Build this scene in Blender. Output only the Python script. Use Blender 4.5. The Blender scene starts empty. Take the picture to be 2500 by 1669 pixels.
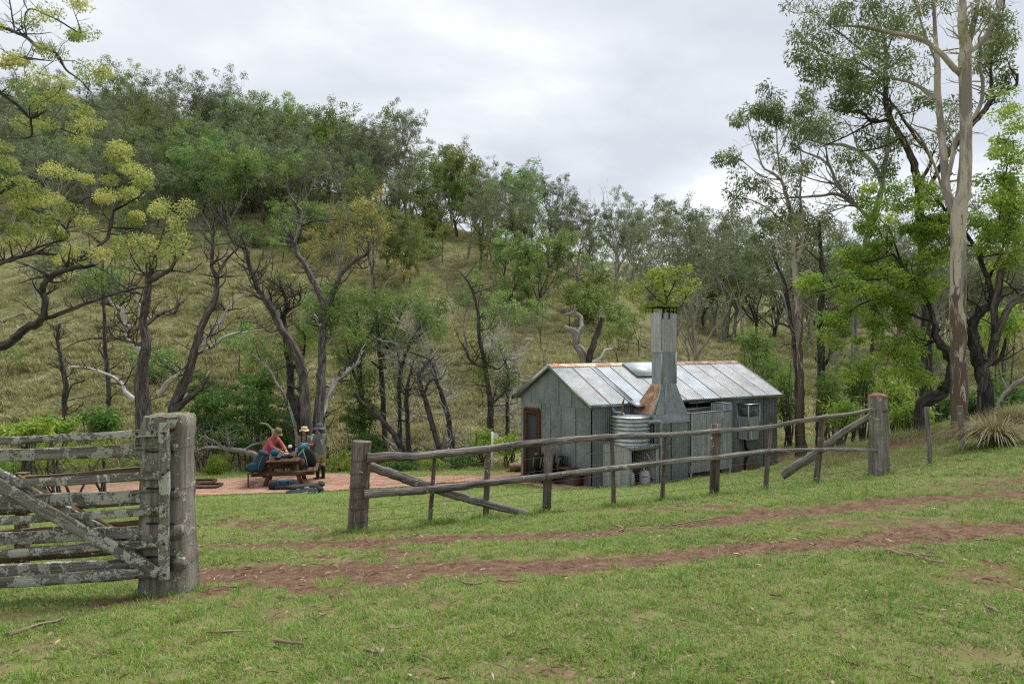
import bpy, bmesh, math, random
import numpy as np
from mathutils import Vector, Matrix

# ------------------------------------------------------------------ camera, sky, sun, exposure
scene = bpy.context.scene
COL = scene.collection
F = 1738.0                      # focal length in pixels of the 2500 px wide photograph
CU, CV, CZ = 1250.0, 834.5, 1.65

cam_d = bpy.data.cameras.new('camera')
cam = bpy.data.objects.new('camera', cam_d)
COL.objects.link(cam)
cam.location = (0, 0, CZ)
cam.rotation_euler = (math.radians(90), 0, 0)
cam_d.sensor_width = 36.0
cam_d.lens = F / 2500.0 * 36.0
cam_d.clip_start = 0.05
cam_d.clip_end = 3000
scene.camera = cam

SUN_EL, SUN_AZ = math.radians(58), math.radians(35)   # azimuth from +Y towards +X
world = bpy.data.worlds.new('World')
scene.world = world
world.use_nodes = True
wn, wl = world.node_tree.nodes, world.node_tree.links
wn.clear()
w_out = wn.new('ShaderNodeOutputWorld')
w_bg = wn.new('ShaderNodeBackground')
w_bg.inputs['Strength'].default_value = 0.1
w_sky = wn.new('ShaderNodeTexSky')
w_sky.sky_type = 'NISHITA'
w_sky.sun_disc = False
w_sky.sun_elevation = SUN_EL
w_sky.sun_rotation = SUN_AZ
w_tc = wn.new('ShaderNodeTexCoord')
w_sep = wn.new('ShaderNodeSeparateXYZ')
wl.new(w_tc.outputs['Generated'], w_sep.inputs[0])
def wmath(op, a, b=None):
    n = wn.new('ShaderNodeMath'); n.operation = op
    for i, x in enumerate((a, b)):
        if x is None: continue
        if isinstance(x, (int, float)): n.inputs[i].default_value = x
        else: wl.new(x, n.inputs[i])
    return n.outputs[0]
# a cloud deck seen in perspective: direction / (height + a little)
zz = wmath('ADD', wmath('ABSOLUTE', w_sep.outputs['Z']), 0.16)
cx = wmath('DIVIDE', w_sep.outputs['X'], zz)
cy = wmath('DIVIDE', w_sep.outputs['Y'], zz)
w_cmb = wn.new('ShaderNodeCombineXYZ')
wl.new(cx, w_cmb.inputs[0]); wl.new(cy, w_cmb.inputs[1])
w_no = wn.new('ShaderNodeTexNoise')
w_no.inputs['Scale'].default_value = 0.8
w_no.inputs['Detail'].default_value = 6
w_no.inputs['Roughness'].default_value = 0.52
w_no.inputs['Distortion'].default_value = 0.25
w_map = wn.new('ShaderNodeMapping')
w_map.inputs['Location'].default_value = (5.1, 0.7, 0.4)
wl.new(w_cmb.outputs[0], w_map.inputs[0])
wl.new(w_map.outputs[0], w_no.inputs['Vector'])
w_ramp = wn.new('ShaderNodeValToRGB')
e = w_ramp.color_ramp.elements
e[0].position = 0.36; e[0].color = (0.56, 0.59, 0.635, 1)
e[1].position = 0.61; e[1].color = (0.95, 0.955, 0.965, 1)
e2 = w_ramp.color_ramp.elements.new(0.49); e2.color = (0.71, 0.735, 0.768, 1)
wl.new(w_no.outputs['Fac'], w_ramp.inputs[0])
w_mul = wn.new('ShaderNodeVectorMath'); w_mul.operation = 'SCALE'
w_mul.inputs['Scale'].default_value = 4.05
wl.new(w_ramp.outputs[0], w_mul.inputs[0])
w_mix = wn.new('ShaderNodeMix'); w_mix.data_type = 'RGBA'
w_mix.inputs[0].default_value = 0.95
wl.new(w_sky.outputs[0], w_mix.inputs[6])
wl.new(w_mul.outputs[0], w_mix.inputs[7])
wl.new(w_mix.outputs[2], w_bg.inputs['Color'])
wl.new(w_bg.outputs[0], w_out.inputs[0])

sun_d = bpy.data.lights.new('sun', 'SUN')
sun_d.energy = 1.5
sun_d.angle = math.radians(32)
sun_d.color = (1.0, 0.965, 0.91)
sun = bpy.data.objects.new('sun', sun_d)
COL.objects.link(sun)
sd = Vector((math.sin(SUN_AZ) * math.cos(SUN_EL), math.cos(SUN_AZ) * math.cos(SUN_EL), math.sin(SUN_EL)))
sun.rotation_euler = (-sd).to_track_quat('-Z', 'Y').to_euler()
sun.location = (0, 0, 60)

vs = scene.view_settings
vs.view_transform = 'Standard'
vs.look = 'None'
vs.gamma = 1.0
vs.use_curve_mapping = False
vs.exposure = 1.58
scene.render.engine = 'CYCLES'
cyc = scene.cycles
cyc.use_denoising = False



cyc.pixel_filter_type = 'BLACKMAN_HARRIS'
cyc.filter_width = 1.25
cyc.max_bounces = 5
cyc.diffuse_bounces = 2
cyc.glossy_bounces = 2
cyc.transmission_bounces = 2
cyc.transparent_max_bounces = 4
cyc.use_adaptive_sampling = False
cyc.caustics_reflective = False
cyc.caustics_refractive = False

# ------------------------------------------------------------------ helpers
RS = np.random.RandomState
def P(u, v, D):
    return np.array([(u - CU) / F * D, D, CZ - (v - CV) / F * D])

def tag(o, label=None, cat=None, group=None, kind=None):
    if label: o['label'] = label
    if cat: o['category'] = cat
    if group: o['group'] = group
    if kind: o['kind'] = kind
    return o

def empty(name, loc=(0, 0, 0), rz=0.0, label=None, cat=None, group=None):
    o = bpy.data.objects.new(name, None)
    o.empty_display_size = 0.2
    COL.objects.link(o)
    o.location = loc
    o.rotation_euler = (0, 0, rz)
    return tag(o, label, cat, group)

def set_parent(o, p):
    """parent keeping world-space vertices: parent has only a translation / z-rotation"""
    o.parent = p
    m = Matrix.LocRotScale(p.location, p.rotation_euler, p.scale) if p.parent is None else None
    if m is not None:
        o.matrix_parent_inverse = m.inverted()
    else:
        pm = Matrix.LocRotScale(p.parent.location, p.parent.rotation_euler, p.parent.scale)
        # p carries identity local basis under its own parent inverse
        o.matrix_parent_inverse = Matrix.Identity(4)

class MB:
    """mesh collector: polygons of 3/4 (or more) corners, optional per-vertex attributes"""
    def __init__(s):
        s.v = []; s.nv = 0; s.idx = []; s.sz = []; s.at = {}
    def add(s, verts, faces, **attrs):
        verts = np.asarray(verts, dtype=np.float32).reshape(-1, 3)
        faces = np.asarray(faces, dtype=np.int32)
        s.v.append(verts)
        s.idx.append((faces + s.nv).ravel())
        s.sz.append(np.full(len(faces), faces.shape[1], dtype=np.int32))
        for k, a in attrs.items():
            s.at.setdefault(k, []).append((s.nv, np.asarray(a, dtype=np.float32)))
        s.nv += len(verts)
        return s
    def mesh(s, name, mat=None, smooth=False):
        me = bpy.data.meshes.new(name)
        if s.nv == 0:
            return me
        v = np.concatenate(s.v); idx = np.concatenate(s.idx); sz = np.concatenate(s.sz)
        me.vertices.add(len(v)); me.vertices.foreach_set('co', v.ravel())
        me.loops.add(len(idx)); me.loops.foreach_set('vertex_index', idx)
        me.polygons.add(len(sz))
        st = np.zeros(len(sz), dtype=np.int32); st[1:] = np.cumsum(sz)[:-1]
        me.polygons.foreach_set('loop_start', st)
        me.polygons.foreach_set('loop_total', sz)
        if smooth:
            me.polygons.foreach_set('use_smooth', np.ones(len(sz), dtype=bool))
        for k, lst in s.at.items():
            dim = 1 if lst[0][1].ndim == 1 else 3
            arr = np.zeros((len(v), dim), dtype=np.float32)
            for off, a in lst:
                arr[off:off + len(a)] = a.reshape(len(a), dim)
            if dim == 1:
                at = me.attributes.new(k, 'FLOAT', 'POINT'); at.data.foreach_set('value', arr.ravel())
            else:
                at = me.attributes.new(k, 'FLOAT_VECTOR', 'POINT'); at.data.foreach_set('vector', arr.ravel())
        me.update(calc_edges=True)
        if mat: me.materials.append(mat)
        return me
    def build(s, name, mat, parent=None, smooth=False):
        return obj(name, s.mesh(name, mat, smooth), parent)

def obj(name, me, parent=None):
    o = bpy.data.objects.new(name, me)
    COL.objects.link(o)
    if parent is not None:
        if parent.type == 'EMPTY': set_parent(o, parent)
        else:
            o.parent = parent
    return o

def cp(o, parent=None):
    c = o.copy(); COL.objects.link(c)
    if parent is not None: c.parent = parent
    return c

def copy_tree(o, parent=None):
    c = cp(o, parent)
    for ch in [x for x in o.children]:
        copy_tree(ch, c)
    return c

def unit(a):
    a = np.asarray(a, float); n = np.linalg.norm(a)
    return a / n if n > 1e-9 else np.array([0, 0, 1.0])

def frames(pts):
    n = len(pts); T = np.zeros((n, 3))
    T[1:-1] = pts[2:] - pts[:-2]; T[0] = pts[1] - pts[0]; T[-1] = pts[-1] - pts[-2]
    T /= np.maximum(np.linalg.norm(T, axis=1, keepdims=True), 1e-9)
    a = np.array([1.0, 0, 0]) if abs(T[0][0]) < 0.8 else np.array([0, 1.0, 0])
    N = np.zeros((n, 3)); N[0] = unit(a - T[0] * np.dot(a, T[0]))
    for i in range(1, n):
        b = N[i - 1] - T[i] * np.dot(N[i - 1], T[i])
        N[i] = unit(b)
    return T, N, np.cross(T, N)

def smooth_path(pts, rad, sub):
    """Catmull-Rom resample"""
    pts = np.asarray(pts, float); rad = np.asarray(rad, float)
    if len(pts) < 3 or sub < 2:
        t = np.linspace(0, 1, max(2, sub + 1))
        if len(pts) == 2:
            return pts[0] + (pts[1] - pts[0]) * t[:, None], rad[0] + (rad[1] - rad[0]) * t
        return pts, rad
    p = np.vstack([2 * pts[0] - pts[1], pts, 2 * pts[-1] - pts[-2]])
    out = []; ro = []
    for i in range(len(pts) - 1):
        p0, p1, p2, p3 = p[i:i + 4]
        for k in range(sub):
            t = k / sub
            out.append(0.5 * (2 * p1 + (p2 - p0) * t + (2 * p0 - 5 * p1 + 4 * p2 - p3) * t * t + (3 * p1 - p0 - 3 * p2 + p3) * t ** 3))
            ro.append(rad[i] * (1 - t) + rad[i + 1] * t)
    out.append(pts[-1]); ro.append(rad[-1])
    return np.array(out), np.array(ro)

def tube(mb, pts, rad, n=6, rng=None, rough=0.0, caps=True, lump=None):
    pts = np.asarray(pts, float); rad = np.asarray(rad, float)
    if rad.ndim == 0: rad = np.full(len(pts), float(rad))
    T, N, B = frames(pts)
    th = np.linspace(0, 2 * np.pi, n, endpoint=False)
    c, s_ = np.cos(th), np.sin(th)
    R = np.repeat(rad[:, None], n, 1)
    if rng is not None and rough > 0:
        prof = 1 + rng.uniform(-rough, rough, n)
        R = R * prof[None, :] * (1 + rng.uniform(-rough, rough, (len(pts), n)) * 0.6)
    V = pts[:, None, :] + R[..., None] * (N[:, None, :] * c[None, :, None] + B[:, None, :] * s_[None, :, None])
    L = np.concatenate([[0], np.cumsum(np.linalg.norm(np.diff(pts, axis=0), axis=1))])
    off = (rng.uniform(0, 50) if rng is not None else 0.0)
    bk = np.stack([np.repeat((rad[:, None] * c[None, :])[..., None], 1, 2)[..., 0],
                   (rad[:, None] * s_[None, :]), np.repeat(L[:, None], n, 1) + off], -1)
    m = len(pts)
    i = np.arange(m - 1)[:, None] * n; j = np.arange(n)[None, :]; j2 = (j + 1) % n
    q = np.stack([i + j, i + j2, i + n + j2, i + n + j], -1).reshape(-1, 4)
    mb.add(V.reshape(-1, 3), q, bk=bk.reshape(-1, 3))
    if caps:
        for k, flip in ((0, True), (m - 1, False)):
            ring = V[k]; ctr = pts[k]
            vv = np.vstack([ring, ctr[None]])
            f = np.stack([np.arange(n), (np.arange(n) + 1) % n, np.full(n, n)], -1)
            if flip: f = f[:, ::-1]
            bb = np.vstack([bk[k], [[0, 0, L[k] + off]]])
            mb.add(vv, f, bk=bb)
    return mb

def box(mb, c, sx, sy, sz, ax=None, ay=None, az=None, jit=0.0, rng=None):
    """box centred at c, full sizes along axes; bk attribute has its grain along the longest axis"""
    ax = np.array([1., 0, 0]) if ax is None else unit(ax)
    ay = np.array([0, 1., 0]) if ay is None else unit(ay)
    az = np.array([0, 0, 1.]) if az is None else unit(az)
    g = np.array([[x, y, z] for z in (-.5, .5) for y in (-.5, .5) for x in (-.5, .5)])
    loc = g * np.array([sx, sy, sz])
    if jit and rng is not None: loc = loc + rng.uniform(-jit, jit, loc.shape)
    V = np.asarray(c) + loc[:, :1] * ax + loc[:, 1:2] * ay + loc[:, 2:3] * az
    f = [[0, 2, 3, 1], [4, 5, 7, 6], [0, 1, 5, 4], [2, 6, 7, 3], [0, 4, 6, 2], [1, 3, 7, 5]]
    L = int(np.argmax([sx, sy, sz])); o = [k for k in range(3) if k != L]
    bk = np.stack([loc[:, o[0]], loc[:, o[1]], loc[:, L] + (rng.uniform(0, 30) if rng is not None else 0)], -1)
    mb.add(V, f, bk=bk)
    return mb

def beam(mb, a, b, w, h, up=(0, 0, 1), rng=None, jit=0.0, seg=1):
    """rectangular bar from a to b; w across, h along 'up'"""
    a = np.asarray(a, float); b = np.asarray(b, float)
    d = unit(b - a); up = np.asarray(up, float)
    s = unit(np.cross(d, up)); u = np.cross(s, d)
    box(mb, (a + b) / 2, np.linalg.norm(b - a), w, h, d, s, u, jit, rng)
    return mb

def lathe(mb, prof, c, n=24, axis=(0, 0, 1)):
    prof = np.asarray(prof, float); az = unit(axis)
    ax = unit(np.cross(az, [0.3, 1, 0.2])); ay = np.cross(az, ax)
    th = np.linspace(0, 2 * np.pi, n, endpoint=False)
    V = np.asarray(c) + prof[:, 1][:, None, None] * az + prof[:, 0][:, None, None] * (np.cos(th)[None, :, None] * ax + np.sin(th)[None, :, None] * ay)
    m = len(prof)
    i = np.arange(m - 1)[:, None] * n; j = np.arange(n)[None, :]; j2 = (j + 1) % n
    q = np.stack([i + j, i + j2, i + n + j2, i + n + j], -1).reshape(-1, 4)
    mb.add(V.reshape(-1, 3), q)
    return mb

# ------------------------------------------------------------------ materials
def new_mat(name):
    m = bpy.data.materials.new(name); m.use_nodes = True
    nt = m.node_tree
    b = nt.nodes['Principled BSDF']
    b.inputs['Roughness'].default_value = 0.8
    b.inputs['Specular IOR Level'].default_value = 0.3
    return m, nt.nodes, nt.links, b

def N_(nodes, t, **kw):
    n = nodes.new(t)
    for k, v in kw.items():
        if k in n.inputs.keys(): n.inputs[k].default_value = v
        else: setattr(n, k, v)
    return n

def noise(nodes, links, vec, scale, detail=4, rough=0.55, dist=0.0, vscale=None):
    if vscale is not None:
        mp = nodes.new('ShaderNodeMapping'); mp.inputs['Scale'].default_value = vscale
        links.new(vec, mp.inputs[0]); vec = mp.outputs[0]
    n = nodes.new('ShaderNodeTexNoise')
    n.inputs['Scale'].default_value = scale; n.inputs['Detail'].default_value = detail
    n.inputs['Roughness'].default_value = rough; n.inputs['Distortion'].default_value = dist
    links.new(vec, n.inputs['Vector'])
    return n.outputs['Fac']

def ramp(nodes, links, fac, stops, interp='LINEAR'):
    r = nodes.new('ShaderNodeValToRGB'); r.color_ramp.interpolation = interp
    el = r.color_ramp.elements
    while len(el) < len(stops): el.new(0.5)
    for k, (p, c) in enumerate(stops):
        el[k].position = p
        el[k].color = (c[0], c[1], c[2], 1) if hasattr(c, '__len__') else (c, c, c, 1)
    links.new(fac, r.inputs[0])
    return r.outputs[0]

def mixc(nodes, links, fac, a, b, blend='MIX'):
    m = nodes.new('ShaderNodeMix'); m.data_type = 'RGBA'; m.blend_type = blend
    if isinstance(fac, (int, float)): m.inputs[0].default_value = fac
    else: links.new(fac, m.inputs[0])
    for k, x in ((6, a), (7, b)):
        if hasattr(x, '__len__') and not hasattr(x, 'links'): m.inputs[k].default_value = (x[0], x[1], x[2], 1)
        else: links.new(x, m.inputs[k])
    return m.outputs[2]

def attr(nodes, name):
    a = nodes.new('ShaderNodeAttribute'); a.attribute_name = name
    return a

def bump(nodes, links, bsdf, h, strength=0.4, dist=0.01):
    b = nodes.new('ShaderNodeBump')
    b.inputs['Strength'].default_value = strength; b.inputs['Distance'].default_value = dist
    links.new(h, b.inputs['Height']); links.new(b.outputs[0], bsdf.inputs['Normal'])

def math_(nodes, links, op, a, b=None, clamp=False):
    n = nodes.new('ShaderNodeMath'); n.operation = op; n.use_clamp = clamp
    for i, x in enumerate((a, b)):
        if x is None: continue
        if isinstance(x, (int, float)): n.inputs[i].default_value = x
        else: links.new(x, n.inputs[i])
    return n.outputs[0]

def plain(name, col, rough=0.7, metal=0.0, spec=0.3, var=0.25, vs=18.0, bumps=0.0):
    m, n, l, b = new_mat(name)
    tc = n.new('ShaderNodeTexCoord')
    f = noise(n, l, tc.outputs['Object'], vs, 5)
    c = ramp(n, l, f, [(0.3, tuple(x * (1 - var) for x in col)), (0.7, tuple(min(1, x * (1 + var)) for x in col))])
    l.new(c, b.inputs['Base Color'])
    b.inputs['Roughness'].default_value = rough; b.inputs['Metallic'].default_value = metal
    b.inputs['Specular IOR Level'].default_value = spec
    if bumps: bump(n, l, b, f, bumps, 0.01)
    return m

def wood(name, dark, mid, light, grain=60, stretch=0.06, bstr=0.6, lichen=0.0, lich=(0.42, 0.45, 0.36), moss=0.0, warm=None):
    """weathered timber: fibres follow the 'bk' attribute, optional lichen crust and moss"""
    m, n, l, b = new_mat(name)
    bk = attr(n, 'bk').outputs['Vector']
    f = noise(n, l, bk, grain, 6, 0.65, 0.4, (1, 1, stretch))
    g = noise(n, l, bk, grain * 0.25, 4, 0.6, 0.3, (1, 1, stretch * 1.5))
    mixf = math_(n, l, 'ADD', math_(n, l, 'MULTIPLY', f, 0.62), math_(n, l, 'MULTIPLY', g, 0.38))
    c = ramp(n, l, mixf, [(0.37, dark), (0.48, mid), (0.61, light)])
    tc = n.new('ShaderNodeTexCoord')
    if warm is not None:
        w = noise(n, l, tc.outputs['Object'], 2.2, 4, 0.6)
        c = mixc(n, l, ramp(n, l, w, [(0.48, 0), (0.66, 1)]), c, warm)
    h = mixf
    if lichen > 0:
        q = noise(n, l, tc.outputs['Object'], 9, 8, 0.68, 0.6)
        q2 = noise(n, l, tc.outputs['Object'], 55, 4, 0.7)
        qq = math_(n, l, 'ADD', math_(n, l, 'MULTIPLY', q, 0.7), math_(n, l, 'MULTIPLY', q2, 0.3))
        k = ramp(n, l, qq, [(0.56 - lichen * 0.12, 0), (0.60 - lichen * 0.12, 1)])
        lc = mixc(n, l, q2, tuple(x * 0.62 for x in lich), tuple(x * 1.2 for x in lich))
        c = mixc(n, l, k, c, lc)
        h = math_(n, l, 'ADD', mixf, math_(n, l, 'MULTIPLY', k, 0.35))
    if moss > 0:
        geo = n.new('ShaderNodeNewGeometry'); sp = n.new('ShaderNodeSeparateXYZ')
        l.new(geo.outputs['True Normal'], sp.inputs[0])
        mo = noise(n, l, tc.outputs['Object'], 14, 5, 0.7)
        k2 = math_(n, l, 'MULTIPLY', ramp(n, l, sp.outputs['Z'], [(0.25, 0), (0.8, 1)]), ramp(n, l, mo, [(0.55 - moss * .2, 0), (0.62 - moss * .2, 1)]))
        c = mixc(n, l, k2, c, (0.17, 0.15, 0.06))
    l.new(c, b.inputs['Base Color'])
    b.inputs['Roughness'].default_value = 0.9
    b.inputs['Specular IOR Level'].default_value = 0.15
    bump(n, l, b, h, bstr, 0.02)
    return m

def leaf_mat(name, cols, trans=0.35, hue_obj=0.0, rough=0.5):
    """foliage: each leaf takes one of a range of leaf colours (attribute rnd)"""
    m, n, l, b = new_mat(name)
    r = attr(n, 'rnd').outputs['Fac']
    stops = [(k / (len(cols) - 1), c) for k, c in enumerate(cols)]
    c = ramp(n, l, r, stops)
    if hue_obj:
        oi = n.new('ShaderNodeObjectInfo')
        hv = n.new('ShaderNodeHueSaturation')
        l.new(math_(n, l, 'ADD', 0.5 - hue_obj / 2, math_(n, l, 'MULTIPLY', oi.outputs['Random'], hue_obj)), hv.inputs['Hue'])
        l.new(math_(n, l, 'ADD', 0.72, math_(n, l, 'MULTIPLY', oi.outputs['Random'], 0.5)), hv.inputs['Value'])
        l.new(c, hv.inputs['Color']); c = hv.outputs[0]
    l.new(c, b.inputs['Base Color'])
    b.inputs['Roughness'].default_value = rough
    b.inputs['Specular IOR Level'].default_value = 0.25
    tr = n.new('ShaderNodeBsdfTranslucent')
    l.new(c, tr.inputs['Color'])
    mx = n.new('ShaderNodeMixShader'); mx.inputs[0].default_value = trans
    l.new(b.outputs[0], mx.inputs[1]); l.new(tr.outputs[0], mx.inputs[2])
    l.new(mx.outputs[0], n['Material Output'].inputs['Surface'])
    return m

# ------------------------------------------------------------------ the lie of the land
def pg(u, v, D):
    p = P(u, v, D); return tuple(p)
CTRL = [(0, 0, 0), (-3, 0.5, 0), (3, 0.5, 0.05), (0, -4, 0.1), (-6, -4, 0.1), (6, -4, 0.2), (0, 3.4, 0.015), (-3.2, 3.6, -.04), (3.2, 3.6, .06), (7, 4, .2), (-8, 4, -.2),
        pg(410, 1452, 5.5), pg(55, 1380, 7.3), pg(873, 1296, 9.5), pg(1335, 1249, 10.17), pg(1743, 1207, 10.84), pg(2147, 1157, 11.6),
        pg(2345, 1060, 15.2), pg(2500, 1120, 10.6), pg(2250, 1060, 16.0), (13, 12, 0.5), (15, 18, 0.4), (11, 8, 0.3), (9.4, 5.5, .2), (5, 7.5, -.12),
        pg(1452, 1191, 19.6), pg(1271, 1162, 22.9), pg(1897, 1137, 23.6), (6.6, 26.8, -2.62),
        (-6.45, 20.0, -2.46), (-5.9, 21.7, -2.56), (-8.9, 18.8, -2.42), (-4.4, 19.7, -2.47), (-9.6, 21.4, -2.56), (-4.9, 23.2, -2.66), (-1.0, 20.4, -2.42), (-.6, 23.6, -2.66),
        (-14, 15, -1.9), (-14, 22, -2.7), (-20, 10, -1.2), (-20, 25, -2.8), (0, 14.5, -1.52), (5, 15.5, -1.35), (-5, 14, -1.45), (9.5, 20, -1.4), (13, 24, -1.2), (10, 26, -2.0)]
for az in range(-60, 61, 10):
    a = math.radians(az)
    CTRL.append((math.tan(a) * 31, 31, -3.3 if az < 20 else -3.3 + (az - 20) * 0.05))
CTRL = np.array(CTRL)
def _tps(d2):
    return np.where(d2 > 1e-12, 0.5 * d2 * np.log(np.maximum(d2, 1e-12)), 0.0)
_n = len(CTRL)
_K = _tps(((CTRL[:, None, :2] - CTRL[None, :, :2]) ** 2).sum(-1)) + np.eye(_n) * 0.4
_Pm = np.hstack([np.ones((_n, 1)), CTRL[:, :2]])
_A = np.vstack([np.hstack([_K, _Pm]), np.hstack([_Pm.T, np.zeros((3, 3))])])
_W = np.linalg.solve(_A, np.concatenate([CTRL[:, 2], np.zeros(3)]))
def near_h(x, y):
    x = np.clip(x, -26, 26); y = np.clip(y, -8, 34)
    out = _W[_n] + _W[_n + 1] * x + _W[_n + 2] * y
    for k in range(_n):
        out = out + _W[k] * _tps((x - CTRL[k, 0]) ** 2 + (y - CTRL[k, 1]) ** 2)
    return out
H_U = np.array([-1500, -600, 300, 600, 900, 1080, 1250, 1450, 1600, 1750, 2000, 2500, 3000, 4500])
H_S = np.array([.42, .45, .45, .425, .385, .355, .325, .275, .205, .15, .125, .14, .18, .24])
H_D = np.array([120, 120, 110, 105, 95, 88, 83, 79, 76, 76, 80, 85, 90, 100.])
def hill_h(x, y):
    r = np.hypot(x, y); D = np.maximum(y, r * 0.5)
    uu = CU + F * np.clip(x / np.maximum(D, 1e-3), -1.6, 1.9)
    s = np.interp(uu, H_U, H_S); dr = np.interp(uu, H_U, H_D)
    t = np.minimum(D, dr + 40)
    a = 2.5 * np.log1p(np.exp(np.clip((D - 31) / 2.5, -30, 30)))
    top = dr - 31
    a = a - 4.0 * np.log1p(np.exp(np.clip((a - top) / 4.0, -30, 30)))
    z = -3.3 + s * a - 0.16 * np.clip(D - dr, 0, 40)
    far = np.interp(uu, [900, 1350, 1500, 3000], [0, 12, 17, 20])
    z = z + far * np.clip((D - dr - 40) / 90, 0, 1) + np.clip((20 - 0) * (uu > 1250) * np.clip((D - dr - 40) / 300, 0, 1), 0, 20)
    k = np.clip((D - 33) / 20, 0, 1)
    z = z + k * (0.55 * np.sin(x * .21 + 1) * np.cos(y * .17) + 0.35 * np.sin(x * .47 + y * .33) + .16 * np.sin(x * 1.1 - y * .8))
    return z
def ground(x, y):
    x = np.asarray(x, float); y = np.asarray(y, float)
    r = np.hypot(x, y); D = np.maximum(y, r * 0.5)
    w = np.clip((D - 25) / 7, 0, 1); w = w * w * (3 - 2 * w)
    dip = 2.0 * np.exp(-((D - 27.6) / 1.9) ** 2) * np.clip((-0.6 - x) / 2.2, 0, 1)      # the creek bed
    return near_h(x, y) * (1 - w) + hill_h(x, y) * w - dip
def gz(x, y): return float(ground(np.array([x]), np.array([y]))[0])
def pix_ground(u, v, d0=2.0, d1=260.0):
    """first point of the ground seen through a pixel"""
    d = np.geomspace(d0, d1, 900)
    X = (u - CU) / F * d; Z = CZ - (v - CV) / F * d
    h = ground(X, d); k = np.where(Z < h)[0]
    if len(k) == 0: return None
    k = k[0]
    if k == 0: return np.array([X[0], d[0], h[0]])
    a = (Z[k - 1] - h[k - 1]) / ((Z[k - 1] - h[k - 1]) - (Z[k] - h[k]))
    dd = d[k - 1] + a * (d[k] - d[k - 1])
    return np.array([(u - CU) / F * dd, dd, CZ - (v - CV) / F * dd])
def on_ground(u, D):
    x = (u - CU) / F * D
    return np.array([x, D, gz(x, D)])

# wheel ruts and bare earth, as distances on the ground
RUT1 = [(-260, 1345), (200, 1338), (485, 1334), (655, 1332), (826, 1329), (1039, 1315), (1251, 1309), (1400, 1309), (1500, 1298), (1713, 1281), (1883, 1257), (2011, 1245), (2181, 1221), (2500, 1204), (2700, 1190)]
RUT2 = [(-260, 1420), (200, 1408), (485, 1400), (698, 1400), (868, 1393), (1039, 1390), (1209, 1384), (1379, 1382), (1500, 1374), (1713, 1350), (1926, 1329), (2138, 1318), (2351, 1292), (2500, 1285), (2700, 1270)]
def _px(lst):
    return np.array([pix_ground(u, v)[:2] for u, v in lst])
RUTS = [(_px(RUT1), 0.33), (_px(RUT2), 0.36)]
def seg_dist(x, y, pl):
    best = np.full(x.shape, 1e9)
    for a, b in zip(pl[:-1], pl[1:]):
        d = b - a; t = np.clip(((x - a[0]) * d[0] + (y - a[1]) * d[1]) / (d @ d), 0, 1)
        best = np.minimum(best, np.hypot(x - a[0] - t * d[0], y - a[1] - t * d[1]))
    return best
_nr = RS(5)
_NW = [(_nr.uniform(-1, 1, 2) * s, _nr.uniform(0, 6.28), am) for s, am in ((1.2, .5), (2.5, .4), (5, .35), (9, .3), (17, .25), (31, .2)) for _ in range(3)]
def wob(x, y):
    o = 0
    for k, ph, am in _NW: o = o + am * np.sin(k[0] * x + k[1] * y + ph)
    return o / 2.2
def bare(x, y):
    """0..1 bare-earth mask"""
    x = np.asarray(x, float); y = np.asarray(y, float)
    m = np.zeros(x.shape)
    w = wob(x, y)
    for pl, hw in RUTS:
        d = seg_dist(x, y, pl)
        m = np.maximum(m, np.clip(1.42 + .35 * wob(x * 2.3 + 9, y * 2.3) - (d / (hw * np.maximum(.55, 1 + 0.45 * w))) ** 2, 0, 1))
    # scuffed earth in the shade by the gate post, loose earth up the right-hand bank and by the hut
    for (u, v, rx, ry, k) in ((330, 1470, .7, .2, .7), (120, 1500, .9, .25, .4), (2330, 1225, 2.2, .8, .55), (2100, 1280, 1.6, .5, .5), (2450, 1180, 1.6, .9, .5), (1000, 1300, .7, .25, .4), (2050, 1125, 1.5, 1.0, .7), (2200, 1080, 3.0, 1.6, .75), (2400, 1050, 3, 2, .6), (1240, 1150, 1.3, .5, .8), (1960, 1105, 1.6, 1.2, .7), (90, 1580, .45, .2, .45), (250, 1560, .4, .18, .4), (1330, 1640, .3, .15, .5), (2360, 1600, .5, .25, .35), (1080, 1480, .4, .2, .4), (700, 1500, .4, .2, .35), (2440, 1420, .8, .4, .4), (1620, 1520, .35, .18, .4)):
        p = pix_ground(u, v)
        q = ((x - p[0]) / rx) ** 2 + ((y - p[1]) / ry) ** 2
        m = np.maximum(m, np.clip(k * (1.2 - q) * (1 + .6 * w), 0, 1))
    m = np.maximum(m, np.clip((w - 0.40) * 1.5, 0, .8))
    return m
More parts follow.
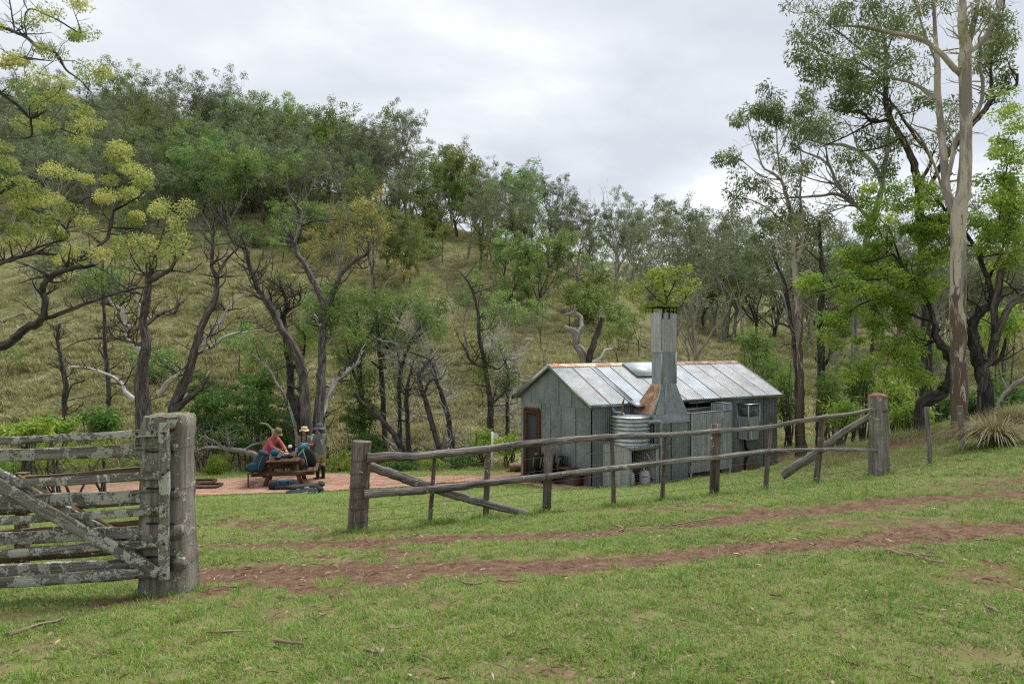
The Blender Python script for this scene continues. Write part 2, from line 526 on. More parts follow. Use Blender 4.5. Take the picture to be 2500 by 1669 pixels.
# ------------------------------------------------------------------ ground sheet
def ground_mat():
    m, n, l, b = new_mat('ground')
    geo = n.new('ShaderNodeNewGeometry'); pos = geo.outputs['Position']
    f1 = noise(n, l, pos, 0.9, 6, 0.6); f2 = noise(n, l, pos, 9, 6, 0.65); f3 = noise(n, l, pos, 70, 5, 0.7)
    # lawn: thatch and green
    thatch = mixc(n, l, f3, (0.11, 0.072, 0.045), (0.29, 0.215, 0.14))
    green = mixc(n, l, f2, (0.085, 0.15, 0.026), (0.175, 0.245, 0.05))
    lawn = mixc(n, l, ramp(n, l, math_(n, l, 'ADD', math_(n, l, 'MULTIPLY', f2, .55), math_(n, l, 'MULTIPLY', f3, .45)), [(0.40, 1), (0.60, 0)]), thatch, green)
    soil = ramp(n, l, math_(n, l, 'ADD', math_(n, l, 'MULTIPLY', f3, .6), math_(n, l, 'MULTIPLY', f2, .4)), [(0.38, (0.052, 0.030, 0.019)), (0.5, (0.128, 0.076, 0.048)), (0.64, (0.25, 0.175, 0.118))])
    dm = attr(n, 'dirt').outputs['Fac']
    e = math_(n, l, 'ADD', dm, math_(n, l, 'MULTIPLY', math_(n, l, 'SUBTRACT', f3, .5), .9))
    near = mixc(n, l, ramp(n, l, e, [(0.22, 0), (0.72, 1)]), lawn, soil)
    # hillside: dry native grass, straw and olive, earth between tussocks
    h1 = noise(n, l, pos, 0.11, 5, 0.6); h2 = noise(n, l, pos, 1.7, 6, 0.68, 0.5)
    straw = mixc(n, l, h2, (0.122, 0.117, 0.056), (0.335, 0.32, 0.16))
    olive = mixc(n, l, h2, (0.115, 0.128, 0.048), (0.305, 0.315, 0.132))
    hill = mixc(n, l, ramp(n, l, h1, [(0.42, 0), (0.6, 1)]), straw, olive)
    stony = noise(n, l, pos, 0.5, 5, 0.7)
    hill = mixc(n, l, ramp(n, l, stony, [(0.56, 0), (0.66, .75)]), hill, mixc(n, l, f2, (0.16, 0.12, 0.082), (0.30, 0.24, 0.175)))
    hm = attr(n, 'hill').outputs['Fac']
    c = mixc(n, l, hm, near, hill)
    l.new(c, b.inputs['Base Color'])
    b.inputs['Roughness'].default_value = 0.95; b.inputs['Specular IOR Level'].default_value = 0.1
    hh = math_(n, l, 'ADD', math_(n, l, 'MULTIPLY', f3, 0.4), f2)
    hh = math_(n, l, 'ADD', hh, math_(n, l, 'MULTIPLY', math_(n, l, 'MULTIPLY', h2, 9.0), hm))
    bump(n, l, b, hh, 0.7, 0.03)
    return m
M_GROUND = ground_mat()

az_in = np.arange(-48, 48.01, 0.22)
az = np.concatenate([np.arange(-180, -48, 3.0), az_in, np.arange(51, 180, 3.0)])
rr = np.concatenate([[0.05], np.geomspace(0.6, 3.0, 16)[:-1], np.geomspace(3.0, 700, 330)])
A_, R_ = np.meshgrid(np.radians(az), rr)
gx, gy = np.sin(A_) * R_, np.cos(A_) * R_
ghz = ground(gx, gy)
db = bare(gx.ravel(), gy.ravel()).reshape(gx.shape); db[R_ > 40] = 0
rutd = np.zeros_like(gx)
for pl, hw in RUTS:
    rutd = np.maximum(rutd, np.clip(1 - (seg_dist(gx, gy, pl) / (hw * 1.5)) ** 2, 0, 1))
ghz = ghz - 0.018 * rutd * (R_ < 30)
fine = np.where(R_ < 26, 1, 0)
ghz = ghz + fine * 0.012 * wob(gx * 1.3, gy * 1.3) * np.clip((26 - R_) / 4, 0, 1)
def ground_fine(x, y):
    x = np.asarray(x, float); y = np.asarray(y, float)
    rd = np.zeros_like(x)
    for pl, hw in RUTS:
        rd = np.maximum(rd, np.clip(1 - (seg_dist(x, y, pl) / (hw * 1.5)) ** 2, 0, 1))
    r = np.hypot(x, y)
    return ground(x, y) - .018 * rd * (r < 30) + np.where(r < 26, .012 * wob(x * 1.3, y * 1.3) * np.clip((26 - r) / 4, 0, 1), 0)
Dg = np.maximum(gy, R_ * 0.5)
hmask = np.clip((Dg - 25.4) / 1.0, 0, 1)
mb = MB()
na, nr_ = len(az), len(rr)
i = np.arange(nr_ - 1)[:, None] * na; j = np.arange(na)[None, :]; j2 = (j + 1) % na
q = np.stack([i + j, i + na + j, i + na + j2, i + j2], -1).reshape(-1, 4)
mb.add(np.stack([gx, gy, ghz], -1).reshape(-1, 3), q, dirt=db.ravel(), hill=hmask.ravel())
g = mb.build('ground', M_GROUND, smooth=True)
tag(g, kind='structure')

# ------------------------------------------------------------------ scattered growth on geometry-node points
def scatter(name, mats_objs, pts, rot, scl, idx, label, cat):
    """stuff: one object whose points carry instances of a handful of tufts"""
    coll = bpy.data.collections.new(name + '_kinds')
    for o in mats_objs: coll.objects.link(o)
    me = bpy.data.meshes.new(name)
    pts = np.asarray(pts, np.float32)
    me.vertices.add(len(pts)); me.vertices.foreach_set('co', pts.ravel())
    for k, a, t in (('rot', rot, 'FLOAT_VECTOR'), ('scl', scl, 'FLOAT_VECTOR')):
        at = me.attributes.new(k, t, 'POINT'); at.data.foreach_set('vector', np.asarray(a, np.float32).ravel())
    at = me.attributes.new('kind_i', 'INT', 'POINT'); at.data.foreach_set('value', np.asarray(idx, np.int32))
    o = bpy.data.objects.new(name, me); COL.objects.link(o)
    ng = bpy.data.node_groups.new(name + '_nodes', 'GeometryNodeTree')
    ng.interface.new_socket('Geometry', in_out='INPUT', socket_type='NodeSocketGeometry')
    ng.interface.new_socket('Geometry', in_out='OUTPUT', socket_type='NodeSocketGeometry')
    gi = ng.nodes.new('NodeGroupInput'); go = ng.nodes.new('NodeGroupOutput')
    m2p = ng.nodes.new('GeometryNodeMeshToPoints')
    inst = ng.nodes.new('GeometryNodeInstanceOnPoints')
    ci = ng.nodes.new('GeometryNodeCollectionInfo')
    ci.inputs['Collection'].default_value = coll
    ci.inputs['Separate Children'].default_value = True
    ci.inputs['Reset Children'].default_value = True
    def na_(nm, dt):
        x = ng.nodes.new('GeometryNodeInputNamedAttribute'); x.data_type = dt
        x.inputs['Name'].default_value = nm
        return x.outputs['Attribute']
    L = ng.links.new
    L(gi.outputs[0], m2p.inputs[0]); L(m2p.outputs[0], inst.inputs['Points'])
    L(ci.outputs[0], inst.inputs['Instance'])
    inst.inputs['Pick Instance'].default_value = True
    L(na_('kind_i', 'INT'), inst.inputs['Instance Index'])
    e2r = ng.nodes.new('FunctionNodeEulerToRotation')
    L(na_('rot', 'FLOAT_VECTOR'), e2r.inputs[0])
    L(e2r.outputs[0], inst.inputs['Rotation'])
    L(na_('scl', 'FLOAT_VECTOR'), inst.inputs['Scale'])
    L(inst.outputs[0], go.inputs[0])
    md = o.modifiers.new('scatter', 'NODES'); md.node_group = ng
    tag(o, label, cat, kind='stuff')
    return o

def grass_mat(name, cols, dry, pat=0.9, trans=0.3):
    """blade colour drifts over the lawn in patches (position) and from blade to blade (rnd)"""
    m, n, l, b = new_mat(name)
    r = attr(n, 'rnd').outputs['Fac']
    geo = n.new('ShaderNodeNewGeometry')
    p1 = noise(n, l, geo.outputs['Position'], pat, 4, 0.6); p2 = noise(n, l, geo.outputs['Position'], 6, 3, 0.6)
    base = mixc(n, l, ramp(n, l, p1, [(0.38, 0), (0.62, 1)]), cols[0], cols[1])
    base = mixc(n, l, ramp(n, l, p2, [(0.40, 0), (0.66, .8)]), base, cols[2])
    c = mixc(n, l, ramp(n, l, r, [(0.64, 0), (0.82, 1)]), base, dry)
    l.new(c, b.inputs['Base Color'])
    b.inputs['Roughness'].default_value = 0.6; b.inputs['Specular IOR Level'].default_value = 0.2
    tr = n.new('ShaderNodeBsdfTranslucent'); l.new(c, tr.inputs['Color'])
    mx = n.new('ShaderNodeMixShader'); mx.inputs[0].default_value = trans
    l.new(b.outputs[0], mx.inputs[1]); l.new(tr.outputs[0], mx.inputs[2])
    l.new(mx.outputs[0], n['Material Output'].inputs['Surface'])
    return m

def tuft(name, rng, n, spread, h0, h1, w, lean, mat, curl=0.5, rad=None):
    """one tuft: n curved two-segment blades"""
    mb = MB()
    a = rng.uniform(0, 2 * np.pi, n); r = spread * np.sqrt(rng.uniform(0, 1, n))
    bx, by = r * np.cos(a), r * np.sin(a)
    h = rng.uniform(h0, h1, n); la = a + rng.normal(0, .9, n); ln = np.abs(rng.normal(lean, lean * .5, n))
    dx, dy = np.cos(la), np.sin(la)
    ww = w * rng.uniform(.6, 1.2, n)
    sx, sy = -dy * ww / 2, dx * ww / 2
    z0 = np.zeros(n) - .01
    mx_ = bx + dx * h * ln * .45; my_ = by + dy * h * ln * .45; mz = h * (0.62 - .1 * ln)
    tx = bx + dx * h * ln * (1 + curl * .3); ty = by + dy * h * ln * (1 + curl * .3); tz = h * np.clip(1 - curl * ln * .55, .15, 1)
    V = np.stack([np.stack([bx - sx, by - sy, z0], -1), np.stack([bx + sx, by + sy, z0], -1),
                  np.stack([mx_ + sx * .8, my_ + sy * .8, mz], -1), np.stack([mx_ - sx * .8, my_ - sy * .8, mz], -1),
                  np.stack([tx, ty, tz], -1)], 1)
    k = np.arange(n)[:, None] * 5
    rd = np.repeat(rng.uniform(0, 1, n), 5)
    mb.add(V.reshape(-1, 3), k + np.array([[0, 1, 2, 3]]), rnd=rd)
    s0 = mb.nv - 5 * n
    mb.idx.append((k + np.array([[3, 2, 4]])).ravel().astype(np.int32) + s0); mb.sz.append(np.full(n, 3, np.int32))
    o = bpy.data.objects.new(name, mb.mesh(name, mat))
    return o

rg = RS(11)
M_LAWN = grass_mat('lawn_blades', ((0.155, 0.295, 0.042), (0.245, 0.365, 0.060), (0.115, 0.25, 0.038)), (0.40, 0.32, 0.18))
lawn_kinds = [tuft('lawn_tuft', rg, 22, .06, .014, .036, .0042, 1.1, M_LAWN) for _ in range(4)] + \
             [tuft('lawn_tuft_long', rg, 22, .05, .04, .085, .0045, .7, M_LAWN) for _ in range(2)]
def scatter_pts(rng, dens, d0, d1, span=0.86):
    area = span * (d1 ** 2 - d0 ** 2)
    n = int(area * dens)
    d = np.sqrt(rng.uniform(d0 ** 2, d1 ** 2, n)); x = rng.uniform(-span, span, n) * d
    return x, d
xs, ys, ks, sc = [], [], [], []
def in_paved(x, y):     # filled in later by the paths and the hut
    return np.zeros(x.shape, bool)
HUT_POLY = []
def pts_in_poly(x, y, poly):
    ins = np.zeros(x.shape, bool); n = len(poly)
    for a in range(n):
        x0, y0 = poly[a][0], poly[a][1]; x1, y1 = poly[(a + 1) % n][0], poly[(a + 1) % n][1]
        c = ((y0 > y) != (y1 > y)) & (x < (x1 - x0) * (y - y0) / (y1 - y0 + 1e-12) + x0)
        ins ^= c
    return ins
# ------------------------------------------------------------------ the corrugated-iron hut
def galv(name, base=(0.33, 0.36, 0.385), metal=0.55, rough=0.42, streak=0.5, rust=0.0, dirt=False, spots=0.0, white=0.0, along=None):
    m, n, l, b = new_mat(name)
    geo = n.new('ShaderNodeNewGeometry'); pos = geo.outputs['Position']
    oi = n.new('ShaderNodeObjectInfo')
    off = n.new('ShaderNodeVectorMath'); off.operation = 'ADD'
    cmb = n.new('ShaderNodeCombineXYZ')
    r7 = math_(n, l, 'MULTIPLY', oi.outputs['Random'], 37.0)
    for k in range(3): l.new(r7, cmb.inputs[k])
    l.new(pos, off.inputs[0]); l.new(cmb.outputs[0], off.inputs[1]); v = off.outputs[0]
    sp = noise(n, l, v, 26, 4, 0.7)                      # spangle and oxide
    st = noise(n, l, v, 13, 5, 0.6, 0.2, (1, 1, 0.07))   # run marks down the sheet
    bl = noise(n, l, v, 1.6, 5, 0.6)
    f = math_(n, l, 'ADD', math_(n, l, 'MULTIPLY', sp, .34), math_(n, l, 'ADD', math_(n, l, 'MULTIPLY', st, streak * .6), math_(n, l, 'MULTIPLY', bl, .66 - streak * .6)))
    lo = tuple(x * 0.62 for x in base); hi = tuple(min(1, x * 1.42) for x in base)
    c = ramp(n, l, f, [(0.36, lo), (0.5, base), (0.64, hi)])
    tint = math_(n, l, 'ADD', 0.93, math_(n, l, 'MULTIPLY', oi.outputs['Random'], 0.13))
    hv = n.new('ShaderNodeHueSaturation'); l.new(c, hv.inputs['Color']); l.new(tint, hv.inputs['Value']); c = hv.outputs[0]
    if white > 0:
        ww = noise(n, l, v, 9, 6, 0.7, 0.3, (1, 1, .1))
        c = mixc(n, l, ramp(n, l, ww, [(0.58 - white * .12, 0), (0.66 - white * .12, .85)]), c, (0.62, 0.66, 0.68))
    metal_in = None
    if rust > 0 or spots > 0:
        rn = noise(n, l, v, 2.3 if spots == 0 else 3.6, 7, 0.72, 0.4)
        rn2 = noise(n, l, v, 30, 4, 0.7)
        if spots > 0:
            rn = math_(n, l, 'ADD', math_(n, l, 'MULTIPLY', rn, .5), math_(n, l, 'MULTIPLY', rn2, .5))
        k = max(rust, spots)
        rf = ramp(n, l, rn, [(0.62 - k * .2, 0), (0.72 - k * .2, 1)])
        rc = ramp(n, l, rn2, [(0.35, (0.17, 0.062, 0.028)), (0.5, (0.36, 0.155, 0.062)), (0.68, (0.52, 0.30, 0.16))]) if 'streak' in name else ramp(n, l, rn2, [(0.35, (0.10, 0.045, 0.028)), (0.5, (0.20, 0.098, 0.056)), (0.68, (0.33, 0.215, 0.14))])
        if spots > 0: rc = mixc(n, l, .45, rc, (.46, .38, .31))
        c = mixc(n, l, rf, c, rc)
        metal_in = math_(n, l, 'MULTIPLY', math_(n, l, 'SUBTRACT', 1.0, rf), metal)
    if dirt:
        sx = n.new('ShaderNodeSeparateXYZ'); l.new(pos, sx.inputs[0])
        d = math_(n, l, 'ADD', sx.outputs['Z'], math_(n, l, 'MULTIPLY', bl, 0.5))
        k = ramp(n, l, math_(n, l, 'MULTIPLY', math_(n, l, 'ADD', d, 2.55), 1.0), [(0.30, .8), (0.62, 0)])
        c = mixc(n, l, k, c, (0.25, 0.165, 0.105))
        metal_in = math_(n, l, 'MULTIPLY', math_(n, l, 'SUBTRACT', 1.0, k), metal)
    l.new(c, b.inputs['Base Color'])
    if metal_in is None: b.inputs['Metallic'].default_value = metal
    else: l.new(metal_in, b.inputs['Metallic'])
    l.new(math_(n, l, 'ADD', rough - .12, math_(n, l, 'MULTIPLY', sp, .3)), b.inputs['Roughness'])
    bump(n, l, b, f, 0.25, 0.004)
    return m

M_WALL = galv('galvanised_wall', (0.245, 0.278, 0.308), 0.65, 0.42, 0.3)
M_WALLD = galv('galvanised_wall_stained', (0.245, 0.275, 0.302), 0.6, 0.45, 0.3, dirt=True)
M_ROOF = galv('galvanised_roof', (0.275, 0.30, 0.325), 0.4, 0.52, 0.3, spots=0.55)
M_ROOFN = galv('galvanised_roof_newer', (0.28, 0.31, 0.345), 0.45, 0.5, 0.3, spots=.2)
M_FLUE = galv('galvanised_flue', (0.31, 0.345, 0.375), 0.55, 0.48, 0.5, rust=0.16)
M_RUST = galv('rusted_iron', (0.38, 0.26, 0.2), 0.3, 0.7, 0.6, rust=0.95)
M_RUSTY = galv('rust_streaked_iron', (0.50, 0.40, 0.30), 0.2, 0.65, 0.9, rust=0.80)
M_SCREEN = galv('galvanised_screen', (0.36, 0.40, 0.43), 0.5, 0.45, 0.9, white=.35)
M_TANK = galv('galvanised_tank', (0.40, 0.435, 0.44), 0.75, 0.33, 0.15)
M_STAND = galv('galvanised_stand', (0.44, 0.46, 0.46), 0.45, 0.5, 0.9)
M_DARK = plain('soot_and_shade_black', (0.015, 0.015, 0.016), .8, var=.4)  # dark parts, plus the painted-shade board added inside the tank stand
M_BLACKP = plain('black_plastic', (0.012, 0.012, 0.013), .45, var=.2)
M_BROWN = wood('oiled_timber', (0.032, 0.016, 0.009), (0.075, 0.038, 0.02), (0.125, 0.068, 0.038), 50, .05, .25)
M_MESH = plain('fly_screen', (0.035, 0.036, 0.038), .6, var=.3, vs=30)
M_PIPE = plain('grey_pipe', (0.27, 0.315, 0.315), .4, var=.18, vs=6)
M_SOLAR = plain('solar_glass', (0.40, 0.43, 0.46), .42, spec=.4, var=.1)

E0 = P(1437, 988, 19.6); E2 = P(1909, 960.8, 23.8)
HL = (E2 - E0)[:2]; HL /= np.linalg.norm(HL)
HN = np.array([HL[1], -HL[0]])
C0 = E0[:2] + 0.20 * HL - 0.12 * HN
L3 = np.array([HL[0], HL[1], 0]); N3 = np.array([HN[0], HN[1], 0]); Z3 = np.array([0, 0, 1.0])
def W(s, p, z): return np.array([C0[0] + s * HL[0] + p * HN[0], C0[1] + s * HL[1] + p * HN[1], z])
ZE, ZR, WL, WD, RO = -0.08, 0.963, 7.80, 3.70, 0.12
hut = empty('iron_hut', W(WL / 2, -WD / 2, -2.5), label='old corrugated iron hut with grey walls and a pale rust-speckled roof', cat='hut')

def corr(mb, o, ex, ey, en, w, y0, y1, pitch=.076, amp=.016, seg=6, ny=1):
    n = max(4, int(round(w / pitch * seg))) + 1
    x = np.linspace(0, w, n)
    h = amp * np.cos(2 * np.pi * x / pitch)
    a = np.full(n, y0) if np.isscalar(y0) else y0(x)
    b = np.full(n, y1) if np.isscalar(y1) else y1(x)
    rows = []
    for k in range(ny + 1):
        t = k / ny
        y = a * (1 - t) + b * t
        rows.append(np.asarray(o) + x[:, None] * ex + y[:, None] * ey + h[:, None] * en)
    V = np.concatenate(rows)
    f = []
    i0 = np.arange(n - 1)
    for k in range(ny):
        f.append(np.stack([k * n + i0, k * n + i0 + 1, (k + 1) * n + i0 + 1, (k + 1) * n + i0], -1))
    mb.add(V, np.concatenate(f))
    return mb
def sheet(name, o, ex, ey, en, w, y0, y1, mat, parent, **k):
    return corr(MB(), o, ex, ey, en, w, y0, y1, **k).build(name, mat, parent, smooth=True)

ZB = -3.0
# gable wall facing the path (s = 0): upper tier laps over the lower one
def gable_top(p_from):      # height of the roof underside above a distance across the gable
    return lambda x: ZE - .03 + (ZR - ZE) * (1 - np.abs((x + p_from) - WD / 2) / (WD / 2 + RO))
tier = -0.30
gw = [0, .95, 1.60, 2.36, 3.10, WD]
for a, b in zip(gw[:-1], gw[1:]):
    sheet('gable_sheet', W(0.012, -a, 0), -N3, Z3, -L3, b - a + .02, tier - (.27 if a > 3 else 0.0), gable_top(a), M_WALL, hut)
low = [0, .72, 1.45, 2.0, 2.50]
for k, (a, b) in enumerate(zip(low[:-1], low[1:])):
    sheet('gable_sheet', W(-0.012 - .003 * (k % 2), -a, 0), -N3, Z3, -L3, b - a + .025, ZB, tier + .06, M_WALL if k else M_WALLD, hut)
sheet('gable_sheet', W(-.01, -3.44, 0), -N3, Z3, -L3, WD - 3.44, ZB, tier - .22, M_WALL, hut)
sheet('gable_sheet', W(-.01, -2.50, 0), -N3, Z3, -L3, .95, tier - .16, tier + .06, M_WALL, hut)
# door: oiled frame, fly screen, mid rail
dr = MB()
d0, d1, dt, dbm = 2.56, 3.40, -0.46, -2.68
for p in (d0, d1): beam(dr, W(-.03, -p, dbm), W(-.03, -p, dt), .10, .09, up=N3)
beam(dr, W(-.03, -d0 - .045, dt), W(-.03, -d1 + .045, dt), .10, .10)
door = dr.build('door', M_BROWN, hut)
lf = MB()
for p in (d0 + .09, d1 - .09): beam(lf, W(-.055, -p, dbm + .03), W(-.055, -p, dt - .055), .04, .085, up=N3)
for z in (dt - .10, dbm + .12, -1.62): beam(lf, W(-.056, -d0 - .135, z), W(-.056, -d1 + .135, z), .042, .09 if z < dt - .2 else .08)
lf.build('door_leaf', M_BROWN, door)
sc_ = MB(); box(sc_, W(-.045, -(d0 + d1) / 2, (dt + dbm) / 2), .012, d1 - d0 - .22, dt - dbm - .16, L3, N3, Z3); sc_.build('fly_screen', M_MESH, door)
# front long wall (p = 0), left of the fireplace, between, and right bay
for k, s in enumerate(np.arange(0, 2.8, .7)):
    sheet('wall_sheet', W(s, .0 + .004 * (k % 2), 0), L3, Z3, N3, .72, ZB, ZE - .03, M_WALL if k else M_WALLD, hut)
for k, s in enumerate(np.arange(2.8, 4.9, .7)):
    sheet('wall_sheet', W(s, -.03 + .004 * (k % 2), 0), L3, Z3, N3, .72, ZB, -.36, M_WALL, hut)
for k, s in enumerate(np.linspace(5.0, WL, 5)[:-1]):
    sheet('wall_sheet', W(s, .004 * (k % 2), 0), L3, Z3, N3, .72, ZB, ZE - .03, M_WALLD, hut)
for k, s in enumerate(np.arange(0, WL - .1, .78)):
    sheet('wall_sheet', W(s, -WD - .004 * (k % 2), 0), L3, Z3, -N3, .79, ZB, ZE - .03, M_WALL, hut)
for k, a in enumerate(np.arange(0, WD - .1, .74)):
    sheet('gable_sheet', W(WL, -a, 0), -N3, Z3, L3, .745, ZB, gable_top(a), M_WALL, hut)
mbk = MB(); box(mbk, W(WL / 2, -WD / 2, -2.64), WL - .1, WD - .1, .06, L3, N3, Z3); mbk.build('floor', M_DARK, hut)
mbk = MB(); beam(mbk, W(0.04, -.05, -.13), W(WL - .04, -.05, -.13), .06, .09); mbk.build('wall_plate', M_DARK, hut)
for s, p in ((.12, -.12), (WL - .12, -.12), (.12, -WD + .12), (WL - .12, -WD + .12), (4.96, -.12)):
    mbk = MB(); box(mbk, W(s, p, -1.55), .09, .09, 2.9, L3, N3, Z3); mbk.build('corner_post', M_BROWN, hut)
# roof sheets, each laid from ridge to eave
slope_len = math.hypot(WD / 2 + RO, ZR - ZE)
dF = unit(N3 * (WD / 2 + RO) - Z3 * (ZR - ZE)); nF = unit(np.cross(L3, dF)); nF = nF if nF[2] > 0 else -nF
dB = unit(-N3 * (WD / 2 + RO) - Z3 * (ZR - ZE)); nB = unit(np.cross(L3, dB)); nB = nB if nB[2] > 0 else -nB
rs_ = -0.20; NRS = 11; rw = (8.09) / NRS
for k in range(NRS):
    sheet('roof_sheet', W(rs_ + k * rw, -WD / 2, ZR) + nF * (.012 + .005 * (k % 2)), L3, dF, nF, rw + .03, 0, slope_len + .05, M_ROOFN if k in (2, 6) else M_ROOF, hut, amp=.0105)
    sheet('roof_sheet', W(rs_ + k * rw, -WD / 2, ZR) + nB * (.012 + .005 * (k % 2)), L3, dB, nB, rw + .03, 0, slope_len + .05, M_ROOF, hut, amp=.0105)
# three darker ribbed strips let into the second sheet (a clear rib panel)
for k in range(3):
    mbk = MB(); o = W(rs_ + 1.95 * rw + .10 * k, -WD / 2, ZR)
    beam(mbk, o + dF * .18 + nF * .03, o + dF * (slope_len - .02) + nF * .03, .038, .012, up=nF); mbk.build('roof_rib', M_FLUE, hut)
for a, b, mm in ((-.22, 3.3, M_RUSTY), (3.3, 5.4, M_RUST), (5.4, 7.91, M_RUST)):
    rc = MB()
    for d, nn in ((dF, nF), (dB, nB)):
        o = W(a, -WD / 2, ZR) + nn * .034
        V = [o, o + L3 * (b - a), o + L3 * (b - a) + d * .19, o + d * .19]
        rc.add(V, [[0, 1, 2, 3]])
    rc.build('ridge_cap', mm, hut)
# barge flashings, gutters
for s in (-.215, 7.905):
    for d, nn in ((dF, nF), (dB, nB)):
        bf = MB(); o = W(s, -WD / 2, ZR)
        beam(bf, o + d * .0 - nn * .025, o + d * (slope_len + .04) - nn * .025, .012, .11, up=nn); bf.build('barge_flashing', M_TANK, hut)
def gutter(s0, s1, p, nm):
    gm = MB()
    prof = np.array([(-.05, .035), (-.05, -.045), (.0, -.055), (.045, -.04), (.06, .03)])
    a = [W(s0, p, ZE - .035) + q[0] * N3 * (1 if p > -1 else -1) + q[1] * Z3 for q in prof]
    b = [W(s1, p, ZE - .035) + q[0] * N3 * (1 if p > -1 else -1) + q[1] * Z3 for q in prof]
    k = len(prof)
    gm.add(np.array(a + b), [[i, i + 1, k + i + 1, k + i] for i in range(k - 1)])
    gm.build(nm, M_TANK, hut)
gutter(-.2, 1.52, RO + .07, 'gutter'); gutter(2.62, 7.9, RO + .07, 'gutter'); gutter(-.2, 7.9, -WD - RO - .07, 'gutter')
mbk = MB(); box(mbk, W(-.21, -WD - RO - .06, ZE - .04), .03, .12, .12, L3, N3, Z3); mbk.build('gutter_end', M_DARK, hut)
# skylight / solar panel by the chimney
sp_ = MB(); o = W(3.45, -WD / 2, ZR) + dF * .5 + nF * .07
box(sp_, o - L3 * .3, 1.15, .8, .035, L3, dF, nF); so = sp_.build('solar_panel', M_SOLAR, hut)
sp_ = MB()
for dd in (-.4, .4): beam(sp_, o - L3 * .88 + dF * dd - nF * .01, o + L3 * .28 + dF * dd - nF * .01, .03, .06, up=nF)
beam(sp_, o - L3 * .88 + dF * .4 - nF * .01, o - L3 * .88 - dF * .4 - nF * .01, .03, .06, up=nF); sp_.build('panel_frame', M_PIPE, so)

# fireplace, hood and flue
FA, FB, FP = 1.40, 2.70, .98
for k, s in enumerate((FA, FA + .65)):
    sheet('fireplace_sheet', W(s, FP + .003 * k, 0), L3, Z3, N3, .66, ZB, -.55, M_WALL, hut)
sheet('fireplace_sheet', W(FA, FP, 0), -N3, Z3, -L3, FP, ZB, -.55, M_WALL, hut)
sheet('fireplace_sheet', W(FB, FP, 0), -N3, Z3, L3, FP, ZB, -.55, M_WALL, hut)
def ring4(sa, sb, pa, pb, z): return [W(sa, pb, z), W(sb, pb, z), W(sb, pa, z), W(sa, pa, z)]   # front-left, front-right, back-right, back-left
R0 = ring4(FA - .05, FB + .05, .02, FP + .05, -.62); R1 = ring4(FA - .05, FB + .05, .04, FP + .05, -.40)
SA, SB, SPA, SPB = 1.785, 2.325, .48, .88
R1 = ring4(FA + .02, FB - .02, .06, FP, -.36); R2 = ring4(SA, SB, SPA, SPB, .47)
R3 = ring4(SA, SB, SPA, SPB, 1.42); R4 = ring4(SA - .02, SB + .02, SPA - .02, SPB + .02, 1.36); R5 = ring4(SA - .02, SB + .02, SPA - .02, SPB + .02, 2.47)
def faces4(mbx, A, B, which):
    for k in which:
        a, b, c, d = A[k], A[(k + 1) % 4], B[(k + 1) % 4], B[k]
        nu, nv2 = 4, 6; V = []
        for jv in range(nv2 + 1):
            for iu in range(nu + 1):
                t, w_ = iu / nu, jv / nv2
                V.append((a * (1 - t) + b * t) * (1 - w_) + (d * (1 - t) + c * t) * w_)
        V = np.array(V); rr_ = RS(int(abs(a[2] * 1000)) % 9999 + k)
        inner = np.array([0 < iu < nu and 0 < jv < nv2 for jv in range(nv2 + 1) for iu in range(nu + 1)])
        nn = unit(np.cross(b - a, d - a)); V[inner] += nn * rr_.uniform(-.012, .012, inner.sum())[:, None]
        f = [[jv * (nu + 1) + iu, jv * (nu + 1) + iu + 1, (jv + 1) * (nu + 1) + iu + 1, (jv + 1) * (nu + 1) + iu] for jv in range(nv2) for iu in range(nu)]
        mbx.add(V, f)
m1 = MB(); faces4(m1, R0, R1, (0, 1, 2, 3)); lip = m1.build('hood_skirt', M_FLUE, hut)
m1 = MB(); faces4(m1, R1, R2, (0, 1, 2)); hood = m1.build('chimney_hood', M_FLUE, hut)
m1 = MB(); faces4(m1, R1, R2, (3,)); obj_ = m1.build('hood_side', M_RUSTY, hut); obj_['label'] = 'rust-streaked left side of the chimney hood'
m1 = MB(); beam(m1, R1[0] + (R1[1] - R1[0]) * .32 + N3 * .006, R2[0] + (R2[1] - R2[0]) * .30 + N3 * .006, .03, .012, up=N3); m1.build('hood_seam', M_STAND, hood)
m1 = MB(); beam(m1, R1[0] - L3 * .0 + N3 * .004, R2[0] + N3 * .004, .05, .014, up=N3); m1.build('hood_seam', M_TANK, hood)
m1 = MB(); faces4(m1, R2, R3, (0, 1, 2, 3)); flue = m1.build('flue_section', M_FLUE, hut)
for k in (0, 1): 
    m1 = MB(); beam(m1, R2[k] + N3 * .008, R3[k] + N3 * .008, .05, .012, up=N3); m1.build('flue_seam', M_STAND, flue)
# upper section of corrugated sheets
up_ = MB(); corr(up_, R4[0], L3, Z3, N3, .58, 0, 1.11, amp=.006); corr(up_, R4[1], -N3, Z3, L3, .44, 0, 1.11, amp=.006)
corr(up_, R4[3], L3, Z3, -N3, .58, 0, 1.11, amp=.006); corr(up_, R4[0], -N3, Z3, -L3, .44, 0, 1.11, amp=.006)
up_.build('flue_section', M_STAND, hut, smooth=True)
cap = corr(MB(), W(SA - .1, SPB + .14, 2.63), L3, -N3, Z3, .76, 0, .66, amp=.014).build('chimney_cap', M_DARK, hut, smooth=True)
for s in (SA + .02, SA + .26, SB - .12, SB - .01):
    lg = MB(); beam(lg, W(s, SPB + .03, 2.30 if s < SA + .3 else 2.45), W(s, SPB + .03, 2.63), .018, .03, up=N3); lg.build('cap_strut', M_DARK, cap)
lg = MB(); beam(lg, W(SA, SPB + .03, 2.50), W(SB, SPB + .03, 2.50), .018, .018); lg.build('cap_strut', M_DARK, cap)
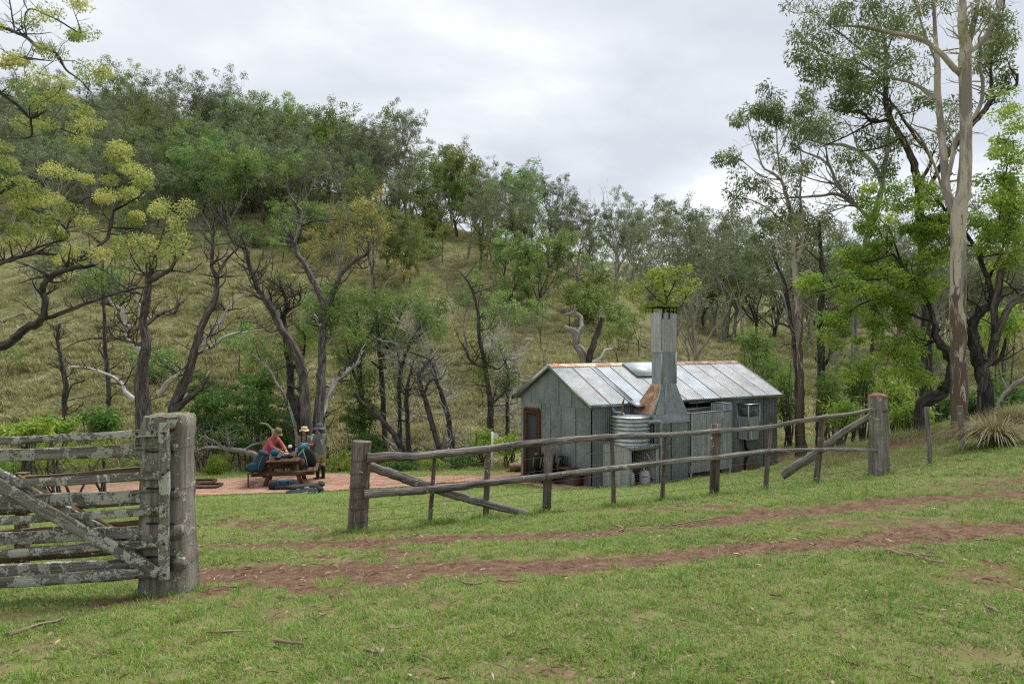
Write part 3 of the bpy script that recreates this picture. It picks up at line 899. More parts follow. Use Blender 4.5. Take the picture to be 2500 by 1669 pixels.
for s in (SA + .05, SB - .05):
    lg = MB(); beam(lg, W(s, SPA - .02, 2.45), W(s, SPA - .02, 2.63), .018, .03, up=N3); lg.build('cap_strut', M_DARK, cap)
# flashing where hood meets the eave
for s0, s1 in ((1.18, 1.62), (2.50, 2.78)):
    fl = MB(); box(fl, W((s0 + s1) / 2, RO + .2, ZE - .02), s1 - s0, .42, .012, L3, unit(N3 - Z3 * .35), unit(Z3 + N3 * .35)); fl.build('flashing', M_WALL, hut)

# open-topped wash screen on short legs
SS0, SS1, SP0, SP1 = 2.84, 4.53, .14, .95
wash = empty('wash_screen', W((SS0 + SS1) / 2, .5, -2.3), label='open-topped galvanised wash enclosure on short legs against the hut wall', cat='enclosure')
sheet('panel', W(SS0, SP1, 0), L3, Z3, N3, SS1 - SS0, -2.12, -.40, M_SCREEN, wash)
sheet('panel', W(SS0, SP1, 0), -N3, Z3, -L3, SP1 - SP0, -2.12, -.40, M_SCREEN, wash)
sheet('panel', W(SS1, SP1, 0), -N3, Z3, L3, SP1 - SP0, -2.12, -.20, M_SCREEN, wash)
for (a, b) in (((SS0, SP1, -.40), (SS1, SP1, -.40)), ((SS0, SP1, -.40), (SS0, SP0, -.40)), ((SS0, SP0, -.40), (SS1, SP0, -.40)), ((SS1, SP1, -.2), (SS1, SP0, -.2)), ((SS0 + .75, SP0, -.2), (SS1, SP0, -.2)), ((SS1, SP1, -.2), (SS1, SP1, -.42)), ((SS0 + .75, SP0, -.2), (SS0 + .75, SP0, -.42))):
    mbk = MB(); beam(mbk, W(*a), W(*b), .035, .035); mbk.build('rail', M_TANK, wash)
for s, p in ((SS0 + .04, SP1 - .04), (SS1 - .04, SP1 - .04), (SS0 + .04, SP0 + .04), (SS1 - .04, SP0 + .04)):
    mbk = MB(); box(mbk, W(s, p, -2.3), .06, .06, .75, L3, N3, Z3); mbk.build('leg', M_PIPE, wash)
mbk = MB(); box(mbk, W((SS0 + SS1) / 2, (SP0 + SP1) / 2, -2.42), SS1 - SS0 + .25, SP1 - SP0 + .25, .12, L3, N3, Z3); mbk.build('slab', plain('concrete', (.3, .24, .19), .9, var=.3, vs=8, bumps=.3), wash)

# wire-fronted food safe on the wall
KS0, KS1, KP = 5.86, 6.38, .45
safe = empty('food_safe', W((KS0 + KS1) / 2, .2, -1.45), label='small galvanised wall cupboard with wire mesh top at the right of the hut', cat='cupboard')
sheet('panel', W(KS0, KP, 0), L3, Z3, N3, KS1 - KS0, -1.44, -.72, M_SCREEN, safe)
sheet('panel', W(KS0, KP, 0), -N3, Z3, -L3, KP, -1.44, -.72, M_SCREEN, safe)
sheet('panel', W(KS1, KP, 0), -N3, Z3, L3, KP, -1.44, -.34, M_SCREEN, safe)
mbk = MB(); box(mbk, W((KS0 + KS1) / 2, KP / 2, -.33), KS1 - KS0 + .06, KP + .06, .02, L3, N3, Z3); mbk.build('lid', M_TANK, safe)
mbk = MB(); box(mbk, W((KS0 + KS1) / 2, KP / 2, -1.45), KS1 - KS0, KP, .02, L3, N3, Z3); mbk.build('bottom', M_WALL, safe)
for s, p in ((KS0, KP), (KS1, KP), (KS0, .02)):
    mbk = MB(); box(mbk, W(s, p, -.89), .035, .035, 1.12, L3, N3, Z3); mbk.build('corner_angle', M_TANK, safe)
ms = MB()
for t in np.linspace(-.5, 1.4, 14):
    for sgn in (1, -1):
        a0 = max(0, t); b0 = min(1, t + .7)
        if b0 <= a0: continue
        za, zb_ = -.71 + .36 * (a0 - t) / .7, -.71 + .36 * (b0 - t) / .7
        x0, x1 = (a0, b0) if sgn > 0 else (1 - a0, 1 - b0)
        beam(ms, W(KS0 + (KS1 - KS0) * x0, KP, za), W(KS0 + (KS1 - KS0) * x1, KP, zb_), .006, .006)
        beam(ms, W(KS0, KP * (1 - x0), za), W(KS0, KP * (1 - x1), zb_), .006, .006)
ms.build('wire_mesh', M_PIPE, safe)
for k in range(3):
    mbk = MB(); box(mbk, W(KS0 + .1 + k * .14, .2, -.56 - .02 * k), .11, .16, .22, L3, N3, Z3); mbk.build('stored_tin', plain('tin_%d' % k, ((.25, .2, .13), (.3, .3, .3), (.2, .22, .2))[k], .5), safe)
# black drain and conduit by the right bay
for s, z0, z1, r in ((4.98, -2.6, -.2, .026), (5.06, -2.6, -.2, .018)):
    mbk = MB(); tube(mbk, [W(s, .05, z0), W(s, .05, z1)], r, 8); mbk.build('conduit', M_BLACKP, hut, smooth=True)
mbk = MB(); tube(mbk, [W(4.98, .05, -.2), W(2.75, .05, -.2)], .02, 6); mbk.build('conduit', M_BLACKP, hut, smooth=True)
mbk = MB(); tube(mbk, *smooth_path([W(6.0, .2, -1.45), W(6.02, .2, -1.7), W(6.25, .1, -1.9), W(6.15, .08, -2.2), W(6.12, .08, -2.6)], [.04, .045, .05, .035, .03], 4), 8); mbk.build('drain_pipe', M_BLACKP, hut, smooth=True)

# tank stand with gas bottles below and a squat rainwater tank on top
stand = empty('tank_stand', W(.86, .6, -2.36), label='corrugated iron tank stand with an open front beside the chimney', cat='stand')
TS0, TS1, TP = .36, 1.36, 1.2
sheet('panel', W(TS0, TP, 0), -N3, Z3, -L3, TP - .02, ZB, -1.18, M_STAND, stand)
sheet('panel', W(TS0, TP, 0), L3, Z3, N3, .34 - .33, ZB, -1.18, M_STAND, stand)
sheet('panel', W(TS1, TP, 0), -N3, Z3, L3, TP - .02, ZB, -1.22, M_STAND, stand)
sheet('top_sheet', W(TS0 - .06, TP + .06, -1.165), L3, -N3, Z3, TS1 - TS0 + .12, 0, TP, M_STAND, stand, amp=.012)
for s in (TS0 + .03, TS1 - .03):
    mbk = MB(); box(mbk, W(s, TP - .04, -1.9), .06, .06, 1.42, L3, N3, Z3); mbk.build('post', M_PIPE, stand)
mbk = MB(); beam(mbk, W(TS0, TP - .02, -1.215), W(TS1, TP - .02, -1.215), .05, .075); mbk.build('bearer', M_PIPE, stand)
mbk = MB(); beam(mbk, W(TS1 - .02, TP - .05, -1.9), W(TS1 - .35, TP - .1, -1.35), .02, .03); mbk.build('brace', M_PIPE, stand)
mbk = MB(); beam(mbk, W(TS1 - .05, TP - .05, -2.08), W(TS1 - .05, .3, -2.08), .04, .05); mbk.build('shelf_rail', M_PIPE, stand)
mbk = MB(); box(mbk, W((TS0 + TS1) / 2, .10, -1.62), TS1 - TS0 - .04, .03, .80, L3, N3, Z3); mbk.build('shade_board', M_DARK, stand)  # added black board, its colour standing in for deep shade in the recess
tank = empty('rain_tank', W(.86, .64, -1.15), label='squat round galvanised rainwater tank with ribbed side on the iron stand', cat='tank')
prof = []
TZ0, TZ1, TR = -1.145, -.41, .52
for k in range(85):
    t = k / 84; prof.append((TR + .017 * math.cos(t * 2 * math.pi * 7), TZ0 + (TZ1 - TZ0) * t))
tm = MB(); lathe(tm, prof, W(.86, .64, 0), 40); tm.build('shell', M_TANK, tank, smooth=True)
tm = MB(); lathe(tm, [(TR + .015, TZ1), (TR, TZ1 + .012), (.33, TZ1 + .03)], W(.86, .64, 0), 40)
tm.build('top', M_TANK, tank, smooth=True)
tm = MB(); lathe(tm, [(.24, TZ1 + .035), (.24, TZ1 + .015), (.001, TZ1 + .012)], W(.72, .5, 0), 24); tm.build('inlet_strainer', M_DARK, tank)
tm = MB(); lathe(tm, [(.335, TZ1 + .028), (.001, TZ1 + .034)], W(.86, .64, 0), 40); tm.build('lid', M_TANK, tank)
pp = MB(); tube(pp, *smooth_path([W(1.12, 1.08, -.54), W(1.40, 1.16, -.53), W(1.47, 1.17, -.56), W(1.49, 1.17, -.66), W(1.49, 1.17, -1.5), W(1.49, 1.17, -2.6)], [.045] * 6, 5), 12); pp.build('overflow_pipe', M_PIPE, tank, smooth=True)
pp = MB(); tube(pp, [W(1.04, 1.04, -.545), W(1.17, 1.12, -.54)], .058, 12); pp.build('pipe_elbow', M_PIPE, tank, smooth=True)
pp = MB(); tube(pp, *smooth_path([W(.62, .17, -.13), W(.62, .17, -.24), W(.64, .26, -.32), W(.70, .42, -.33), W(.73, .5, -.38), W(.73, .5, -.46)], [.042] * 6, 5), 12); pp.build('downpipe', M_PIPE, hut, smooth=True)
# a forked dead palm stalk standing in the strainer
stalk = empty('dead_stalk', W(.66, .5, -.4), label='forked dry brown stalk sticking out of the tank inlet', cat='stalk')
M_STALK = wood('dry_stalk', (.1, .05, .03), (.2, .11, .07), (.3, .2, .14), 80)
pp = MB(); tube(pp, *smooth_path([W(.66, .5, -.41), W(.70, .48, -.2), W(.76, .46, .0), W(.80, .45, .13)], [.022, .024, .02, .008], 3), 6); pp.build('stem', M_STALK, stalk)
pp = MB(); tube(pp, [W(.71, .48, -.12), W(.68, .5, -.02), W(.73, .5, .06)], [.012, .012, .006], 5); pp.build('fork', M_STALK, stalk)
M_GAS = plain('gas_bottle_grey', (.50, .53, .52), .45, var=.12, vs=5)
def gas_bottle(s, p, label):
    z0 = gz(*W(s, p, 0)[:2]) + .0
    b = empty('gas_bottle', W(s, p, z0), label=label, cat='gas bottle', group='gas bottles under the tank stand')
    R = .155
    pr = [(.001, .03), (R * .72, .03), (R * .9, .055), (R, .11), (R, .30), (R * .93, .36), (R * .66, .41), (.045, .425), (.03, .43), (.001, .43)]
    mm = MB(); lathe(mm, [(a, z0 + z) for a, z in pr], W(s, p, 0), 28); mm.build('cylinder', M_GAS, b, smooth=True)
    mm = MB(); lathe(mm, [(R * .74, z0), (R * .76, z0 + .05), (R * .72, z0 + .05), (R * .7, z0)], W(s, p, 0), 24); mm.build('foot_ring', M_GAS, b)
    for k in range(3):
        a = k * 2.1 + .4; mm = MB()
        c = W(s, p, z0 + .49) + L3 * math.cos(a) * .09 + N3 * math.sin(a) * .09
        box(mm, c, .045, .012, .17, -L3 * math.sin(a) + N3 * math.cos(a), L3 * math.cos(a) + N3 * math.sin(a), Z3); mm.build('collar_upright', M_GAS, b)
    mm = MB(); lathe(mm, [(.1, z0 + .565), (.1, z0 + .58), (.085, z0 + .58), (.085, z0 + .565), (.1, z0 + .565)], W(s, p, 0), 20); mm.build('collar_ring', M_GAS, b)
    mm = MB(); tube(mm, [W(s, p, z0 + .43), W(s, p, z0 + .53)], .022, 8); mm.build('valve', M_DARK, b)
    # worn red, white and black label wrapped on the front
    vd = unit(np.array([-W(s, p, 0)[0], -W(s, p, 0)[1], 0])); a0 = math.atan2(vd[1], vd[0]) 
    def patch(nm, t0, t1, h0, h1, mat, rr2):
        mm = MB(); n = 6; V = []
        for h in (h0, h1):
            for k in range(n + 1):
                a = a0 + t0 + (t1 - t0) * k / n
                V.append([W(s, p, 0)[0] + math.cos(a) * rr2, W(s, p, 0)[1] + math.sin(a) * rr2, z0 + h])
        mm.add(V, [[k, k + 1, n + 2 + k, n + 1 + k] for k in range(n)]); mm.build(nm, mat, b)
    if s > .9:
        patch('label_band', -.62, .62, .235, .305, plain('label_white', (.62, .55, .55), .5), R + .002)
        for k, (t0, t1, col) in enumerate(((-.55, -.36, (.45, .05, .05)), (-.32, -.22, (.03, .03, .03)), (-.18, -.10, (.45, .05, .05)), (-.06, .08, (.03, .03, .03)), (.12, .20, (.45, .05, .05)), (.24, .36, (.03, .03, .03)), (.42, .54, (.5, .08, .1)))):
            patch('label_print', t0, t1, .25 + .006 * (k % 2), .285 + .006 * (k % 3), plain('print_%d' % k, col, .5), R + .004)
gas_bottle(1.12, .92, 'grey gas bottle with a worn red label in the open tank stand')
gas_bottle(.66, .80, 'grey gas bottle half hidden behind the tank stand side sheet')

# ------------------------------------------------------------------ paving: red brick path and pavers by the hut
M_BRICK = None
def brick_mat():
    m, n, l, b = new_mat('red_paver')
    oi = n.new('ShaderNodeObjectInfo'); geo = n.new('ShaderNodeNewGeometry')
    rn = attr(n, 'rnd').outputs['Fac']
    r = math_(n, l, 'FRACT', math_(n, l, 'ADD', oi.outputs['Random'], rn))
    f = noise(n, l, geo.outputs['Position'], 14, 6, .7)
    c = ramp(n, l, r, [(0, (.24, .125, .085)), (.4, (.335, .185, .125)), (.75, (.41, .25, .175)), (1, (.29, .155, .11))])
    c = mixc(n, l, ramp(n, l, f, [(.4, 0), (.75, .55)]), c, (.42, .31, .22))
    l.new(c, b.inputs['Base Color']); b.inputs['Roughness'].default_value = .88
    bump(n, l, b, f, .3, .005)
    return m
M_BRICK = brick_mat()
M_JOINT = plain('paving_bed', (.19, .12, .08), .95, var=.35, vs=30)
def paving(name, poly, bl, bw, ang, label, keep=300):
    """running-bond pavers laid on the ground inside a polygon; nearest ones single, the rest joined"""
    th = empty(name, (float(np.mean([p[0] for p in poly])), float(np.mean([p[1] for p in poly])), gz(np.mean([p[0] for p in poly]), np.mean([p[1] for p in poly]))), label=None)
    th['kind'] = 'structure'
    ca, sa = math.cos(ang), math.sin(ang); e1 = np.array([ca, sa]); e2_ = np.array([-sa, ca])
    pa = np.array(poly); lo = np.array([(pa @ e1).min(), (pa @ e2_).min()]); hi = np.array([(pa @ e1).max(), (pa @ e2_).max()])
    cs = []
    row = 0; y = lo[1]
    while y < hi[1]:
        x = lo[0] - (bl / 2 if row % 2 else 0)
        while x < hi[0]:
            c = e1 * (x + bl / 2) + e2_ * (y + bw / 2); cs.append(c); x += bl
        y += bw; row += 1
    cs = np.array(cs); ins = pts_in_poly(cs[:, 0], cs[:, 1], poly); cs = cs[ins]
    cs = cs[np.argsort(np.hypot(cs[:, 0], cs[:, 1]))]
    zc = ground(cs[:, 0], cs[:, 1])
    base = MB(); box(base, (0, 0, 0), bl - .008, bw - .008, .05)
    bm_ = bmesh.new(); me0 = base.mesh('paver'); bm_.from_mesh(me0)
    bmesh.ops.bevel(bm_, geom=[e for e in bm_.edges], offset=.004, segments=1, affect='EDGES'); bm_.to_mesh(me0); bm_.free()
    me0.materials.append(M_BRICK)
    rj = RS(3)
    rest = MB()
    bxm = MB(); box(bxm, (0, 0, 0), bl - .008, bw - .008, .05)
    V0 = bxm.v[0]; F0 = bxm.idx[0].reshape(-1, 4)
    for k, c in enumerate(cs):
        x, y_ = c
        sx = (gz(x + .1, y_) - gz(x - .1, y_)) / .2; sy = (gz(x, y_ + .1) - gz(x, y_ - .1)) / .2
        nrm = unit([-sx, -sy, 1]); ex = unit(np.array([e1[0], e1[1], sx * e1[0] + sy * e1[1]])); ey = np.cross(nrm, ex)
        pz = zc[k] + .022 + rj.uniform(-.003, .003)
        if k < keep:
            o = bpy.data.objects.new('paver', me0); COL.objects.link(o); o.parent = th
            o.matrix_parent_inverse = Matrix.Translation(-Vector(th.location))
            o.matrix_basis = Matrix(((ex[0], ey[0], nrm[0], x), (ex[1], ey[1], nrm[1], y_), (ex[2], ey[2], nrm[2], pz), (0, 0, 0, 1)))
        else:
            rest.add(np.array([x, y_, pz]) + V0[:, :1] * ex + V0[:, 1:2] * ey + V0[:, 2:3] * nrm, F0, rnd=np.full(8, rj.uniform()))
    if rest.nv:
        o = rest.build('pavers', M_BRICK, th); o['kind'] = 'stuff'
    # sand bed, just above the soil
    xs_ = np.arange(pa[:, 0].min(), pa[:, 0].max() + .2, .2); ys_ = np.arange(pa[:, 1].min(), pa[:, 1].max() + .2, .2)
    XX, YY = np.meshgrid(xs_, ys_); ok = pts_in_poly(XX, YY, poly)
    bed = MB(); ZZ = ground(XX, YY) + .028
    nx_ = len(xs_); ff = []
    for a in range(len(ys_) - 1):
        for b_ in range(nx_ - 1):
            if ok[a, b_] and ok[a, b_ + 1] and ok[a + 1, b_] and ok[a + 1, b_ + 1]: ff.append([a * nx_ + b_, a * nx_ + b_ + 1, (a + 1) * nx_ + b_ + 1, (a + 1) * nx_ + b_])
    if ff: bed.add(np.stack([XX, YY, ZZ], -1).reshape(-1, 3), ff); bed.build('sand_bed', M_JOINT, th)
    return th
def gp(u, v): return tuple(pix_ground(u, v)[:2])
PATH_POLY = [gp(-60, 1222), gp(475, 1213), gp(700, 1205), gp(860, 1197), gp(1000, 1189), gp(1090, 1180), gp(1180, 1176), gp(1270, 1172), gp(1330, 1180), gp(1336, 1160), gp(1262, 1158), gp(1180, 1164), gp(1000, 1167), gp(905, 1158), gp(816, 1158), gp(700, 1165), gp(475, 1174), gp(-60, 1184)]
pth = paving('brick_path', PATH_POLY, .23, .115, math.radians(4), 'red brick path')
PAV2 = [tuple(W(-1.05, .2, 0)[:2]), tuple(W(.30, .2, 0)[:2]), tuple(W(.05, -.1, 0)[:2]), tuple(W(-.03, -3.4, 0)[:2]), tuple(W(-1.25, -3.4, 0)[:2])]
pv2 = paving('paved_apron', PAV2, .4, .4, math.atan2(HL[1], HL[0]), 'red pavers')
PAV3 = [tuple(W(4.7, .1, 0)[:2]), tuple(W(6.1, .1, 0)[:2]), tuple(W(6.1, .9, 0)[:2]), tuple(W(4.7, .9, 0)[:2])]
pv3 = paving('washing_apron', PAV3, .23, .115, math.atan2(HL[1], HL[0]), 'red pavers', 120)
PAV4 = [tuple(W(.4, .1, 0)[:2]), tuple(W(1.33, .1, 0)[:2]), tuple(W(1.33, 1.25, 0)[:2]), tuple(W(.4, 1.25, 0)[:2])]
pv4 = paving('tank_floor', PAV4, .23, .115, math.atan2(HL[1], HL[0]), 'red pavers', 60)
# loose stepping pavers along the front of the hut
step_px = [(1425, 1205), (1495, 1203), (1560, 1197), (1605, 1191), (1668, 1181), (1708, 1171)]
def rough_paver(x, y, w_, d_, a, seed):
    rj = RS(seed); n = 9; th_ = np.linspace(0, 2 * np.pi, n, endpoint=False) + rj.uniform(0, 6)
    ca, sa = math.cos(a), math.sin(a)
    V = []
    for dz, k in ((-.04, 1.0), (.022, 1.0), (.03, .93)):
        for q, t in enumerate(th_):
            r_ = (1 + .12 * math.sin(q * 2.1 + seed)) / max(abs(math.cos(t)), abs(math.sin(t))) * .9
            lx, ly = math.cos(t) * r_ * w_ / 2 * k, math.sin(t) * r_ * d_ / 2 * k
            px, py = x + lx * ca - ly * sa, y + lx * sa + ly * ca
            V.append([px, py, gz(px, py) + dz])
    V.append([x, y, gz(x, y) + .03])
    f4 = [[r * n + q, r * n + (q + 1) % n, (r + 1) * n + (q + 1) % n, (r + 1) * n + q] for r in range(2) for q in range(n)]
    m_ = MB(); m_.add(V, f4); m_.idx.append(np.array([[2 * n + q, 2 * n + (q + 1) % n, 3 * n] for q in range(n)], np.int32).ravel()); m_.sz.append(np.full(n, 3, np.int32))
    return m_
_ords = ('nearest the folding chairs', 'in front of the tank stand side', 'in front of the gas bottles', 'by the overflow pipe', 'left of the wash enclosure leg', 'under the wash enclosure front')
for k, (u, v) in enumerate(step_px):
    x, y = gp(u, v)
    o = rough_paver(x, y, .44, .30, .5 + .2 * k, k + 2).build('stepping_paver', M_BRICK)
    tag(o, 'loose red stepping paver set in the grass ' + _ords[k], 'paver', 'stepping pavers along the hut')
# ------------------------------------------------------------------ post-and-rail fence
M_RAIL = wood('weathered_rail', (0.032, 0.027, 0.024), (0.15, 0.132, 0.118), (0.37, 0.34, 0.31), 58, .045, 1.0, lichen=.04)
M_POST = wood('weathered_post', (0.04, 0.030, 0.023), (0.13, 0.105, 0.087), (0.28, 0.24, 0.205), 52, .04, 1.0, lichen=.06, warm=(0.12, 0.088, 0.066))
M_POSTP = wood('pale_grey_post', (0.07, 0.064, 0.058), (0.20, 0.185, 0.168), (0.36, 0.335, 0.305), 34, .05, 1.0, lichen=.12, warm=(0.17, 0.14, 0.11))
M_LICH = wood('lichened_timber', (0.035, 0.032, 0.028), (0.16, 0.145, 0.122), (0.31, 0.285, 0.25), 46, .045, 1.0, lichen=.72, lich=(0.45, 0.455, 0.395), moss=.35)
M_LICHP = wood('lichened_post', (0.075, 0.065, 0.053), (0.185, 0.165, 0.14), (0.33, 0.305, 0.27), 30, .05, 1.0, lichen=.30, lich=(0.40, 0.42, 0.34), moss=.3, warm=(0.155, 0.13, 0.102))
M_REDT = wood('brown_old_timber', (0.03, 0.018, 0.012), (0.085, 0.052, 0.035), (0.16, 0.11, 0.08), 42, .05, .8, lichen=.1, moss=.75)
M_WIRE = plain('rusty_wire', (0.10, 0.065, 0.045), .7, metal=.4, var=.3)
M_BOLT = plain('rusty_bolt', (0.05, 0.03, 0.022), .7, metal=.3, var=.4)
M_CAPR = galv('rusted_cap', (.2, .11, .08), .1, .8, .3, rust=.9)

FA2, FB2 = P(873, 1296, 9.5)[:2], P(2147, 1157, 11.6)[:2]
def fence_D(u):
    k = (u - CU) / F; d = FB2 - FA2
    t = (k * FA2[1] - FA2[0]) / (d[0] - k * d[1])
    return FA2[1] + t * d[1]
fence = empty('rail_fence', P(1500, 1230, 10.4), label='weathered grey post and rail fence running across in front of the hut', cat='fence')
rf = RS(21)
def px_path(lst, doff=0.0):
    return np.array([P(u, v, fence_D(u) + doff) for u, v, w in lst]), np.array([w / 2 * fence_D(u) / F for u, v, w in lst])
def log_(name, lst, doff, mat, parent, n=12, sub=5, rough=.09, wander=.0025):
    p, r = px_path(lst, doff); p, r = smooth_path(p, r, sub)
    p = p + rf.normal(0, wander, p.shape); r = r * (1 + rf.normal(0, .03, len(r)))
    m_ = MB(); tube(m_, p, r, n, rf, rough); return m_.build(name, mat, parent)
TOP = [(896, 1117, 22), (960, 1114, 21), (1014, 1114, 20), (1100, 1105, 19), (1194, 1095, 18), (1262, 1086, 17), (1330, 1079, 17), (1420, 1071, 15), (1500, 1065, 14), (1570, 1063, 13), (1641, 1061, 13), (1748, 1052, 12), (1876, 1042, 11), (1933, 1031, 10), (2005, 1019, 10), (2070, 1011, 9), (2134, 998, 9)]
BOT = [(890, 1205, 19), (960, 1201, 18), (1014, 1198, 18), (1100, 1190, 17), (1177, 1180, 16), (1260, 1171, 15), (1335, 1163, 15), (1420, 1152, 14), (1495, 1143, 13), (1627, 1128, 12), (1748, 1116, 12), (1876, 1101, 11), (1940, 1099, 10), (1999, 1097, 9), (2070, 1097, 8), (2140, 1099, 7)]
log_('rail', TOP, -.12, M_RAIL, fence)
log_('rail', BOT, -.12, M_RAIL, fence)
def post_px(name, u0, v0, u1, v1, w0, w1, mat, parent, n=8, doff=0.0, sub=6, rough=.1, deep=.1, sq=False, cap=None):
    D = fence_D((u0 + u1) / 2) + doff
    a, b = P(u0, v0, D), P(u1, v1, D)
    base = b + (b - a) * (deep / np.linalg.norm(b - a))
    t = np.linspace(0, 1, sub + 1)[:, None]
    pts = a + (base - a) * t; r = np.linspace(w0, w1, sub + 1) / 2 * D / F
    pts = pts + rf.normal(0, .003, pts.shape)
    m_ = MB()
    if sq:
        beam(m_, pts[0], pts[-1], r[0] * 2, r[0] * 1.5, up=(0, 1, 0), rng=rf, jit=.004)
    else:
        tube(m_, pts, r, n, rf, rough)
    return m_.build(name, mat, parent)
# end posts
post_px('end_post', 883, 1077, 872, 1297, 46, 48, M_POST, fence, n=18, rough=.05, sub=10)
post_px('end_post', 2144, 966, 2147, 1158, 43, 46, M_POSTP, fence, n=18, rough=.07, sub=10)
D = fence_D(2144); c = P(2144, 967, D)
m_ = MB(); lathe(m_, [(.150, -.012), (.146, .01), (.11, .035), (.05, .05), (.001, .055)], c, 18); m_.build('post_cap', M_CAPR, fence, smooth=True)
# braces
m_ = MB(); pts = [P(900, 1136, fence_D(900) + .05), P(1010, 1175, fence_D(1010) + .03), P(1130, 1214, fence_D(1130)), P(1292, 1256, fence_D(1292))]
p, r = smooth_path(pts, [.066, .068, .063, .052], 7); tube(m_, p + rf.normal(0, .004, p.shape), r, 12, rf, .08); m_.build('brace', M_RAIL, fence)
m_ = MB(); pts = [P(2126, 1014, fence_D(2126) + .1), P(2060, 1055, fence_D(2060) + .35), P(1990, 1108, fence_D(1990) + .6), P(1908, 1160, fence_D(1908) + .9)]
p, r = smooth_path(pts, [.05, .058, .068, .078], 7); tube(m_, p + rf.normal(0, .004, p.shape), r, 12, rf, .08); m_.build('brace', M_RAIL, fence)
# posts and droppers
for (u0, v0, u1, v1, w, sq) in ((1341, 1083, 1334, 1250, 20, True), (1749, 1035, 1743, 1208, 20, True), (2008, 1023, 1992, 1180, 15, False)):
    post_px('post', u0, v0, u1, v1, w, w * 1.05, M_POST, fence, sq=sq)
for (u0, v0, u1, v1, w) in ((1061, 1112, 1050, 1276, 10), (1191, 1095, 1186, 1268, 12), (1494, 1066, 1499, 1228, 11), (1623, 1054, 1617, 1224, 10), (1881, 1033, 1870, 1194, 10)):
    post_px('dropper', u0, v0, u1, v1, w, w * 1.2, M_POST, fence, n=7, rough=.15)
# wires
for h in (.93, .76, .58, .43, .29, .12):
    us = np.linspace(850, 2165, 22); pts = []
    for q, u in enumerate(us):
        D = fence_D(u) + .03; x = (u - CU) / F * D
        pts.append([x, D, gz(x, D) + h * (1 + .02 * math.sin(q * 1.7 + h * 9)) + (.05 if h > .5 else 0) * (u - 850) / 1300])
    m_ = MB(); tube(m_, pts, .0026, 4, caps=False); m_.build('wire', M_WIRE, fence)
    # wraps round the left end post
    c0 = P(878, 1190, fence_D(878)); zz_ = gz(c0[0], c0[1]) + h + .02
    th_ = np.linspace(0, 2 * np.pi, 20); m_ = MB()
    rr_ = .136
    tube(m_, np.stack([c0[0] + (zz_ + 0.3) * .025 + rr_ * np.cos(th_), c0[1] + rr_ * np.sin(th_), np.full(20, zz_) + .01 * np.cos(th_)], -1), .004, 4, caps=False); m_.build('wire', M_WIRE, fence)
for q in range(2):
    c0 = P(2146, 1000 + q * 7, fence_D(2146)); th_ = np.linspace(0, 2 * np.pi, 20); m_ = MB()
    tube(m_, np.stack([c0[0] + .153 * np.cos(th_), c0[1] + .153 * np.sin(th_), c0[2] + .03 * np.cos(th_ + q)], -1), .005, 4, caps=False); m_.build('wire', M_WIRE, fence)
for u, v in ((1334, 1163), (977, 1204), (1876, 1101)):
    p_, r_ = P(u, v, fence_D(u) - .12), .085
    th_ = np.linspace(0, 2 * np.pi, 16); m_ = MB()
    tube(m_, np.stack([p_[0] + .015 * np.sin(th_), p_[1] + .06 + (r_ + .03) * np.cos(th_), p_[2] + r_ * np.sin(th_)], -1), .0035, 4, caps=False); m_.build('tie_wire', M_WIRE, fence)

# wire fence going off to the right, two grey split posts
wf = empty('wire_fence', P(2300, 1100, 11.8), label='sagging wire fence with two grey split posts right of the rail fence', cat='fence')
for (u0, v0, u1, v1, w, D) in ((2262, 993, 2272, 1136, 11, 11.6), (2343, 991, 2352, 1108, 13, 12.6)):
    a, b = P(u0, v0, D), P(u1, v1, D); b[2] = min(b[2], gz(b[0], b[1])) - .05
    m_ = MB(); t = np.linspace(0, 1, 7)[:, None]; tube(m_, a + (b - a) * t + rf.normal(0, .004, (7, 3)), np.linspace(w, w * .9, 7) / 2 * D / F, 6, rf, .2); m_.build('post', M_POSTP, wf)
for k in range(4):
    pts = [P(2150, 1015 + k * 30, 11.6), P(2267, 1022 + k * 26, 11.6), P(2347, 1020 + k * 22, 12.6), P(2520, 1000 + k * 22, 14)]
    m_ = MB(); p, r = smooth_path(pts, [.0026] * 4, 4); tube(m_, p, r, 4, caps=False); m_.build('wire', M_WIRE, wf)
m_ = MB(); a = P(2432, 1003, 14.6); b = P(2434, 1040, 14.6); b[2] = gz(b[0], b[1]) - .05; a[2] = b[2] + .42
tube(m_, [a, (a + b) / 2, b], [.025, .03, .03], 6, rf, .2); o = m_.build('charred_stake', M_DARK); tag(o, 'short charred stake standing behind the dry grass tussock', 'stake')

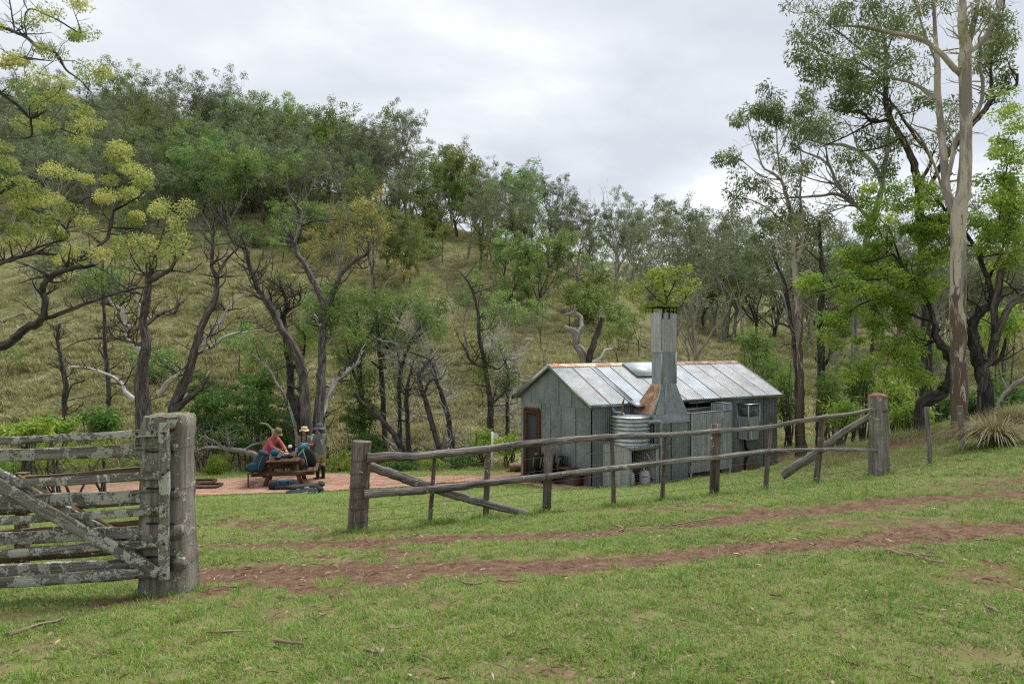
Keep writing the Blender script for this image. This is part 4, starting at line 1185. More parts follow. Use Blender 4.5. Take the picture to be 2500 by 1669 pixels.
# ------------------------------------------------------------------ lichened timber gate and its post
GD = 5.42
gpost = empty('gate_post', P(412, 1452, 5.55), label='massive squared gate post crusted with pale lichen', cat='post')
def hewn(name, vs_, ul, ur, D, depth, mat, parent, sx=3.5, rough=.012, n=28):
    m_ = MB(); th_ = np.linspace(0, 2 * np.pi, n, endpoint=False)
    ring = []
    prof = 1 + RS(4).normal(0, .02, n)
    for v, a, b in zip(vs_, ul, ur):
        hw = (b - a) / 2 * D / F * .88; cx_ = ((a + b) / 2 - CU) / F * D; z = CZ - (v - CV) / F * D
        k = (np.abs(np.cos(th_)) ** sx + np.abs(np.sin(th_)) ** sx) ** (-1 / sx)
        jr = rf.normal(0, rough, n) * .35
        ring.append(np.stack([cx_ + hw * np.cos(th_) * k * prof + jr, D + depth / 2 * np.sin(th_) * k * prof, np.full(n, z) + rf.normal(0, .004, n)], -1))
    ring = np.array(ring); m = len(ring)
    i = np.arange(m - 1)[:, None] * n; j = np.arange(n)[None, :]; j2 = (j + 1) % n
    q = np.stack([i + j, i + n + j, i + n + j2, i + j2], -1).reshape(-1, 4)
    zl = -ring[..., 2]
    cc = ring.mean(1, keepdims=True)
    bk = np.stack([ring[..., 0] - cc[..., 0], ring[..., 1] - cc[..., 1], zl], -1)
    m_.add(ring.reshape(-1, 3), q, bk=bk.reshape(-1, 3))
    top = np.vstack([ring[0], ring[0].mean(0)[None] + [0, 0, .012]])
    f = np.stack([np.arange(n), (np.arange(n) + 1) % n, np.full(n, n)], -1)
    m_.add(top, f, bk=np.vstack([bk[0], [[0, 0, 0]]]))
    return m_.build(name, mat, parent)
vv = np.array([1012, 1018, 1040, 1070, 1110, 1150, 1190, 1230, 1270, 1310, 1350, 1390, 1420, 1450, 1500])
ul = np.interp(vv, [1012, 1018, 1100, 1300, 1455, 1500], [363, 357, 350, 347, 345, 344]); ur = np.interp(vv, [1012, 1020, 1070, 1200, 1330, 1455, 1500], [468, 476, 472, 471, 476, 483, 484])
hewn('shaft', vv, ul, ur, 5.62, .36, M_LICHP, gpost)
# wedge blocks let into the side of the post, saw cuts and wire bands
for (v0, v1, u0, u1) in ((1190, 1216, 420, 436), (1280, 1308, 420, 444), (1360, 1390, 420, 450), (1082, 1106, 420, 434)):
    m_ = MB(); box(m_, P((u0 + u1) / 2, (v0 + v1) / 2, 5.468), (u1 - u0) * GD / F, .06, (v1 - v0) * GD / F, jit=.004, rng=rf); m_.build('wedge_block', M_LICHP, gpost)
for v in (1090, 1190, 1300, 1365):
    m_ = MB(); cz_ = P(412, v, 5.62); th_ = np.linspace(0, 2 * np.pi, 33); k = (np.abs(np.cos(th_)) ** 3.5 + np.abs(np.sin(th_)) ** 3.5) ** (-1 / 3.5)
    tube(m_, np.stack([cz_[0] + .207 * np.cos(th_) * k, cz_[1] + .192 * np.sin(th_) * k, cz_[2] + .012 * np.sin(th_ * 1.0 + v) + .012 * np.cos(th_)], -1), .0035, 4, caps=False); m_.build('wire_band', M_WIRE, gpost)
for v in (1102, 1192, 1277, 1358):
    m_ = MB(); box(m_, P(392, v, 5.435), .22, .012, .010, jit=.001, rng=rf); m_.build('saw_cut', M_DARK, gpost)

def plank(a, b, h, t, seg=14, jit=.0035, sag=0.0):
    """sawn board with uneven edges, from a to b"""
    a = np.asarray(a, float); b = np.asarray(b, float); d = unit(b - a); s = np.array([0, 1., 0]); s = unit(s - d * (s @ d)); u = np.cross(s, d); u = u if u[2] > 0 else -u
    Ln = np.linalg.norm(b - a); m_ = MB(); ring = []; bk = []
    prof = [(-.5, -.42), (-.42, -.5), (.42, -.5), (.5, -.42), (.5, .42), (.42, .5), (-.42, .5), (-.5, .42)]
    o5 = rf.uniform(0, 40); wv = rf.uniform(0, 6)
    for k in range(seg + 1):
        x = k / seg; c = a + (b - a) * x + u * (-sag * math.sin(math.pi * x) + .004 * math.sin(x * 7 + wv))
        hh = h * (1 + .05 * math.sin(x * 9 + wv))
        ring.append([c + s * (p0 * t + rf.normal(0, jit * .5)) + u * (p1 * hh + rf.normal(0, jit)) for p0, p1 in prof])
        bk.append([[p0 * t, p1 * h, x * Ln + o5] for p0, p1 in prof])
    ring = np.array(ring); bk = np.array(bk); n = 8; m = seg + 1
    i = np.arange(m - 1)[:, None] * n; j = np.arange(n)[None, :]; j2 = (j + 1) % n
    q = np.stack([i + j, i + j2, i + n + j2, i + n + j], -1).reshape(-1, 4)
    m_.add(ring.reshape(-1, 3), q, bk=bk.reshape(-1, 3))
    for k in (0, seg): m_.add(ring[k], [list(range(8))], bk=bk[k])
    return m_
gate = empty('timber_gate', P(150, 1440, GD), label='lichen-covered timber slat gate swung open at the near left', cat='gate')
pxm = GD / F
front = [(1078, 1054, 18), (1181, 1159, 19), (1272, 1245, 18), (1351, 1324, 20), (1420, 1395, 26)]
back = [(1113, 1094, 30), (1228, 1208, 31), (1314, 1297, 29), (1393, 1376, 34)]
UL = -420
for v0, v1, h in front:
    k = (v1 - v0) / 389.0
    plank(P(UL, v0 + k * UL, GD), P(392, v1, GD), h * pxm, .035).build('slat', M_LICH, gate)
for v0, v1, h in back:
    k = (v1 - v0) / 389.0
    plank(P(UL, v0 + k * UL, GD + .075), P(432, v1 + k * 40, GD + .075), h * pxm, .045).build('slat', M_LICH, gate)
plank(P(-300, 1020, GD - .04), P(388, 1398, GD - .04), 30 * pxm, .035, 20).build('diagonal', M_LICH, gate)
plank(P(-280, 1005, GD + .12), P(402, 1380, GD + .12), 28 * pxm, .035, 20).build('diagonal', M_LICH, gate)
plank(P(401, 1413, GD - .035), P(401, 1032, GD - .035), 21 * pxm, .05).build('stile', M_LICH, gate)
plank(P(415.5, 1409, GD + .05), P(415.5, 1028, GD + .05), 9 * pxm, .12).build('stile', M_LICH, gate)
for u, v in ((372, 1053), (335, 1057), (399, 1157), (400, 1248), (401, 1326), (368, 1392), (333, 1408), (402, 1402), (400, 1056), (412, 1146)):
    m_ = MB(); lathe(m_, [(.0095, 0), (.0095, .012), (.004, .016), (.001, .016)], P(u, v, GD - .055 if u > 390 else GD - .015), 8, axis=(0, -1, 0)); m_.build('bolt', M_BOLT, gate)
for v in (1050, 1385):
    m_ = MB(); tube(m_, *smooth_path([P(404, v, GD + .0), P(428, v - 2, GD + .04), P(428, v + 8, GD + .08), P(418, v + 10, GD + .1)], [.011] * 4, 4), 8); m_.build('hinge', M_BOLT, gate)
# second gate behind it
g2 = empty('timber_gate', P(60, 1380, 7.3), label='older brown mossy timber gate standing behind the lichened gate', cat='gate')
D2 = 7.3
for (v0, v1, h) in ((1176, 1146, 17), (1250, 1222, 15), (1302, 1273, 13), (1366, 1341, 15)):
    k = (v1 - v0) / 345.
    plank(P(-300, v0 - 300 * k, D2), P(420, v1 + 75 * k, D2), h * D2 / F, .05).build('slat', M_REDT, g2)
plank(P(54, 1400, D2 + .06), P(54, 1153, D2 + .06), 25 * D2 / F, .09).build('upright', M_REDT, g2)
plank(P(420, 1390, D2 + .06), P(420, 1140, D2 + .06), 25 * D2 / F, .09).build('upright', M_REDT, g2)
plank(P(40, 1168, D2 - .05), P(400, 1365, D2 - .05), 18 * D2 / F, .04).build('diagonal', M_REDT, g2)
# ------------------------------------------------------------------ trees
M_BK_DARK = wood('dark_bark', (0.014, 0.013, 0.012), (0.052, 0.047, 0.042), (0.15, 0.138, 0.126), 34, .12, 1.0)
M_BK_BROWN = wood('brown_bark', (0.018, 0.016, 0.014), (0.072, 0.064, 0.057), (0.21, 0.19, 0.175), 32, .1, 1.0)
M_BK_CHAR = wood('charred_bark', (0.010, 0.009, 0.009), (0.036, 0.032, 0.029), (0.115, 0.102, 0.092), 26, .15, 1.0)
M_BK_GREY = wood('grey_dead_wood', (0.06, 0.054, 0.049), (0.20, 0.185, 0.17), (0.42, 0.395, 0.37), 30, .06, .8)
M_BK_WHITE = wood('bleached_wood', (0.20, 0.185, 0.175), (0.46, 0.44, 0.42), (0.66, 0.64, 0.62), 34, .05, .6)
M_BK_PALE = wood('pale_far_bark', (0.12, 0.105, 0.09), (0.25, 0.225, 0.195), (0.42, 0.39, 0.35), 20, .1, .5)
def gum_bark():
    m, n, l, b = new_mat('shedding_gum_bark')
    bk = attr(n, 'bk').outputs['Vector']; geo = n.new('ShaderNodeNewGeometry')
    f = noise(n, l, bk, 8, 7, .68, .6, (1, 1, .16)); g = noise(n, l, bk, 60, 6, .7, .3, (1, 1, .09)); s = noise(n, l, bk, 4.2, 5, .65, .3, (1, 1, .22))
    smoothc = mixc(n, l, g, (.36, .315, .25), (.60, .54, .45))
    grey = mixc(n, l, g, (.19, .165, .15), (.31, .275, .25))
    rough = mixc(n, l, g, (.05, .034, .025), (.20, .145, .108))
    c = mixc(n, l, ramp(n, l, s, [(.47, 0), (.55, 1)]), smoothc, grey)
    sx = n.new('ShaderNodeSeparateXYZ'); l.new(geo.outputs['Position'], sx.inputs[0])
    # the old stocking of rough bark is left lower down and in strips above
    k = math_(n, l, 'ADD', f, math_(n, l, 'MULTIPLY', math_(n, l, 'SUBTRACT', 2.4, sx.outputs['Z']), .055))
    rk = ramp(n, l, k, [(.515, 0), (.545, 1)])
    c = mixc(n, l, rk, c, rough)
    l.new(c, b.inputs['Base Color']); b.inputs['Roughness'].default_value = .85
    bump(n, l, b, math_(n, l, 'ADD', math_(n, l, 'MULTIPLY', rk, .6), g), .7, .02)
    return m
M_BK_GUM = gum_bark()
M_LF_YEL = leaf_mat('yellow_green_leaf', [(.19, .27, .065), (.33, .40, .11), (.50, .51, .15), (.63, .58, .19)], .5)
M_LF_MIX = leaf_mat('thin_yellowing_leaf', [(0.102, 0.145, 0.036), (0.203, 0.254, 0.051), (0.377, 0.384, 0.087), (0.435, 0.341, 0.102)], .35)
M_LF_BRI = leaf_mat('bright_green_leaf', [(.11, .20, .035), (.20, .33, .052), (.34, .46, .075), (.50, .56, .105)], .52)
M_LF_GUM = leaf_mat('gum_leaf', [(.075, .11, .05), (.125, .18, .07), (.20, .25, .095), (.30, .32, .125)], .4, rough=.42)
M_LF_SHE = leaf_mat('she_oak_needle', [(.085, .15, .04), (.14, .23, .055), (.20, .30, .07), (.27, .35, .09)], .42)
M_LF_SHR = leaf_mat('shrub_leaf', [(.045, .105, .025), (.078, .17, .036), (.12, .23, .048), (.18, .29, .06)], .4)
M_LF_LIME = leaf_mat('lime_shrub_leaf', [(0.131, 0.217, 0.029), (0.217, 0.312, 0.043), (0.304, 0.377, 0.058), (0.377, 0.420, 0.087)], .4)
M_LF_FAR = leaf_mat('far_gum_leaf', [(.09, .125, .068), (.145, .185, .095), (.215, .25, .125), (.30, .315, .17)], .38, hue_obj=.05)
M_LF_FARG = leaf_mat('far_green_leaf', [(.10, .165, .048), (.165, .25, .065), (.25, .34, .085), (.36, .43, .125)], .4, hue_obj=.06)
M_LF_FARY = leaf_mat('far_yellow_leaf', [(0.174, 0.181, 0.051), (0.290, 0.283, 0.072), (0.406, 0.377, 0.102), (0.493, 0.435, 0.145)], .35, hue_obj=.03)

WH = M_BK_WHITE
def leaves(mb, rng, C, per, rc, ll, lw, droop=.3, flat=1.0, up=0.0, shell=.4):
    """leaf-sized diamonds round every clump centre"""
    C = np.asarray(C, float).reshape(-1, 3); K = len(C)
    if K == 0: return
    per = int(per); n = K * per
    rc = np.repeat(np.broadcast_to(np.asarray(rc, float), (K,)), per)
    d = rng.normal(size=(n, 3)); d /= np.linalg.norm(d, axis=1, keepdims=True)
    rad = rng.uniform(0, 1, n) ** shell
    pos = np.repeat(C, per, 0) + d * (rc * rad)[:, None] * np.array([1, 1, flat])
    pos[:, 2] += up * rc
    dr_ = d * .7 + rng.normal(size=(n, 3)) * .8; dr_[:, 2] -= droop * 1.6
    dr_ /= np.linalg.norm(dr_, axis=1, keepdims=True)
    sd_ = np.cross(dr_, rng.normal(size=(n, 3))); sd_ /= np.maximum(np.linalg.norm(sd_, axis=1, keepdims=True), 1e-6)
    k = rng.uniform(.6, 1.25, n)[:, None]
    a = pos; t = pos + dr_ * ll * k; m = pos + dr_ * ll * k * .45
    V = np.stack([a, m + sd_ * lw * k * .5, t, m - sd_ * lw * k * .5], 1).reshape(-1, 3)
    cl = np.repeat(rng.uniform(-.3, .3, K), per)
    rd = np.clip(rng.beta(2, 2.4, n) + cl, 0, 1)
    mb.add(V, np.arange(4 * n).reshape(-1, 4), rnd=np.repeat(rd, 4))

def twiglets(mb, rng, nodes, dirs, lens, rad, depth=2, n=4, gnarl=.5, tropism=.12):
    """random gnarled side branches; returns their tips"""
    tips = []
    for p, d, L, r in zip(nodes, dirs, lens, rad):
        st = [(np.asarray(p, float), unit(d), L, r, depth)]
        while st:
            p0, d0, L0, r0, lev = st.pop()
            k = max(3, int(3 + L0 * 2)); k = min(k, 7)
            pts = [p0]; dd = d0
            for _ in range(k):
                dd = unit(dd + rng.normal(0, gnarl * .45, 3) + np.array([0, 0, tropism])); pts.append(pts[-1] + dd * L0 / k)
            tube(mb, pts, np.linspace(r0, r0 * .35, k + 1), n if r0 > .012 else 3, caps=False)
            tips.append(pts[-1])
            if lev > 0:
                for _ in range(rng.randint(1, 4)):
                    q = rng.randint(1, k + 1); ax = unit(np.cross(dd, rng.normal(size=3)))
                    st.append((pts[q], unit(dd * .6 + ax * .9 + np.array([0, 0, .1])), L0 * rng.uniform(.35, .7), r0 * (1 - .65 * q / k) * .7, lev - 1))
    return tips

WS = {'overhanging_tree': .74, 'half_dead_tree': .62, 'dead_tree': .60, 'broken_tree': .85, 'tall_gum_tree': .84, 'dark_limbed_tree': .8, 'spreading_gum_tree': .8, 'charred_tree': .88}
def hero(name, label, cat, D, stems, blobs, bark, leaf, seed, lp=None, tw=(0, 0), barks=None, base=None, parts=('trunk', 'crown'), dspread=.6, group=None, sides=10, tw_mat=None, dens=1.0, clump_r=.28, per=40, twig_r=.006, chain=None):
    """a tree laid out limb by limb: stems are (points (u, v, width px) list, material key); blobs are masses of leaf"""
    rng = RS(seed)
    lp = lp or dict(ll=.1, lw=.03)
    nodes = []           # (u, v, D) of all skeleton nodes
    skel = []; skr = []
    root = empty(name, (0, 0, 0) if base is None else base, label=label, cat=cat, group=group)
    mbs = {}
    for si, st in enumerate(stems):
        pts, mk = (st if isinstance(st, tuple) else (st, None))
        uv = np.array([(a, b) for a, b, c in pts], float); w = np.array([c for a, b, c in pts], float) * (WS.get(name, 1.0) if mk is not WH else .72)
        d0 = D; first = True
        if nodes:
            na_ = np.array(nodes); dist = np.hypot(na_[:, 0] - uv[0, 0], na_[:, 1] - uv[0, 1]); k = dist.argmin()
            if dist[k] < 60: d0 = na_[k, 2]; first = False
        Lp = np.concatenate([[0], np.cumsum(np.hypot(*np.diff(uv, axis=0).T))]) * D / F
        sl = 0.0 if first else rng.uniform(-dspread, dspread)
        dep = d0 + sl * Lp + (rng.normal(0, .04, len(Lp)).cumsum() * (0 if first else 1))
        if first: dep = d0 + rng.normal(0, .05, len(Lp)).cumsum()
        P3 = np.array([P(a, b, dd) for (a, b), dd in zip(uv, dep)])
        r = np.maximum(w / 2 * dep / F, .004)
        g0 = gz(P3[0][0], P3[0][1])
        if chain != 'lying' and (first or P3[0][2] - g0 < 1.2):      # root it in the ground
            if P3[0][2] > g0 - .1: P3 = np.vstack([[P3[0][0], P3[0][1], g0 - .25], P3]); r = np.concatenate([[r[0] * 1.15], r])
        pp, r2 = smooth_path(P3, r, 4)
        pp = pp + rng.normal(0, 1, pp.shape) * (np.minimum(r2, .09)[:, None] * (.05 if name == 'tall_gum_tree' else .16)); r2 = r2 * (1 + rng.normal(0, .02 if name == 'tall_gum_tree' else .05, len(r2)))
        m_ = mbs.setdefault((mk, si) if mk else bark, MB())
        tube(m_, pp, r2, sides if r2.max() > .05 else 6, rng, .07, caps=True)
        for (a, b), dd in zip(uv, dep): nodes.append((a, b, dd))
        skel.append(pp); skr.append(r2)
    # fill nodes denser for attachment
    SK = np.concatenate(skel); SR = np.concatenate(skr)
    # gnarled side twigs
    tips = []
    if tw[0] > 0:
        m_ = mbs.setdefault(tw_mat or bark, MB())
        cand = np.where((SR < np.percentile(SR, 80)))[0]
        pick = rng.choice(cand, tw[0])
        dirs = rng.normal(size=(tw[0], 3)); dirs[:, 2] = np.abs(dirs[:, 2]) * .6
        tips = twiglets(m_, rng, SK[pick], dirs, rng.uniform(.4, 1.0, tw[0]) * tw[1], np.minimum(SR[pick] * .5, .03), 2)
    # leaf masses
    C = []
    for bl in blobs:
        u, v, ru, rv = bl[:4]; k = bl[4] if len(bl) > 4 else 1.0
        a = ru * rv * 3.14 * (D / F) ** 2 / (clump_r ** 2 * 3.14)
        n = max(2, int(a * 1.5 * k * dens))
        t = rng.uniform(0, 6.283, n); q = np.sqrt(rng.uniform(0, 1, n))
        uu, vv_ = u + ru * q * np.cos(t), v + rv * q * np.sin(t)
        # depth: near the limb that carries the mass
        na_ = np.array(nodes); kk = np.hypot(na_[:, 0] - u, na_[:, 1] - v).argmin()
        dc = na_[kk, 2] + rng.normal(0, .25)
        dd = dc + rng.normal(0, 1, n) * max(ru, rv) * D / F * .55
        C.append(np.array([P(a_, b_, c_) for a_, b_, c_ in zip(uu, vv_, dd)]))
    if C:
        C = np.concatenate(C)
        # carry each clump by a twig from the nearest wood or nearer clump
        m_ = mbs.setdefault(bark, MB())
        d2 = ((C[:, None, :] - SK[None, ::2, :]) ** 2).sum(-1)
        order = d2.min(1).argsort()
        T = list(SK[::2]); Tn = np.array(T)
        pool = np.concatenate([SK[::2], C[order]]); avail = len(SK[::2])
        for q, ci in enumerate(order):
            c = C[ci]; dd = ((pool[:avail + q] - c) ** 2).sum(-1); kk = dd.argmin(); a = pool[kk]
            L = math.sqrt(dd[kk])
            if L > .05:
                mid = (a + c) / 2 + rng.normal(0, .08, 3) * L + np.array([0, 0, .06 * L])
                tube(m_, [a, mid, c], [max(twig_r, min(.03, L * .012)), twig_r, twig_r * .6], 4, caps=False)
        lm = MB()
        leaves(lm, rng, C, per, clump_r * rng.uniform(.7, 1.3, len(C)), **lp)
        crown = lm.build(parts[1], leaf, root)
    for q, (mk, m_) in enumerate(mbs.items()):
        nm = parts[0] if q == 0 else ('limb' if isinstance(mk, tuple) else 'twigs')
        mk = mk[0] if isinstance(mk, tuple) else mk
        o = m_.build(nm, mk, root, smooth=True)
    return root

# --- the yellow-green tree reaching in from the left
TA = [[(-230, 1330, 90), (-215, 1150, 80), (-190, 980, 74), (-160, 800, 62), (-140, 600, 54), (-120, 380, 46), (-110, 180, 36), (-100, 20, 26), (-110, -120, 18)],
      [(-185, 960, 46), (-120, 900, 38), (-50, 865, 33), (0, 847, 30), (30, 832, 28), (55, 809, 27), (92, 787, 27), (107, 768, 23), (109, 730, 21), (104, 709, 19), (121, 679, 18), (149, 664, 17), (183, 655, 15), (232, 647, 9)],
      [(100, 782, 16), (140, 768, 15), (183, 751, 13), (238, 732, 10), (281, 717, 8), (340, 702, 7), (392, 696, 5)],
      [(-150, 700, 26), (-60, 668, 20), (0, 643, 15), (45, 629, 13), (89, 618, 12), (140, 622, 9)],
      [(149, 664, 12), (190, 632, 12), (232, 607, 11), (263, 580, 11), (268, 549, 10), (277, 513, 9), (268, 482, 7), (272, 451, 4)],
      [(277, 516, 8), (317, 493, 7), (348, 473, 5), (360, 440, 3)],
      [(268, 555, 7), (321, 558, 6), (357, 558, 5), (379, 571, 4), (415, 562, 3)],
      [(45, 629, 8), (100, 600, 8), (167, 580, 9), (152, 549, 8), (116, 522, 6), (67, 509, 4)],
      [(160, 575, 7), (175, 522, 6), (198, 492, 5), (223, 478, 3)],
      [(89, 618, 6), (130, 598, 5), (180, 610, 4)],
      [(-135, 560, 20), (-60, 500, 14), (0, 470, 9), (45, 440, 5)],
      [(-115, 300, 22), (-50, 250, 16), (0, 228, 13), (49, 263, 11), (74, 288, 10), (103, 277, 7), (116, 262, 4)],
      [(74, 288, 8), (78, 330, 6), (60, 338, 3)], [(74, 288, 7), (112, 295, 6), (156, 317, 5), (190, 330, 3)],
      [(-110, 180, 18), (-40, 165, 12), (0, 158, 10), (31, 158, 9), (40, 141, 8), (89, 145, 6), (130, 150, 3)],
      [(-108, 110, 20), (-40, 80, 15), (0, 69, 12), (36, 78, 11), (67, 94, 10), (96, 118, 9), (129, 125, 8), (147, 143, 8), (161, 170, 7), (196, 196, 5), (223, 225, 3)],
      [(67, 94, 6), (60, 50, 6), (74, 22, 5), (125, 42, 5), (156, 58, 5), (196, 80, 5), (185, 40, 3), (172, 5, 2)],
      [(36, 78, 5), (30, 40, 5), (20, -20, 4)]]
BA = [(30, 50, 55, 45, .45), (120, 60, 60, 35, .45), (180, 30, 20, 40, .4), (190, 85, 35, 30, .45), (235, 155, 45, 35, .55), (150, 120, 55, 40, .45), (250, 190, 40, 28, .5), (60, 130, 50, 40, .5), (20, 140, 30, 30, .6),
      (60, 180, 40, 30, .5), (120, 195, 70, 26, .6), (90, 228, 70, 36, .6), (140, 270, 90, 34, .65), (185, 308, 58, 36, .7), (215, 330, 40, 25, .8), (40, 290, 50, 40, .6),
      (45, 428, 55, 20), (20, 450, 40, 30), (60, 455, 30, 20, .8), (156, 424, 42, 34), (190, 450, 30, 22, .8), (303, 390, 70, 38), (285, 430, 35, 30), (370, 424, 38, 32), (330, 455, 38, 25), (250, 482, 40, 28), (45, 513, 60, 46), (92, 540, 85, 55), (190, 536, 38, 28), (303, 540, 45, 25, .8), (156, 614, 48, 24), (205, 630, 58, 24), (20, 580, 40, 35), (130, 470, 40, 25, .6), (10, 380, 40, 30, .4)]
hero('overhanging_tree', 'yellow-green tree with dark twisted limbs reaching in from the left edge', 'tree', 11.2, TA, BA, M_BK_DARK, M_LF_YEL, 31, lp=dict(ll=.038, lw=.019, droop=.35, flat=.55), base=on_ground(-230, 11.2), clump_r=.17, per=310, dens=1.15, tw=(150, .5))

# --- half-dead tree behind the gate post
TB = [[(355, 1100, 66), (352, 1011, 60), (346, 947, 52), (350, 883, 46), (357, 832, 36), (350, 798, 32), (353, 755, 28), (360, 713, 26), (362, 683, 24), (370, 657, 18), (366, 640, 10)],
      [(362, 690, 20), (396, 670, 18), (417, 657, 15), (430, 632, 12), (447, 619, 9), (440, 590, 6)],
      ([(341, 797, 14), (302, 794, 14), (298, 755, 13), (277, 747, 11), (266, 725, 7)], WH), ([(353, 862, 16), (323, 840, 14), (309, 823, 12), (313, 802, 9)], WH),
      [(356, 795, 13), (383, 772, 12), (409, 760, 11), (426, 764, 10), (438, 743, 5)], ([(345, 985, 16), (306, 955, 14), (294, 934, 12), (264, 913, 9), (213, 898, 7), (174, 894, 5)], WH),
      [(345, 842, 12), (300, 830, 9), (264, 826, 7), (213, 828, 6), (175, 841, 5), (145, 858, 3)],
      [(350, 770, 10), (330, 720, 10), (290, 690, 8), (255, 660, 6), (215, 640, 4)], [(352, 720, 8), (310, 712, 7), (260, 716, 5)], ([(352, 800, 12), (338, 740, 11), (322, 700, 8)], WH),
      [(430, 1100, 46), (421, 1007, 40), (438, 960, 38), (460, 909, 34), (477, 853, 30), (485, 815, 28), (507, 764, 26), (528, 721, 22), (528, 679, 19), (517, 649, 15), (519, 585, 12), (507, 551, 9), (494, 521, 5)],
      [(528, 679, 12), (549, 640, 10), (575, 611, 7), (600, 590, 4)], ([(483, 848, 17), (511, 823, 16), (532, 794, 13), (549, 764, 11), (570, 738, 8), (609, 709, 4)], WH),
      ([(478, 864, 11), (519, 845, 10), (553, 819, 8), (596, 811, 6), (651, 804, 3)], WH), [(424, 1007, 28), (464, 968, 22), (502, 943, 11)], ([(390, 960, 22), (415, 930, 18), (445, 905, 8)], WH),
      [(370, 657, 10), (380, 620, 9), (400, 560, 7), (405, 520, 4)], [(362, 683, 9), (330, 640, 8), (315, 610, 5)], [(519, 600, 7), (490, 560, 6), (470, 540, 3)]]
BB = [(312, 603, 42, 34), (366, 622, 48, 28), (428, 596, 38, 25), (402, 504, 46, 34), (446, 531, 32, 34), (345, 580, 40, 20, .7), (420, 560, 26, 20, .7)]
hero('half_dead_tree', 'half-dead twisted tree with bleached limbs standing behind the gate post', 'tree', 24.0, TB, BB, M_BK_BROWN, M_LF_YEL, 32, lp=dict(ll=.10, lw=.05, droop=.3), base=on_ground(390, 24.0), tw=(230, 1.4), clump_r=.3, per=150)

# --- dead twin-stemmed tree behind the picnic table
TC = [[(752, 1100, 56), (749, 1039, 50), (745, 984, 44), (743, 943, 40), (735, 895, 36), (718, 853, 33), (687, 798, 29), (666, 757, 27), (635, 709, 25), (618, 668, 22), (607, 640, 20), (604, 611, 18), (587, 600, 13), (570, 591, 11), (549, 547, 8), (528, 500, 4)],
      [(780, 1100, 52), (777, 1039, 46), (783, 950, 37), (786, 881, 33), (788, 812, 30), (792, 754, 30), (776, 709, 26), (755, 668, 23), (742, 640, 20), (728, 623, 19), (719, 594, 16), (707, 568, 8)],
      ([(719, 590, 12), (732, 555, 12), (737, 519, 11), (721, 497, 10), (705, 471, 8), (702, 423, 4)], M_BK_GREY), [(734, 553, 9), (766, 540, 8), (822, 536, 5)],
      [(792, 756, 24), (814, 719, 21), (831, 674, 18), (845, 657, 16), (873, 632, 14), (898, 618, 10), (900, 589, 6)], [(873, 636, 9), (885, 655, 7), (900, 650, 4)],
      ([(784, 1060, 20), (786, 1029, 20), (793, 988, 20), (811, 947, 18), (831, 922, 16), (859, 895, 14), (876, 881, 13), (883, 857, 10), (893, 838, 6)], WH),
      ([(726, 1095, 16), (725, 1074, 15), (718, 1029, 14), (700, 977, 12), (680, 943, 11), (663, 909, 10), (645, 888, 8), (618, 867, 6), (600, 860, 3)], M_BK_GREY), [(736, 955, 12), (715, 942, 10), (702, 938, 5)],
      ([(635, 712, 11), (620, 700, 9), (590, 690, 5)], WH), ([(786, 800, 12), (775, 780, 11), (768, 768, 6)], WH), [(604, 620, 8), (590, 580, 7), (560, 560, 4)], [(688, 800, 9), (660, 810, 7), (630, 790, 6), (600, 785, 3)]]
hero('dead_tree', 'tall dead tree with two bare stems rising behind the picnic table', 'tree', 25.0, TC, [], M_BK_BROWN, None, 33, base=on_ground(765, 25.0), tw=(190, 1.2))
# burnt hollow stump beside it
m_ = MB(); rng = RS(9); b0 = on_ground(725, 26.0)
p_, r_ = smooth_path([b0 + [0, 0, -.2], b0 + [.02, 0, .9], P(727, 985, 26.0), P(728, 970, 26.0)], [.26, .24, .2, .1], 4); tube(m_, p_, r_, 10, rng, .2)
o = m_.build('burnt_stump', M_BK_CHAR); tag(o, 'black burnt hollow stump beside the dead twin-stemmed tree', 'stump')

# --- broken dead trunk behind the hut roof
TS = [[(1432, 1060, 30), (1430, 960, 27), (1428, 886, 25), (1418, 857, 24), (1405, 838, 22), (1409, 819, 20), (1396, 806, 17), (1378, 798, 12)],
      [(1409, 822, 16), (1416, 806, 16), (1421, 793, 13), (1418, 774, 11), (1402, 763, 9), (1375, 769, 5)], [(1405, 764, 7), (1403, 750, 5), (1406, 742, 3)],
      ([(1434, 900, 20), (1437, 886, 20), (1444, 854, 19), (1456, 819, 17), (1466, 790, 15), (1471, 773, 12)], M_BK_BROWN),
      ([(1436, 890, 9), (1466, 873, 9), (1479, 854, 7), (1495, 851, 6), (1496, 843, 3)], WH), ([(1440, 886, 8), (1466, 881, 8), (1494, 889, 4)], WH)]
hero('broken_tree', 'broken grey dead trunk with a hooked limb showing above the hut roof', 'dead tree', 27.5, TS, [], M_BK_GREY, None, 34, base=on_ground(1432, 27.5), tw=(3, .4))

